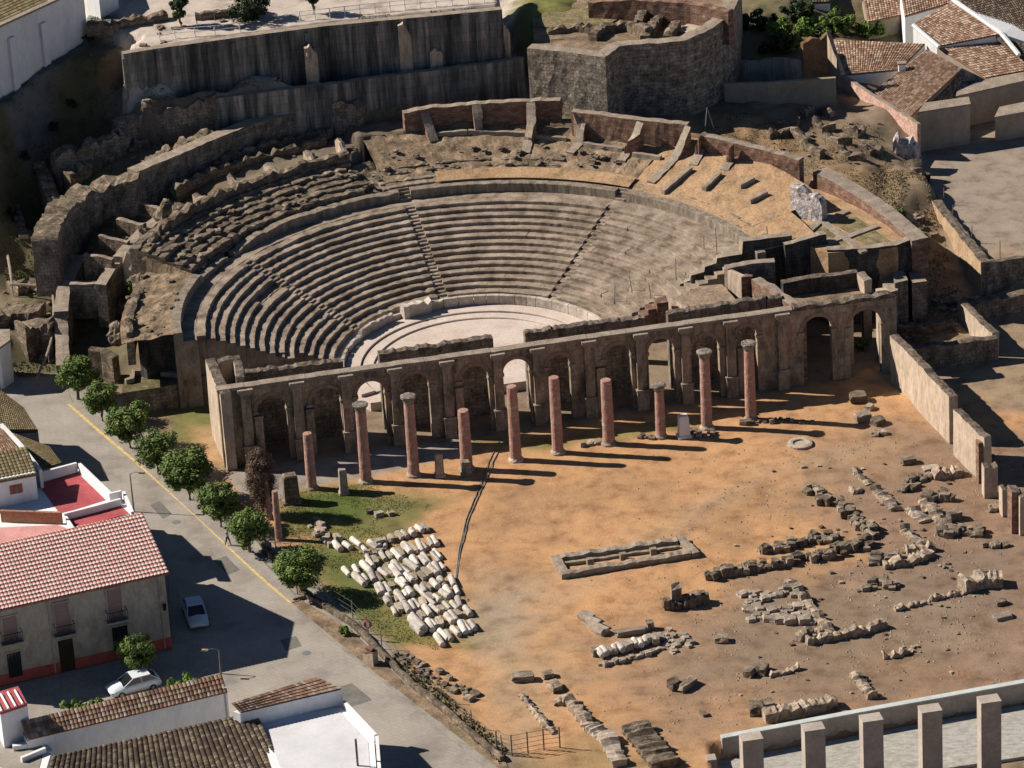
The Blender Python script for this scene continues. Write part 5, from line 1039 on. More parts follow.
mb = MB(); c = c - bk * .05; mb.box((c.x, c.y, ZT + 1.2), .35, .12, .7, math.atan2(dd.y, dd.x)); mb.build('pane', M_wglass, wn)
H4 = thing('tiled_house', 'brown tiled house roof with a white verge behind the rooftop block at the left edge', 'house', at(0,470,0))
A_, B_ = at(-40,486,ZT + 2.2), at(38,470,ZT + 1.6); D_, C_ = at(-40,400,ZT + 3.0), at(0,428,ZT + 3.0)
walls(H4, [A_, B_, C_, D_], 0, ZT + 1.2, M_white); tile_roof(H4, A_, B_, C_, D_, T_brown); mb = MB(); ruin_wall(mb, [at(0,424,ZT + 3.2), at(20,445,ZT + 2.6), at(39,470,ZT + 2.0)], ZT, .3, 2, .005, side=1, layers=1, fjit=0); mb.build('verge', M_white, H4)
H5 = thing('old_house', 'old house with dark mossy roof sloping to the street at the left edge', 'house', at(30,440,0))
A_, B_ = at(39,470,4.8), at(62,463,4.6); C_, D_ = at(50,447,5.4), at(4,430,5.8); walls(H5, [A_, B_, C_, D_], 0, 4.5, M_fac); tile_roof(H5, A_, B_, C_, D_, T_moss)
H6 = thing('old_house', 'low old building with a brown mossy roof at the top of the street, left edge', 'house', at(10,420,0))
A_, B_ = at(4,430,5.4), at(38,430,5.2); C_, D_ = at(24,408,5.6), at(-5,386,6.2); walls(H6, [at(-40,430,5), A_, B_, C_, D_, at(-40,390,6)], 0, 4.9, M_fac); tile_roof(H6, A_, B_, C_, D_, T_moss); tile_roof(H6, at(-60,436,5.3), A_ , D_, at(-60,386,6.2), T_moss)
H7 = thing('corner_house', 'blue-white house corner in shade at the left edge above the street', 'house', at(5,385,0)); walls(H7, [at(-30,392), at(4,389), at(14,382), at(14,372), at(-30,372)], -.1, 4.6, M_white); mb = MB(); mb.prism([p[:2] for p in (at(-31,393), at(4,390), at(15,382), at(15,371), at(-31,371))], 4.6, 4.85); mb.build('coping', M_cap, H7)
# --- low white buildings in front
H8 = thing('white_outbuilding', 'long low white building with a weathered tile roof beside the parked white car', 'building', at(140,740,0))
z8 = 4.2; e0 = at(52,734,z8 + .05); e1 = at(227.5,692,z8 + .05); dd = (e1 - e0).normalized(); bk = Vector((-dd.y, dd.x, 0)); g0 = at(205,678,z8 + 1.1); run = (g0 - e1).dot(bk); print('out bld depth', run)
run = 3.0 if run < 1 else run; e00 = e0 - dd * 2.2
walls(H8, [e00 + bk * .25, e1 + bk * .25 - dd * .1, e1 + bk * (run) - dd * .1, e00 + bk * run], 0, z8 - .1, M_white); 
up = Vector((0, 0, 1.1)); tile_roof(H8, e00, e1, e1 + bk * run + up, e00 + bk * run + up, T_brown)
walls(H8, [e1 + bk * .25 - dd * .3, e1 + bk * .25 + dd * .05, e1 + bk * run + dd * .05, e1 + bk * run - dd * .3], 0, z8 + .4, M_white, 'gable_wall')
H9 = thing('dark_roof_house', 'house with a dark striped tile roof at the bottom left corner', 'house', at(150,790,0))
A_, B_ = at(40,800,3.4), at(290,778,3.4); C_, D_ = at(256,712,4.6), at(52,757,4.6); walls(H9, [A_, B_, C_, D_], 0, 3.2, M_white); tile_roof(H9, A_, B_, C_, D_, T_dark, pitch=.5, amp=.14)
H10 = thing('white_terrace_house', 'white flat-roofed house with low parapets and a strip of brown tiles at its back', 'house', at(320,760,0))
z10 = 4.0; P10 = zpoly([(258,722),(343,706),(374,740),(378,790),(285,800),(262,740)], z10); walls(H10, P10, 0, z10, M_white)
walls(H10, zpoly([(266,728),(340,712),(368,742),(372,790),(290,796),(272,745)], z10), z10 - .1, z10 + .03, mat('roof_render', [lin(.55,.55,.57), lin(.68,.68,.70)], .3, bump=.01, fine=.06), 'roof_terrace')
parapet(H10, [(342,701),(374,735)], .6, z10, .3); parapet(H10, [(375,736),(379,790)], .6, z10, .3)
e0, e1 = at(240,712,z10 + 1.6), at(342,688,z10 + 1.6); f0, f1 = at(232,703,z10 + 2.3), at(316,677,z10 + 2.3)
walls(H10, [e0, e1, f1, f0], 0, z10 + 1.45, M_white, 'rear_block'); tile_roof(H10, e0, e1, f1, f0, T_brown)
b, h = hgt(358, 768, 358, 743, z10 - .2); mb = MB(); mb.box((b.x, b.y, z10), .18, .18, 2.6); mb.build('chimney_post', M_brick, H10)
H11 = thing('corner_tower', 'small white tower with a red slatted top at the bottom left corner', 'building', at(15,770,0))
zt = 6.8; p = zpoly([(-10,704),(19,686),(29,700),(30,702),(3,722),(-10,725)], zt); p = [at(0,712,zt), at(27,703,zt), at(18,686,zt), at(-9,694,zt)]; walls(H11, p, 0, zt - .3, M_white); mb = MB(); mb.prism([(q_.x, q_.y) for q_ in p], zt - .3, zt); mb.build('slatted_top', M_redf, H11)
for i in range(4):
    a = at(-6 + 7 * i, 696 - 2 * i, zt + .1); b_ = at(2 + 7 * i, 711 - 2.4 * i, zt + .1); mb = MB(); mb.tube([a, b_], .12, 4); mb.build('slat', M_white, H11)
P11 = zpoly([(-20,768),(-20,735),(30,724),(52,750),(40,790)], 3.2); walls(H11, P11, 0, 3.2, M_white, 'lower_block'); walls(H11, zpoly([(-20,760),(-18,738),(29,728),(44,750),(36,780)], 3.2), 3.1, 3.23, MATS['asphalt'], 'roof_terrace'); parapet(H11, [(22,758),(46,748)], .5, 3.2, .3); mb = MB(); mb.box(at(20,748,3.3), 1.2, .5, .4, .2); mb.build('roof_box', M_white, H11)
# --- white hall, top left
H12 = thing('white_hall', 'big whitewashed building with long blank wall at the top left corner', 'building', at(40,70,14))
a_, b_ = at(-30,122,17.2), at(88,37,20.5); dd = (b_ - a_); dd.z = 0; dd.normalize(); bk = Vector((-dd.y, dd.x, 0)); zt = 26.2
walls(H12, [a_, b_, b_ + bk * .4, a_ + bk * .4], 10, zt, M_white); walls(H12, [a_ + bk * .5, b_ + bk * .4, b_ + bk * 9, a_ + bk * 9], 10, zt - 1.4, M_white, 'main_block')
walls(H12, [a_ - bk * .12, b_ - bk * .12 + dd * .1, b_ + bk * .6 + dd * .1, a_ + bk * .6], zt, zt + .25, M_cap, 'coping')
for fr in (.36, .62): c = a_.lerp(b_, fr); walls(H12, [c - bk * .35, c + dd * .9 - bk * .35, c + dd * .9 + bk * .1, c + bk * .1], 10, zt - 1.6, M_white, 'buttress')
tile_roof(H12, *[Vector((q_.x, q_.y, zt + e_)) for q_, e_ in ((a_ + bk * 2.2, -.9), (b_ + bk * 2.2 - dd * 3, -.9), (b_ + bk * 7 - dd * 3, .3), (a_ + bk * 7, .3))], T_moss)
H13 = thing('white_house', 'white house end standing beyond the pale terrace path at the top left', 'house', at(100,10,20))
walls(H13, [at(88,14,21.8), at(101,19,21.8), at(119,8,21.8), at(112,-12,21.8), at(88,-12,21.8)], 15, 24.6, M_white); walls(H13, [at(88,-10,24.6), at(101,-4,24.6), at(112,-14,24.6), at(100,-22,24.6)], 24.55, 24.8, M_cap, 'coping')
# --- top right houses
Z5 = 4.5
H14 = thing('tiled_farmhouse', 'cluster house with several brown tiled roofs and beige walls in the top right corner', 'house', at(940,160,Z5))
def rf(name_px, z, m=T_brown): return [at(x, y, q_) for (x, y), q_ in zip(name_px, z)]
def block(q, zb, m, nm='wall'):     # walls under a roof quad, tops following it
    mb = MB(); mb.prism([(p.x, p.y) for p in q], zb, [p.z - .15 for p in q]); return mb.build(nm, m, H14)
M_beige = mat('beige_wall', [lin(.30,.24,.18), lin(.42,.34,.27)], .5, stretch=(1, 1, .5), bump=.02, fine=.15)
qa = rf([(873,92),(909,118),(962,69),(927,49)], [8.4,8.2,10.0,10.2]); block(qa, Z5 - 2, M_beige); tile_roof(H14, *qa, T_brown, name='low_roof')
qa2 = rf([(909,117),(919,110),(960,96),(944,86)], [8.2,7.9,7.9,8.6]); qa2 = [at(909,118,8.1), at(958,98,7.6), at(962,76,9.2), at(935,96,8.6)]; tile_roof(H14, at(911,117,8.1), at(959,97,7.7), at(962,70,9.9), at(930,92,9.0), T_brown, name='low_roof')
qb = rf([(843,75),(899,70),(925,44),(834,40)], [9.2,9.2,10.4,10.6]); block(qb, Z5 - 2, M_white); tile_roof(H14, *qb, T_brown, name='rear_roof')
qc = rf([(985,78),(1040,68),(1004,33),(937,47)], [8.6,8.6,11.2,10.6]); block(qc, Z5 - 2, M_beige); tile_roof(H14, *qc, T_brown, name='right_roof')
qd = rf([(940,46),(1001,34),(953,1),(913,24)], [10.8,11.6,13.4,12.2]); block(qd, Z5 - 2, M_white); tile_roof(H14, *qd, T_brown, name='main_roof')
qe = [at(1003,33,11.9), at(1060,52,9.8), at(1040,0,11.4), at(955,-1,13.6)]; block(qe, Z5 - 2, M_white); tile_roof(H14, at(1018,56,10.2), at(1060,40,10.2), at(1040,-20,13.), at(956,1,13.5), T_dark, name='far_roof')
mb = MB(); mb.tube([at(953,0,13.6), at(1001,33,11.8), at(1019,55,10.4)], .28, 6); mb.build('verge', M_white, H14); mb = MB(); mb.tube([at(913,25,12.3), at(939,47,10.9)], .25, 6); mb.build('verge', M_white, H14)
b = at(902,76,8.6); mb = MB(); mb.box((b.x, b.y, 7.5), .8, .7, 2.6); ch = mb.build('chimney', M_white, H14); mb = MB(); mb.box((b.x, b.y, 10.1), 1.0, .9, .2); mb.build('chimney_cap', M_cap, ch)
def blk(px, zt, zb=Z5 - .3, m=M_beige, nm='wall', cap=True):
    p = [at(x, y, zt) for x, y in px]; walls(H14, p, zb, zt, m, nm)
    if cap: c_ = sum(p, Vector()) / len(p); walls(H14, [c_ + (q_ - c_) * 1.03 for q_ in p], zt, zt + .15, M_cap, 'coping')
blk([(919,113),(970,105),(968,98),(925,104)], 9.2, nm='front_wall'); blk([(957,97),(1040,78),(1040,70),(960,84)], 8.4, nm='side_wall', m=M_beige); blk([(995,118),(1040,110),(1040,100),(1000,108)], 7.4, nm='lean_to')
mb = MB(); mb.quad(at(947,84,8.9), at(975,88,8.4), at(985,79,8.6), at(962,68,10.2)); mb.build('gable_wall', MATS['stained_concrete'], H14)
for i, (q_, zz, m_, rm, lab) in enumerate((([(905,16),(960,0),(950,-20),(900,-5)], 11., M_white, T_brown, 'white cottage with a brown roof behind the tiled farmhouse'), ([(868,22),(906,14),(900,-5),(862,0)], 9., M_shade, T_brown, 'small outhouse with a brown roof beyond the green garden'), ([(770,4),(830,2),(830,-25),(770,-25)], 10., M_white, T_dark, 'white garden shed at the top edge beyond the shrubs'))):
    P_ = [at(x, y, zz) for x, y in q_]; t = thing('cottage', lab, 'house', (P_[0].x, P_[0].y, 4)); walls(t, P_, 3, zz - .2, m_); tile_roof(t, P_[0], P_[1], P_[2] + Vector((0, 0, 1.5)), P_[3] + Vector((0, 0, 1.5)), rm)
# yard fence posts
t = thing('yard_fence', 'light wire fence with thin posts at the edge of the upper yard', 'fence', at(940,220,Z5))
for x, y in ((944,205),(953,222),(972,243),(1000,258)):
    b = at(x, y, Z5); mb = MB(); mb.tube([b, b + Vector((0, 0, 2.0))], .05, 6); mb.build('post', M_post, t)
mb = MB(); mb.tube([at(x, y, Z5 + 1.5) for x, y in ((944,205),(953,222),(972,243),(1000,258))], .015, 4); mb.build('wire', M_post, t)
# ------------------------------------------------------------------ modern building edge, bottom right
M_c3 = mat('modern_concrete', [lin(.34,.29,.25), lin(.46,.40,.34)], .6, bump=.02, fine=.15); M_c4 = mat('coping_grey', [lin(.42,.46,.45), lin(.56,.60,.58)], .6, bump=.01, fine=.1)
P = [at(722,739,.35), at(860,713,.35), at(1060,677,.35)]; t = thing('parapet_wall', 'straight modern parapet wall with grey-green coping at the bottom right', 'wall', (P[0].x, P[0].y, -1.6)); mb = MB(); ruin_wall(mb, P, -1.8, .5, 2.4, .004, side=1, layers=1, fjit=0); mb.build('wall', M_c3, t)
mb = MB(); ruin_wall(mb, [p + Vector((.02, -.06, .12)) for p in P], .35, .62, 2.4, .002, side=1, layers=1, fjit=0); mb.build('coping', M_c4, t)
M_grav = mat('grey_gravel', [lin(.27,.26,.23), lin(.38,.365,.325), lin(.48,.46,.42)], 1.2, stretch=(1, 2.2, 1), bump=.04, bscale=5, fine=.2)
mb = MB(); mb.prism([at(x, y, -1.5)[:2] for x, y in ((712,762),(860,735),(1080,694),(1080,748),(900,775),(712,800))], -2.5, -1.5); o = mb.build('gravel_bed', M_grav); o['kind'] = 'structure'
for i, x in enumerate((751, 813, 871, 930, 989)):
    y = 737 - (x - 751) * .158; zt = 6.2; p = at(x, y, zt); mb = MB(); mb.box((p.x, p.y, -6), 1.75, 1.25, zt + 6, R(9.5))
    mb.box((p.x, p.y, zt), 1.8, 1.3, .08, R(9.5)); o = mb.build('concrete_pillar', M_c3, origin=Vector((p.x, p.y, -6))); tag(o, ['leftmost and lowest of the five square concrete pillars at the bottom right', 'second square concrete pillar from the left at the bottom right', 'middle one of the five square concrete pillars at the bottom right', 'fourth square concrete pillar from the left at the bottom right', 'rightmost and highest of the five square concrete pillars at the bottom right'][i], 'pillar', 'square concrete pillars at the bottom right')
mb = MB(); p = at(711, 757, .2); mb.box((p.x, p.y, -1.6), .8, 1.0, 1.8, .1); o = mb.build('concrete_block', M_c3, origin=Vector((p.x, p.y, -1.6))); tag(o, 'short concrete block at the left end of the modern parapet', 'block')
# ================================================================== loose stones
random.seed(11)
def stone_mesh(name, m, rough=.12, seed=0, flat=1.0):
    rs_ = random.Random(seed); V = []; idx = {}
    for x in (-1, 0, 1):
        for y in (-1, 0, 1):
            for z in (-1, 0, 1):
                if (x, y, z) == (0, 0, 0): continue
                k = 1 - .10 * (abs(x) + abs(y) + abs(z) - 1) * .5; idx[x, y, z] = len(V)
                V.append(tuple(q * .5 * (k if q else 1) + rs_.uniform(-rough, rough) for q in (x, y, z)))
    F = []
    for ax in range(3):
        for s_ in (-1, 1):
            for a in (-1, 0):
                for b in (-1, 0):
                    q = []
                    for da, db in ((0, 0), (1, 0), (1, 1), (0, 1)):
                        c = [0, 0, 0]; c[ax] = s_; c[(ax + 1) % 3] = a + da; c[(ax + 2) % 3] = b + db; q.append(idx[tuple(c)])
                    F.append(tuple(q if s_ > 0 else q[::-1]))
    me = bpy.data.meshes.new(name); me.from_pydata(V, [], F); me.materials.append(m); me.update(); return me
def drum_mesh(name, m, seed=0):
    rs_ = random.Random(seed); mb = MB(); n_ = 14; V = []; st = [(-.5,.92),(-.49,1),(-.2,1.02),(.15,.99),(.49,.96),(.5,.88)]
    for x, r_ in st:
        for k in range(n_):
            a = 2 * math.pi * k / n_; q = r_ * (1 + rs_.uniform(-.04, .04)) * .5; V.append((x, q * math.cos(a), q * math.sin(a)))
    F = [(i * n_ + k, i * n_ + (k + 1) % n_, (i + 1) * n_ + (k + 1) % n_, (i + 1) * n_ + k) for i in range(len(st) - 1) for k in range(n_)] + [tuple(range(n_))[::-1], tuple((len(st) - 1) * n_ + k for k in range(n_))]
    me = bpy.data.meshes.new(name); me.from_pydata(V, [], [f[::-1] for f in F]); me.materials.append(m); me.polygons.foreach_set('use_smooth', [len(f) == 4 for f in F]); me.update(); return me
SM = {k: [stone_mesh(k, m, ro, i * 7 + j) for i in range(8)] for j, (k, m, ro) in enumerate((('stone_block', M_stone, .08), ('rough_stone', M_stone, .15), ('pale_block', M_pale, .08)))}
DM = [drum_mesh('column_drum', M_marble, i) for i in range(6)]
def put(me, name, p, s, rz, rx=0, ry=0):
    o = bpy.data.objects.new(name, me); SC.collection.objects.link(o); o.location = p; o.scale = s; o.rotation_euler = (rx, ry, rz); return o
NST = 0
def pile(px, n, w, size, kind, lab, group, name='loose_stone', cat='stone', tall=.8, long_=1.0, align=None, z=0., jit=.4, layers=1, zoff=.0):
    global NST
    P = resample([atg(x, y, z) for x, y in px], .25); L = len(P); n = int(n * 1.45); size = (size[0] * .74, size[1] * .84)
    for i in range(n):
        f = (i + random.uniform(-.3, .3)) / max(1, n - 1) if n > 1 else .5; p = P[min(L - 1, max(0, int(f * (L - 1))))].copy(); a = P[min(L - 1, int(f * (L - 1)) + 1) if f >= 0 else 1]; dr = (P[-1] - P[0]).normalized(); nr = Vector((-dr.y, dr.x, 0))
        p += nr * random.uniform(-w / 2, w / 2); s_ = random.uniform(*size); zz = gz(p); h = s_ * tall * random.uniform(.6, 1.25)
        an = (math.atan2(dr.y, dr.x) if align is None else align) + random.uniform(-jit, jit)
        o = put(random.choice(SM[kind]), name, (p.x, p.y, zz + h * .35 + zoff), (s_ * long_ * random.uniform(.8, 1.3), s_ * random.uniform(.7, 1.1), h), an, random.uniform(-.12, .12), random.uniform(-.12, .12)); tag(o, lab, cat, group); NST += 1
# marble drums
ax = (at(415, 590) - at(406, 579)); ax = math.atan2(ax.y, ax.x)
rows = [((338,549),(356,544),3),((366,549),(427,530),9),((348,574),(372,566),4),((371,562),(436,544),10),((360,583),(440,557),12),((376,593),(444,570),11),((386,603),(450,582),11),((393,613),(456,593),10),((409,620),(460,604),8),((418,630),(466,615),8),((440,640),(471,627),6)]
for j, (a, b, n_) in enumerate([(a_, b_, int(k_ * 1.2)) for a_, b_, k_ in rows]):
    for i in range(n_):
        f = i / max(1, n_ - 1); p = at(a[0] + (b[0] - a[0]) * f, a[1] + (b[1] - a[1]) * f) + Vector((random.uniform(-.25, .25), random.uniform(-.35, .35), 0)); r_ = random.uniform(.45, .70); L_ = random.uniform(1.3, 2.5) * (1.1 if j in (3, 4) else .85); zz = gz(p)
        if random.random() < .15: o = put(random.choice(SM['pale_block']), 'marble_block', (p.x, p.y, zz + .25), (L_ * .8, r_, r_ * .8), ax + random.uniform(-.2, .2)); tag(o, 'white marble block lying among the column drums on the grass', 'block', 'marble blocks among the drums'); continue
        o = put(random.choice(DM), 'column_drum', (p.x, p.y, zz + r_ * .42), (L_, r_, r_), ax + random.gauss(0, .12), 0, random.uniform(-.05, .05)); tag(o, 'white marble column drum lying in the close-set rows on the grass', 'column drum', 'marble drums laid out in rows')
for (x, y, L_, r_, da, lab) in ((418,628,2.6,.95,.1,'longest white column shaft at the lower end of the drum rows'),(396,575,2.4,.7,0,'extra long thin drum in the middle of the rows'),):
    p = at(x, y); o = put(DM[0], 'column_shaft', (p.x, p.y, r_ * .5), (L_, r_, r_), ax + da); tag(o, lab, 'column shaft')
def drop(px, py, s, kind, lab, rz=.3, cat='stone block', name='stone_block', z=0, sink=.4):
    p = atg(px, py, z); o = put(random.choice(SM[kind]), name, (p.x, p.y, p.z + s[2] * sink), s, rz); tag(o, lab, cat); return o
drop(379, 545, (.9,.8,.7), 'pale_block', 'single pale block on the grass just above the drum rows')
drop(370, 513, (.8,.7,.5), 'rough_stone', 'dark stone on the grass behind the first columns')
drop(379, 516, (.9,.7,.5), 'pale_block', 'white stone on the grass between two dark ones')
drop(391, 515, (.7,.6,.4), 'rough_stone', 'dark stone at the edge of the grass near the second column')
pile([(314,520),(322,532),(334,546)], 13, 1.8, (.5,.95), 'pale_block', 'white marble fragment heaped on the grass left of the drum rows', 'marble fragments left of the drums', 'marble_fragment', 'marble fragment')
pile([(362,553),(372,556),(385,552)], 7, .8, (.4,.7), 'pale_block', 'small pale fragment among the first drum rows', 'small fragments among the drums')
pile([(398,655),(430,672),(473,700)], 24, 1.6, (.4,.95), 'stone_block', 'rough stone in the line dumped along the low street wall', 'stones along the low street wall')
# rows on the court
G1 = 'upright blocks in the curved line'; pile([(808,489),(826,503),(845,512),(868,530),(874,540)], 34, 1.7, (.55,1.0), 'stone_block', 'upright carved block in the curved line right of the orange court', G1, 'carved_block', 'stone block', 1.15)
pile([(708,579),(770,566),(824,557),(872,546)], 44, 1.3, (.6,1.0), 'stone_block', 'grey block in the long front row of stacked masonry', 'blocks of the long front row', 'masonry_block', 'stone block', 1.2)
pile([(762,553),(800,545),(838,537)], 22, 1.2, (.6,1.0), 'stone_block', 'grey block in the shorter rear row of stacked masonry', 'blocks of the shorter rear row', 'masonry_block', 'stone block', 1.1)
pile([(666,608),(690,607),(708,600)], 12, .9, (.6,.9), 'stone_block', 'dark upright fragment in the small cluster below the basin', 'upright fragments below the basin', 'column_fragment', 'stone fragment', 1.8)
drop(677, 606, (.95,.9,2.4), 'stone_block', 'tallest upright stone in the small cluster below the basin', .1, 'stone block')
p4 = [((600,659),(636,648)),((604,664),(660,648))]
pp0, pp1 = at(600,657), at(655,642)
for i in range(12):
    p = pp0.lerp(pp1, i / 11); sc_ = random.uniform(.75, 1.05); o = put(random.choice(DM + SM['pale_block'][:2]), 'capital_fragment', (p.x + random.uniform(-.1, .1), p.y + random.uniform(-.2, .2), .42), (1.15 * sc_, .72 * sc_, .72 * sc_), ax + random.uniform(-.35, .35), 0, random.uniform(-.1, .25)); tag(o, 'white capital in the tidy rear row of the pale stack', 'stone fragment', 'white capitals in the tidy row')
pile([(602,666),(630,660),(662,650)], 16, .4, (.45,.7), 'pale_block', 'pale block in the low kerb row in front of the capitals', 'kerb row in front of the capitals')
drop(630, 634, (3.0,.8,.6), 'pale_block', 'long pale beam lying behind the row of capitals', UA, 'stone beam', 'stone_beam'); drop(596, 655, (.8,.7,.8), 'stone_block', 'single round stone at the left end of the capitals row'); drop(650, 629, (.7,.7,.9), 'stone_block', 'small upright stone behind the row of capitals')
pile([(660,634),(673,640),(684,650)], 24, 2.4, (.4,.8), 'pale_block', 'pale slab fragment strewn right of the capitals row', 'pale fragments right of the capitals', 'slab_fragment', 'slab fragment', tall=.5)
for i in range(3): drop(587 + i * 6.5, 620 + i * 6.5, (1.5,.95,.8), 'pale_block', ['upper', 'middle', 'lower'][i] + ' piece of the pale fallen beam left of the capitals', -.85, 'stone beam', 'fallen_beam')
# foundations
def found(px, lab, w=.6, h=.45, m=None, z=0):
    P = [atg(x, y, z) + Vector((0, 0, h)) for x, y in px]; mb = MB(); ruin_wall(mb, P, lambda p: p.z - h - .4, w, .24, .26, side=1, layers=2, fjit=.12); o = mb.build('foundation_wall', m or M_stone2, origin=P[0]); tag(o, lab, 'foundation')
M_stone2 = mat('foundation_stone', [lin(.16,.125,.095), lin(.36,.28,.21), lin(.50,.42,.33)], 1.4, bump=.15, bscale=3, fine=.4)
found([(785,583),(800,600),(812,618),(828,636)], 'low stone footing running down from the pale heap to the bent foundation', .8, .4)
found([(801,643),(808,634),(820,634)], 'short hooked footing at the corner of the bent foundation', .7, .4)
found([(808,646),(835,641),(862,636),(888,628)], 'dark bent foundation line running right below the pale heap', .7, .6)
found([(884,660),(900,658),(914,652)], 'short isolated footing in the brown ground above the parapet', .6, .35)
found([(770,678),(785,675),(800,670)], 'faint footing left of the isolated stones near the parapet', .5, .3)
found([(849,676),(858,688),(868,700)], 'narrow stone footing running down to the parapet', .9, .35)
found([(850,471),(858,479),(866,486)], 'upper piece of broken footing in the diggings', .8, .25); found([(870,490),(880,501),(890,512)], 'lower piece of broken footing in the diggings', 1.2, .25)
found([(853,495),(864,491)], 'short pale footing crossing the diggings', 1., .3); found([(903,510),(912,518),(920,524)], 'pale footing beside the flat slabs of the diggings', 1.2, .3, M_pale); found([(918,502),(930,516),(944,532)], 'long low footing through the middle of the diggings', 1.2, .35)
found([(900,532),(908,540),(918,548)], 'small footing at the lower end of the diggings', .9, .35); found([(766,724),(800,718),(838,708)], 'dark ditch wall just above the modern parapet', 1.2, .9); found([(885,570),(912,566),(935,557)], 'dark low wall by the heap below the diggings', 1.0, .6)
found([(908,556),(924,553),(936,552)], 'upper dark low wall by the heap below the diggings', .8, .6); found([(1011,590),(1012,590)], 'x', .1, .1) if 0 else None
found([(896,612),(915,607),(940,600),(968,594)], 'thin curved footing left of the dark block', .5, .25)
found([(519,697),(530,712),(543,728),(552,735)], 'line of footing stones near the gate, leftmost', .5, .4); found([(554,706),(565,706),(576,720),(584,731)], 'pale footing near the gate, right of the stone line', 1.0, .5); found([(584,731),(600,742),(612,768)], 'broad broken footing running off the bottom edge', 1.4, .5, M_pale); found([(622,733),(634,748),(652,772)], 'widest rubble footing at the bottom edge of the court', 2.4, .6, M_rubble)
pile([(745,600),(778,594),(800,590)], 18, 2.2, (.5,1.0), 'pale_block', 'pale flat stone in the rear part of the heap by the footing', 'pale heap by the footing, rear', 'flat_stone', 'flat stone', tall=.55)
pile([(748,614),(778,614),(808,612)], 26, 2.6, (.5,1.1), 'pale_block', 'pale flat stone in the front part of the heap by the footing', 'pale heap by the footing, front', 'flat_stone', 'flat stone', tall=.55)
pile([(768,622),(790,621),(812,622)], 12, .8, (.7,1.2), 'pale_block', 'larger block edging the pale heap on its near side', 'edge blocks of the pale heap', tall=.7)
pile([(872,562),(882,556),(900,562)], 14, 1.6, (.6,1.2), 'stone_block', 'rough stone in the heap below the diggings', 'heap below the diggings')
pile([(866,590),(882,582),(898,588)], 16, 1.6, (.5,1.0), 'stone_block', 'rough stone in the round heap between the two dark low walls', 'round heap in the brown ground')
pile([(906,492),(914,482),(930,476)], 12, 1.4, (.5,1.0), 'stone_block', 'rough stone in the line leading to the white slabs', 'stones by the white slabs')
pile([(925,500),(940,496),(948,502)], 8, 1.2, (.8,1.4), 'stone_block', 'big rough stone in the centre of the diggings', 'big stones in the diggings')
drop(931, 469, (1.6,1.0,.3), 'pale_block', 'upper white flat slab among the diggings', .2, 'slab', 'stone_slab'); drop(936, 476, (1.4,.9,.3), 'pale_block', 'lower white flat slab among the diggings', .1, 'slab', 'stone_slab')
found([(935,481),(950,479),(965,477)], 'thick dark wall stub right of the white slabs', 1.2, .7)
drop(954, 519, (1.3,1.1,1.0), 'stone_block', 'square block standing at the end of the long footing'); drop(908, 463, (1.5,1.0,.7), 'stone_block', 'rounded boulder between the arcade and the diggings', .2); drop(994, 510, (1.2,1.0,.6), 'rough_stone', 'rounded stone near the ruined piers')
pile([(940,536),(962,532),(985,535)], 12, 1.2, (.6,1.2), 'stone_block', 'stone in the loose line below the square block', 'stones below the square block'); pile([(985,548),(1005,545)], 5, .8, (.5,.9), 'stone_block', 'stone near the right edge below the piers', 'stones at the right edge')
found([(966,594),(985,589),(1003,588)], 'dark block wall with a stone on top near the right edge', 1.6, 1.1); drop(982, 581, (1.0,.8,.6), 'stone_block', 'stone lying on the dark block near the right edge', sink=1.4)
drop(1003, 618, (1.8,1.0,.4), 'pale_block', 'white stone alone near the right edge', .3); drop(1001, 604, (1.0,.7,.5), 'stone_block', 'brownish stone above the lone white stone')
for i, (x, y, s_) in enumerate(((858,401,1.7),(863,420,1.5),(878,424,1.3),(869,409,1.0),(876,435,.9),(884,434,.8))):
    drop(x, y, (s_, s_ * .8, s_ * .55), 'stone_block' if i % 2 == 0 else 'pale_block', ['biggest boulder in the shade edge right of the columns', 'pale-topped round stone below the biggest boulder', 'dark stone right of the pale-topped stone', 'small stone between the boulders', 'squared pale stone lowest of the boulder group', 'squared pale stone at the right of the boulder group'][i], .3 * i)
p = at(800, 445); mb = MB(); lathe(mb, p, [(1.25,-.1),(1.25,.28),(1.0,.34),(.72,.30),(.70,.16),(.3,.14)], 20, jit=.04); o = mb.build('millstone', M_pale, origin=p); tag(o, 'round dished stone lying flat on the earth right of the columns', 'round stone')
pile([(583,447),(592,444),(600,443)], 4, .5, (.5,.8), 'pale_block', 'small stone at the foot of the thick seventh column', 'stones by the seventh column'); pile([(690,432),(700,436),(716,434)], 9, .9, (.4,.8), 'stone_block', 'dark stone around the foot of the column beside the white plinth', 'stones by the white plinth'); pile([(765,422),(790,420),(812,424)], 12, 1., (.3,.7), 'stone_block', 'small stone in the line right of the last column', 'stones right of the last column'); pile([(741,423),(752,424),(762,422)], 6, .7, (.5,.8), 'stone_block', 'stone packed round the foot of the last column', 'stones at the last column'); pile([(640,438),(652,438)], 5, .5, (.4,.7), 'stone_block', 'stone left of the thin column', 'stones by the thin column')
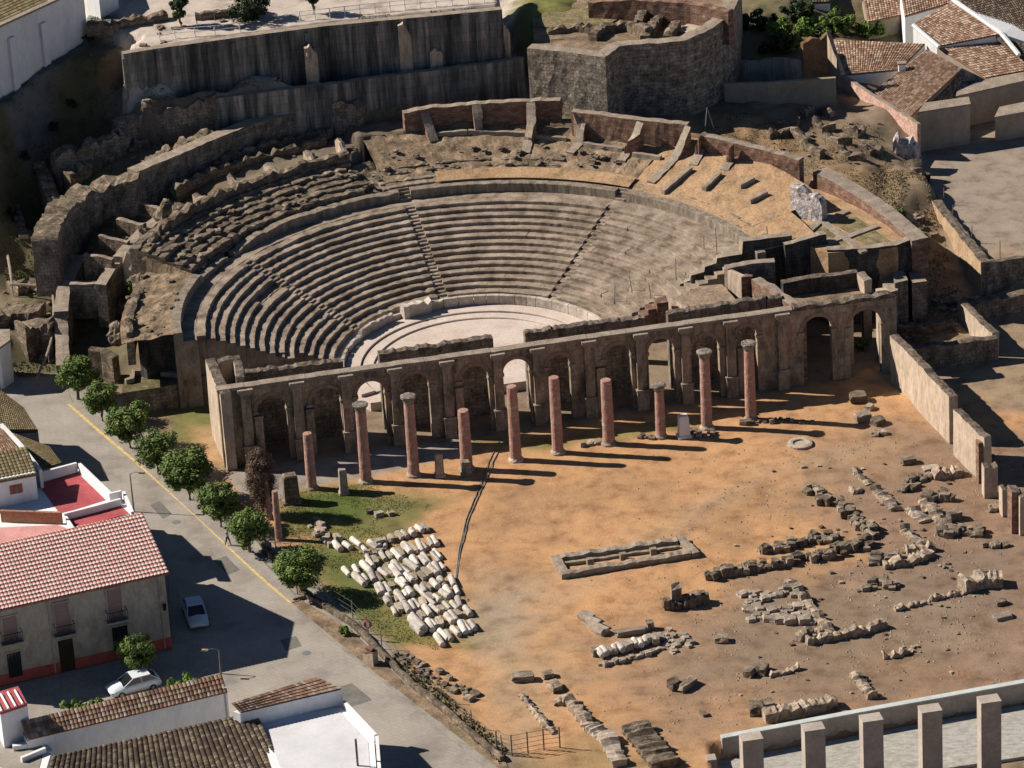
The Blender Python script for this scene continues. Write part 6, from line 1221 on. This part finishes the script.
for i, (x, y, s_, lab) in enumerate(((523,680,(2.0,1.0,.7),'squared block lying left of the fallen pair near the gate'),(548,677,(1.0,.9,.6),'upper stone of the fallen pair near the gate'),(555,689,(1.0,1.5,.7),'lower stone of the fallen pair near the gate'),(674,688,(1.1,1.0,.9),'left end stone of the fallen trunk-like shaft'),(687,687,(2.2,.9,.7),'fallen trunk-like shaft of stone above the parapet'),(750,675,(1.4,.9,.8),'left boulder of the dark pair above the parapet'),(762,672,(1.6,1.0,.8),'right boulder of the dark pair above the parapet'),(722,641,(1.0,1.2,.6),'stone with a long shadow in the middle of the brown ground'),(756,712,(1.6,1.2,.9),'pale boulder beside the ditch wall'),(768,708,(1.2,1.,.8),'second boulder beside the ditch wall'),(704,715,(.8,.6,.3),'small white stone above the left end of the parapet'))): drop(x, y, s_, 'stone_block', lab, .2 * i)
random.seed(5)
for i in range(110):
    x, y = random.triangular(690, 1022, 930), random.uniform(455, 715)
    if y > 735 - (x - 720) * .18: continue
    p = atg(x, y); s_ = random.uniform(.12, .38); o = put(random.choice(SM['rough_stone' if i % 2 else 'pale_block']), 'scattered_stone', (p.x, p.y, p.z + s_ * .2), (s_ * 1.2, s_, s_ * .7), random.uniform(0, 3)); tag(o, 'small loose stone scattered on the brown ground of the diggings', 'stone', 'small stones scattered over the diggings')
# fallen stones among the ruined seats
for i in range(34):
    th = random.uniform(96, 150); r_ = random.uniform(31.5, 38.5); p = TH(r_, th, cav_z(r_, th) + .3); s_ = random.uniform(.25, .7); o = put(random.choice(SM['rough_stone']), 'fallen_stone', p, (s_ * 1.4, s_, s_ * .7), random.uniform(0, 3)); tag(o, 'rough stone tumbled over the ruined upper rows on the left', 'stone', 'tumbled stones on the upper left rows')
for i in range(30):
    th = random.uniform(52, 95); r_ = random.uniform(33.5, 37.5); p = TH(r_, th, cav_z(r_, th) + .3); s_ = random.uniform(.2, .6); o = put(random.choice(SM['rough_stone']), 'fallen_stone', p, (s_ * 1.4, s_, s_ * .6), random.uniform(0, 3)); tag(o, 'rough stone strewn on the slope between podium and brick chambers', 'stone', 'stones strewn below the brick chambers')
for i, (x, y, z) in enumerate([(random.uniform(935,985), random.uniform(298,335), .3) for _ in range(22)]):
    p = atg(x, y); s_ = random.uniform(.3, .9); o = put(random.choice(SM['pale_block' if i % 3 == 0 else 'stone_block']), 'rubble_stone', (p.x, p.y, p.z + s_ * .25), (s_, s_ * .9, s_ * .6), random.uniform(0, 3)); tag(o, 'rubble stone inside the small walled enclosure right of the arcade', 'rubble stone', 'rubble inside the small enclosure')
for i in range(30):
    x, y = random.uniform(880, 935), random.uniform(215, 270); p = atg(x, y, 5); s_ = random.uniform(.3, 1.0); o = put(random.choice(SM['rough_stone']), 'bank_stone', (p.x, p.y, p.z + s_ * .2), (s_ * 1.2, s_, s_ * .6), random.uniform(0, 3)); tag(o, 'stone poking from the scrubby bank below the upper yard', 'stone', 'stones on the bank below the yard')
mbg = MB(); random.seed(17)
for i in range(2600):
    x, y = random.triangular(560, 1022, 960), random.uniform(440, 735)
    if y > 733 - (x - 720) * .18 or fbm(x * .02, y * .03, 4) < -.12: continue
    p = atg(x, y); s_ = random.uniform(.05, .17); a = random.uniform(0, 3); c, q_ = math.cos(a) * s_, math.sin(a) * s_
    mbg.add([(p.x - c, p.y - q_, p.z - .02), (p.x + q_, p.y - c, p.z - .02), (p.x + c, p.y + q_, p.z - .02), (p.x - q_, p.y + c, p.z - .02), (p.x + c * .2, p.y + q_ * .1, p.z + s_ * random.uniform(.5, 1))], [(0, 1, 4), (1, 2, 4), (2, 3, 4), (3, 0, 4)])
o = mbg.build('rubble_grit', M_stone2); tag(o, 'fine stone grit strewn over the brown ground', 'gravel', kind='stuff')
for i in range(36):
    x, y = random.uniform(745, 880), random.uniform(118, 165); p = atg(x, y, 9); s_ = random.uniform(.15, .5); o = put(random.choice(SM['rough_stone']), 'bank_stone', (p.x, p.y, p.z + s_ * .2), (s_ * 1.2, s_, s_ * .6), random.uniform(0, 3)); tag(o, 'rough stone on the brown slope below the pink brick garden wall', 'stone', 'stones on the slope below the garden wall')
# ------------------------------------------------------------------ basin
B4 = [at(551,561), at(562,580), at(700,557.5), at(684.5,541)]
t = thing('stone_basin', 'long rectangular low-walled stone basin lying in the orange court', 'basin', B4[0])
M_bas2 = mat('basin_stone', [lin(.18,.15,.11), lin(.36,.30,.23)], 1, bump=.08, fine=.35)
nm = ['left_wall', 'front_wall', 'right_wall', 'rear_wall']
for i in range(4):
    a, b = B4[i], B4[(i + 1) % 4]; dr = (b - a).normalized(); mb = MB(); ruin_wall(mb, [a + dr * (.0 if i % 2 == 0 else .82) + Vector((0, 0, .6)), b - dr * (.0 if i % 2 == 0 else .82) + Vector((0, 0, .6))], -.2, .8, .4, .09, side=1, layers=1, mtop=1); mb.build(nm[i], [M_bas2, M_cap], t)
u_ = (B4[2] - B4[1]).normalized(); v_ = Vector((-u_.y, u_.x, 0)); mb = MB()
for f in (.24, .48, .70):
    c = B4[1].lerp(B4[2], f) + v_ * 1.9; 
    mb = MB(); mb.box((c.x, c.y, 0), .6, .5, .75, math.atan2(u_.y, u_.x)); mb.build('stub', M_bas2, t)
mb = MB(); a, b = B4[0].lerp(B4[3], .06) , B4[0].lerp(B4[3], .93); mb = MB(); o_ = -v_ * 1.6; ruin_wall(mb, [a + o_ + Vector((0, 0, .38)), b + o_ + Vector((0, 0, .38))], -.1, .35, .5, .04, side=1, layers=1); mb.build('inner_bench', M_bas2, t)

random.seed(31)
for (x0, x1, y0, y1, z_, n_, lab, grp) in ((120,340,72,92,17,34,'small rubble stone on the strip between the two streaked walls','stones between the streaked walls'), (60,215,135,170,11,26,'rubble stone on the shaded strip behind the smooth curved wall','stones behind the smooth curved wall'), (60,170,215,260,7,22,'rubble stone in the sunken passage at the far left','stones in the sunken left passage'), (0,60,280,375,3,30,'rubble stone among the ruined banks at the left edge','stones at the left edge'), (122,180,275,335,8,22,'small stone on the earth slope left of the lower seats','stones left of the lower seats')):
    for i in range(n_):
        x, y = random.uniform(x0, x1), random.uniform(y0, y1); p = atg(x, y, z_)
        r_, t_ = polar(p)
        if r_ < 40.5 and 96 < t_ < 178 and r_ > 31.5: p = at(x, y, 8.4); p.z = cav_z(*polar(p)) - .05
        s_ = random.uniform(.18, .6); o = put(random.choice(SM['rough_stone' if i % 3 else 'stone_block']), 'bank_stone', (p.x, p.y, p.z + s_ * .2), (s_ * 1.3, s_, s_ * .6), random.uniform(0, 3)); tag(o, lab, 'stone', grp)
# ================================================================== vegetation
def leafmat(nm, cs):
    m = mat(nm, cs, .9, bump=0, fine=.5, bscale=3, rough=.6, spec=.25); return m
M_leaf = leafmat('leaf_green', [lin(.05,.085,.02), lin(.11,.17,.035), lin(.19,.25,.06)]); M_leafd = leafmat('leaf_dark', [lin(.015,.03,.01), lin(.035,.06,.018)]); M_leafy = leafmat('leaf_fresh', [lin(.07,.13,.02), lin(.16,.25,.045)]); M_twig = leafmat('dead_twig', [lin(.11,.07,.045), lin(.21,.14,.09)])
def foliage(rs_, rx, ry, rz, nclump, nleaf, ls, cz, shell=.6):
    V = []; F = []
    cl = []
    for _ in range(nclump):
        while True:
            q = Vector((rs_.uniform(-1, 1), rs_.uniform(-1, 1), rs_.uniform(-1, 1)))
            if q.length < 1: break
        q = q * (1 if q.length > shell else shell / max(q.length, .2)); cl.append((Vector((q.x * rx * .82, q.y * ry * .82, cz + q.z * rz * .82)), rs_.uniform(.22, .42) * min(rx, rz)))
    for i in range(nleaf):
        c, r_ = cl[i % nclump]; q = Vector((rs_.gauss(0, 1), rs_.gauss(0, 1), rs_.gauss(0, 1))).normalized() * r_ * rs_.random() ** .4; p = c + q
        n_ = (q.normalized() + Vector((rs_.gauss(0, .5), rs_.gauss(0, .5), rs_.gauss(.3, .5)))).normalized(); a = n_.orthogonal().normalized(); a = (a + n_.cross(a) * rs_.uniform(-2, 2)).normalized(); b = n_.cross(a); s_ = ls * rs_.uniform(.6, 1.3); o = len(V)
        V += [tuple(p - a * s_), tuple(p - b * s_ * .5), tuple(p + a * s_), tuple(p + b * s_ * .5)]; F.append((o, o + 1, o + 2, o + 3))
    return V, F
def crown_mesh(name, seed, rx, ry, rz, nclump, nleaf, ls, cz, m, shell=.6):
    V, F = foliage(random.Random(seed), rx, ry, rz, nclump, nleaf, ls, cz, shell); me = bpy.data.meshes.new(name); me.from_pydata(V, [], F); me.materials.append(m); me.update(); return me
def trunk_mesh(name, h, r_, seed, limbs=5, spread=1.0, top=1.6):
    rs_ = random.Random(seed); mb = MB(); k = [Vector((0, 0, -.2)), Vector((rs_.uniform(-.06, .06), rs_.uniform(-.06, .06), h * .5)), Vector((rs_.uniform(-.1, .1), rs_.uniform(-.1, .1), h))]; mb.tube(k, [r_ * 1.3, r_, r_ * .8], 8)
    for i in range(limbs):
        a = 2 * math.pi * i / limbs + rs_.uniform(-.4, .4); e = k[2] + Vector((math.cos(a) * spread, math.sin(a) * spread, top * rs_.uniform(.5, 1))); mb.tube([k[2] - Vector((0, 0, .1)), k[2].lerp(e, .5) + Vector((0, 0, .15)), e], [r_ * .6, r_ * .4, r_ * .15], 6)
    me = bpy.data.meshes.new(name); me.from_pydata(mb.v, [], mb.f); me.materials.append(M_bark); me.update(); return me
CR = [crown_mesh('crown', 30 + i, 1.85 + .15 * (i % 2), 1.75, 1.75, 34, 7500, .115, 2.45, M_leaf, .45) for i in range(4)]; TR = [trunk_mesh('trunk', 1.2, .12, i) for i in range(3)]
def tree(px, py, s_, i, lab, group='street trees along the pavement', z=.15, crm=None, trm=None, name='street_tree'):
    b = at(px, py, z); t = thing(name, lab, 'tree', b, group); t.scale = (s_ * 1.28, s_ * 1.28, s_ * 1.15); t.rotation_euler = (0, 0, i * 1.3)
    for nm_, me in (('trunk', trm or TR[i % 3]), ('crown', crm or CR[i % 4])):
        o = bpy.data.objects.new(nm_, me); SC.collection.objects.link(o); o.parent = t
    return t
for i, (x, yb, s_, lab) in enumerate(((78,398,1.0,'farthest round street tree, at the top end of the pavement'),(103,421,.92,'second street tree from the top end of the pavement'),(131,448,1.08,'third street tree from the top, beside the shaded low platform'),(159,474,1.0,'fourth street tree, nearest the orange patch left of the arcade'),(190,500,1.25,'biggest street tree, left of the arcade corner'),(221,527,.98,'street tree just above the walking person'),(250,552,1.0,'street tree below the dead cypress'))):
    tree(x, yb, s_, i, lab)
tree(302, 596, 1.12, 4, 'bushy round tree inside the court edge, nearest the marble drums', 'bushy trees', 0)
tree(139, 676, .85, 5, 'small tree with a pale trunk in front of the balcony house', 'bushy trees')
for x, y, w_, lab in ((76,716,1.5,'yellow-green shrub left of the white car'),(96,712,1.1,'small shrub against the back of the tiled outbuilding'),(186,692,1.7,'yellow-green shrub right of the white car'),(345,634,.7,'low weedy clump at the kerb below the yellow line')):
    b = at(x, y, .1); t = thing('shrub', lab, 'shrub', b, 'shrubs by the street'); me = crown_mesh('foliage', int(x), w_, w_ * .8, w_ * .7, 14, 1100, .14, w_ * .55, M_leafy, .3); o = bpy.data.objects.new('foliage', me); SC.collection.objects.link(o); o.parent = t
    me = trunk_mesh('stem', .3, .05, 3, 5, w_ * .5, w_ * .6); o = bpy.data.objects.new('stem', me); SC.collection.objects.link(o); o.parent = t
# dead cypress
b = at(264, 516); t = thing('dead_cypress', 'brown dead cypress with a rounded top in front of the left end of the arcade', 'tree', b)
me = crown_mesh('crown', 9, 1.55, 1.55, 3.9, 200, 34000, .07, 4.1, M_twig, .75); o = bpy.data.objects.new('crown', me); SC.collection.objects.link(o); o.parent = t; me = trunk_mesh('trunk', 1.2, .2, 3, 4, .4, 4); o = bpy.data.objects.new('trunk', me); SC.collection.objects.link(o); o.parent = t
# terrace trees
for x, y, rx, rz, cz, lab, nm_ in ((181,26,1.15,3.9,3.5,'dark pointed cypress on the pale terrace, left of the round pine','cypress_tree'),(247,19,3.0,2.0,1.8,'broad dark pine with a flat bottom on the pale terrace','pine_tree'),(314,14,1.2,1.6,2.6,'small dark tree by the terrace railing, cut by the top edge','cypress_tree'),(60,-6,1.2,3,3,'x','')):
    if not nm_: continue
    b = at(x, y, 21.8); t = thing(nm_, lab, 'tree', b); me = crown_mesh('crown', int(x), rx, rx, rz, 40, 6500, .15, cz, M_leafd, .35); o = bpy.data.objects.new('crown', me); SC.collection.objects.link(o); o.parent = t; me = trunk_mesh('trunk', max(.6, cz - rz * .8), .18, 2, 4, .4, rz); o = bpy.data.objects.new('trunk', me); SC.collection.objects.link(o); o.parent = t
def railing(lab, px, z, h=1.1, gap=1.6, m=None):
    P = resample([at(x, y, z) for x, y in px], gap); t = thing('railing', lab, 'railing', P[0])
    for q in P: mb = MB(); mb.tube([q, q + Vector((0, 0, h))], .06, 6); mb.build('post', m or M_white, t)
    for hh in (.55, 1.0): mb = MB(); mb.tube([q + Vector((0, 0, h * hh)) for q in P], .04, 5); mb.build('rail', m or M_white, t)
railing('white railing along the edge of the pale terrace above the streaked wall', [(300,21),(360,14),(420,8),(500,1)], 21.8)
railing('short railing enclosure near the left end of the pale terrace', [(160,41),(175,38),(215,35),(240,32)], 21.8)
railing('dark post railing on the terrace beside the pointed cypress', [(197,24),(215,21),(232,18)], 21.8, m=M_post)
W('rubble_wall', 'low line of rubble stones bordering the pale terrace path, left part', 'ruin wall', [(86,24,22.5),(110,25,22.5),(140,19,22.6),(168,14,22.6)], 0, 21, 1.2, [M_rubble], jit=.3, step=.45)
W('rubble_wall', 'low line of rubble stones bordering the pale terrace behind the cypress', 'ruin wall', [(195,15,22.5),(230,12,22.5),(262,8,22.6)], 0, 21, 1.0, [M_rubble], jit=.3, step=.45)
# greenery top right
random.seed(21)
labs = ['bright green garden bush at the left of the upper right garden','bright green bush in the middle of the upper right garden','big fresh green bush next to the tiled roofs','dark green bush behind the mud wall','dark bush at the top edge of the garden','green bush under the wall behind the tiled farmhouse','low green bush just above the broken brown wall','dark shrub at the top edge right of the bastion']
for i, (x, y, w_, f) in enumerate(((785,32,2.6,1),(812,30,2.8,1),(838,24,3.0,1),(775,46,2.4,0),(800,12,2.6,0),(868,30,2.2,1),(792,44,2.0,1),(758,22,2.6,0))):
    b = atg(x, y + 6, 10); t = thing('garden_bush', labs[i], 'bush', b, 'bushes in the upper right garden'); me = crown_mesh('foliage', i, w_, w_ * .8, w_ * .55, 26, 3000, .2, w_ * .4, M_leafy if f else M_leafd, .3); o = bpy.data.objects.new('foliage', me); SC.collection.objects.link(o); o.parent = t
    me = trunk_mesh('stem', .4, .08, i, 5, w_ * .5, w_ * .5); o = bpy.data.objects.new('stem', me); SC.collection.objects.link(o); o.parent = t
for x, y, w_, z, lab in ((860,349,1.1,0,'round bush seen through the right end arch'),(132,290,1.0,5.5,'small bush on the rubble left of the sunlit earth')):
    b = at(x, y, z); t = thing('bush', lab, 'bush', b); me = crown_mesh('foliage', int(x), w_, w_, w_ * .7, 14, 1500, .13, w_ * .5, M_leaf, .3); o = bpy.data.objects.new('foliage', me); SC.collection.objects.link(o); o.parent = t
# ground cover stuff
def tufts(name, px, z, n, s, m, lab, hfn=None):
    poly = [at(x, y, z)[:2] for x, y in px]; xs = [p[0] for p in poly]; ys = [p[1] for p in poly]; rs_ = np.random.RandomState(n); V = []; F = []; c = 0
    X_ = rs_.uniform(min(xs), max(xs), n * 3); Y_ = rs_.uniform(min(ys), max(ys), n * 3); ok = inpoly(X_, Y_, [tuple(p) for p in poly])
    den = fnoise(X_, Y_, .4, 77)
    for x, y, o_, d_ in zip(X_, Y_, ok, den):
        if not o_ or d_ < .42: continue
        zz = gz((x, y)); a = random.uniform(0, 6.3); dx, dy = math.cos(a) * s, math.sin(a) * s; h = s * random.uniform(.6, 2.0); o = len(V); V += [(x - dx, y - dy, zz - .02), (x + dx, y + dy, zz - .02), (x + dy * .5, y - dx * .5, zz + h)]; F.append((o, o + 1, o + 2)); c += 1
        if c >= n: break
    me = bpy.data.meshes.new(name); me.from_pydata(V, [], F); me.materials.append(m); me.update(); o = bpy.data.objects.new(name, me); SC.collection.objects.link(o); tag(o, lab, 'grass', kind='stuff')
M_grass = leafmat('grass_blades', [lin(.09,.13,.03), lin(.17,.20,.06), lin(.28,.25,.11)])
tufts('grass', [(280,495),(370,482),(430,505),(400,540),(470,600),(440,650),(350,630),(280,540)], 0, 13000, .06, M_grass, 'patchy green grass under the marble drums')
tufts('weeds', [(0,150),(60,130),(120,120),(130,180),(100,220),(60,300),(0,300)], 9, 6000, .12, leafmat('weed_blades', [lin(.03,.06,.015), lin(.12,.14,.05), lin(.25,.2,.1)]), 'dark weeds covering the shaded bank at the left')
tufts('scrub', [(865,190),(925,190),(975,285),(915,300),(890,240)], 5, 3500, .1, leafmat('scrub_blades', [lin(.20,.15,.08), lin(.36,.27,.16)]), 'dry scrub on the bank below the upper yard')
tufts('dry_grass', [(380,655),(400,655),(510,750),(500,765)], 0, 2500, .16, leafmat('dry_blades', [lin(.10,.11,.03), lin(.26,.20,.10)]), 'dry grass along the street side of the court')

for nm_, px_, z_, n_ in (('bank_weeds', [(120,95),(345,68),(345,88),(215,100),(120,120)], 16.5, 2500), ('bank_weeds', [(60,150),(215,120),(215,145),(130,180),(60,210)], 12, 3000), ('bank_weeds', [(340,64),(500,50),(500,60),(345,84)], 16.4, 3000), ('bank_weeds', [(700,120),(880,120),(920,200),(820,170),(700,150)], 9, 3500)):
    tufts(nm_, px_, z_, n_, .08, MATS['weed_blades'], 'sparse low weeds on the rubble banks round the theatre')
for i, (x, y, z, w_, lab) in enumerate(((20,120,16,1.1,'dark shrub on the shaded bank below the white hall'),(48,95,17,.9,'small shrub on the bank just under the white hall'),(75,130,12,1.0,'shrub low on the shaded bank at the top left'),(95,98,14,.8,'small shrub at the foot of the terrace corner'),(10,215,8,.9,'shrub by the pale narrow wall at the left edge'),(900,215,6,.8,'scrubby bush on the bank below the orange strip'),(925,250,3,.7,'scrubby bush low on the bank below the yard'))):
    b = atg(x, y, z); t = thing('shrub', lab, 'shrub', b, 'shrubs on the banks'); me = crown_mesh('foliage', 60 + i, w_, w_, w_ * .6, 14, 1100, .12, w_ * .4, M_leaf if i > 4 else M_leafd, .3); o = bpy.data.objects.new('foliage', me); SC.collection.objects.link(o); o.parent = t
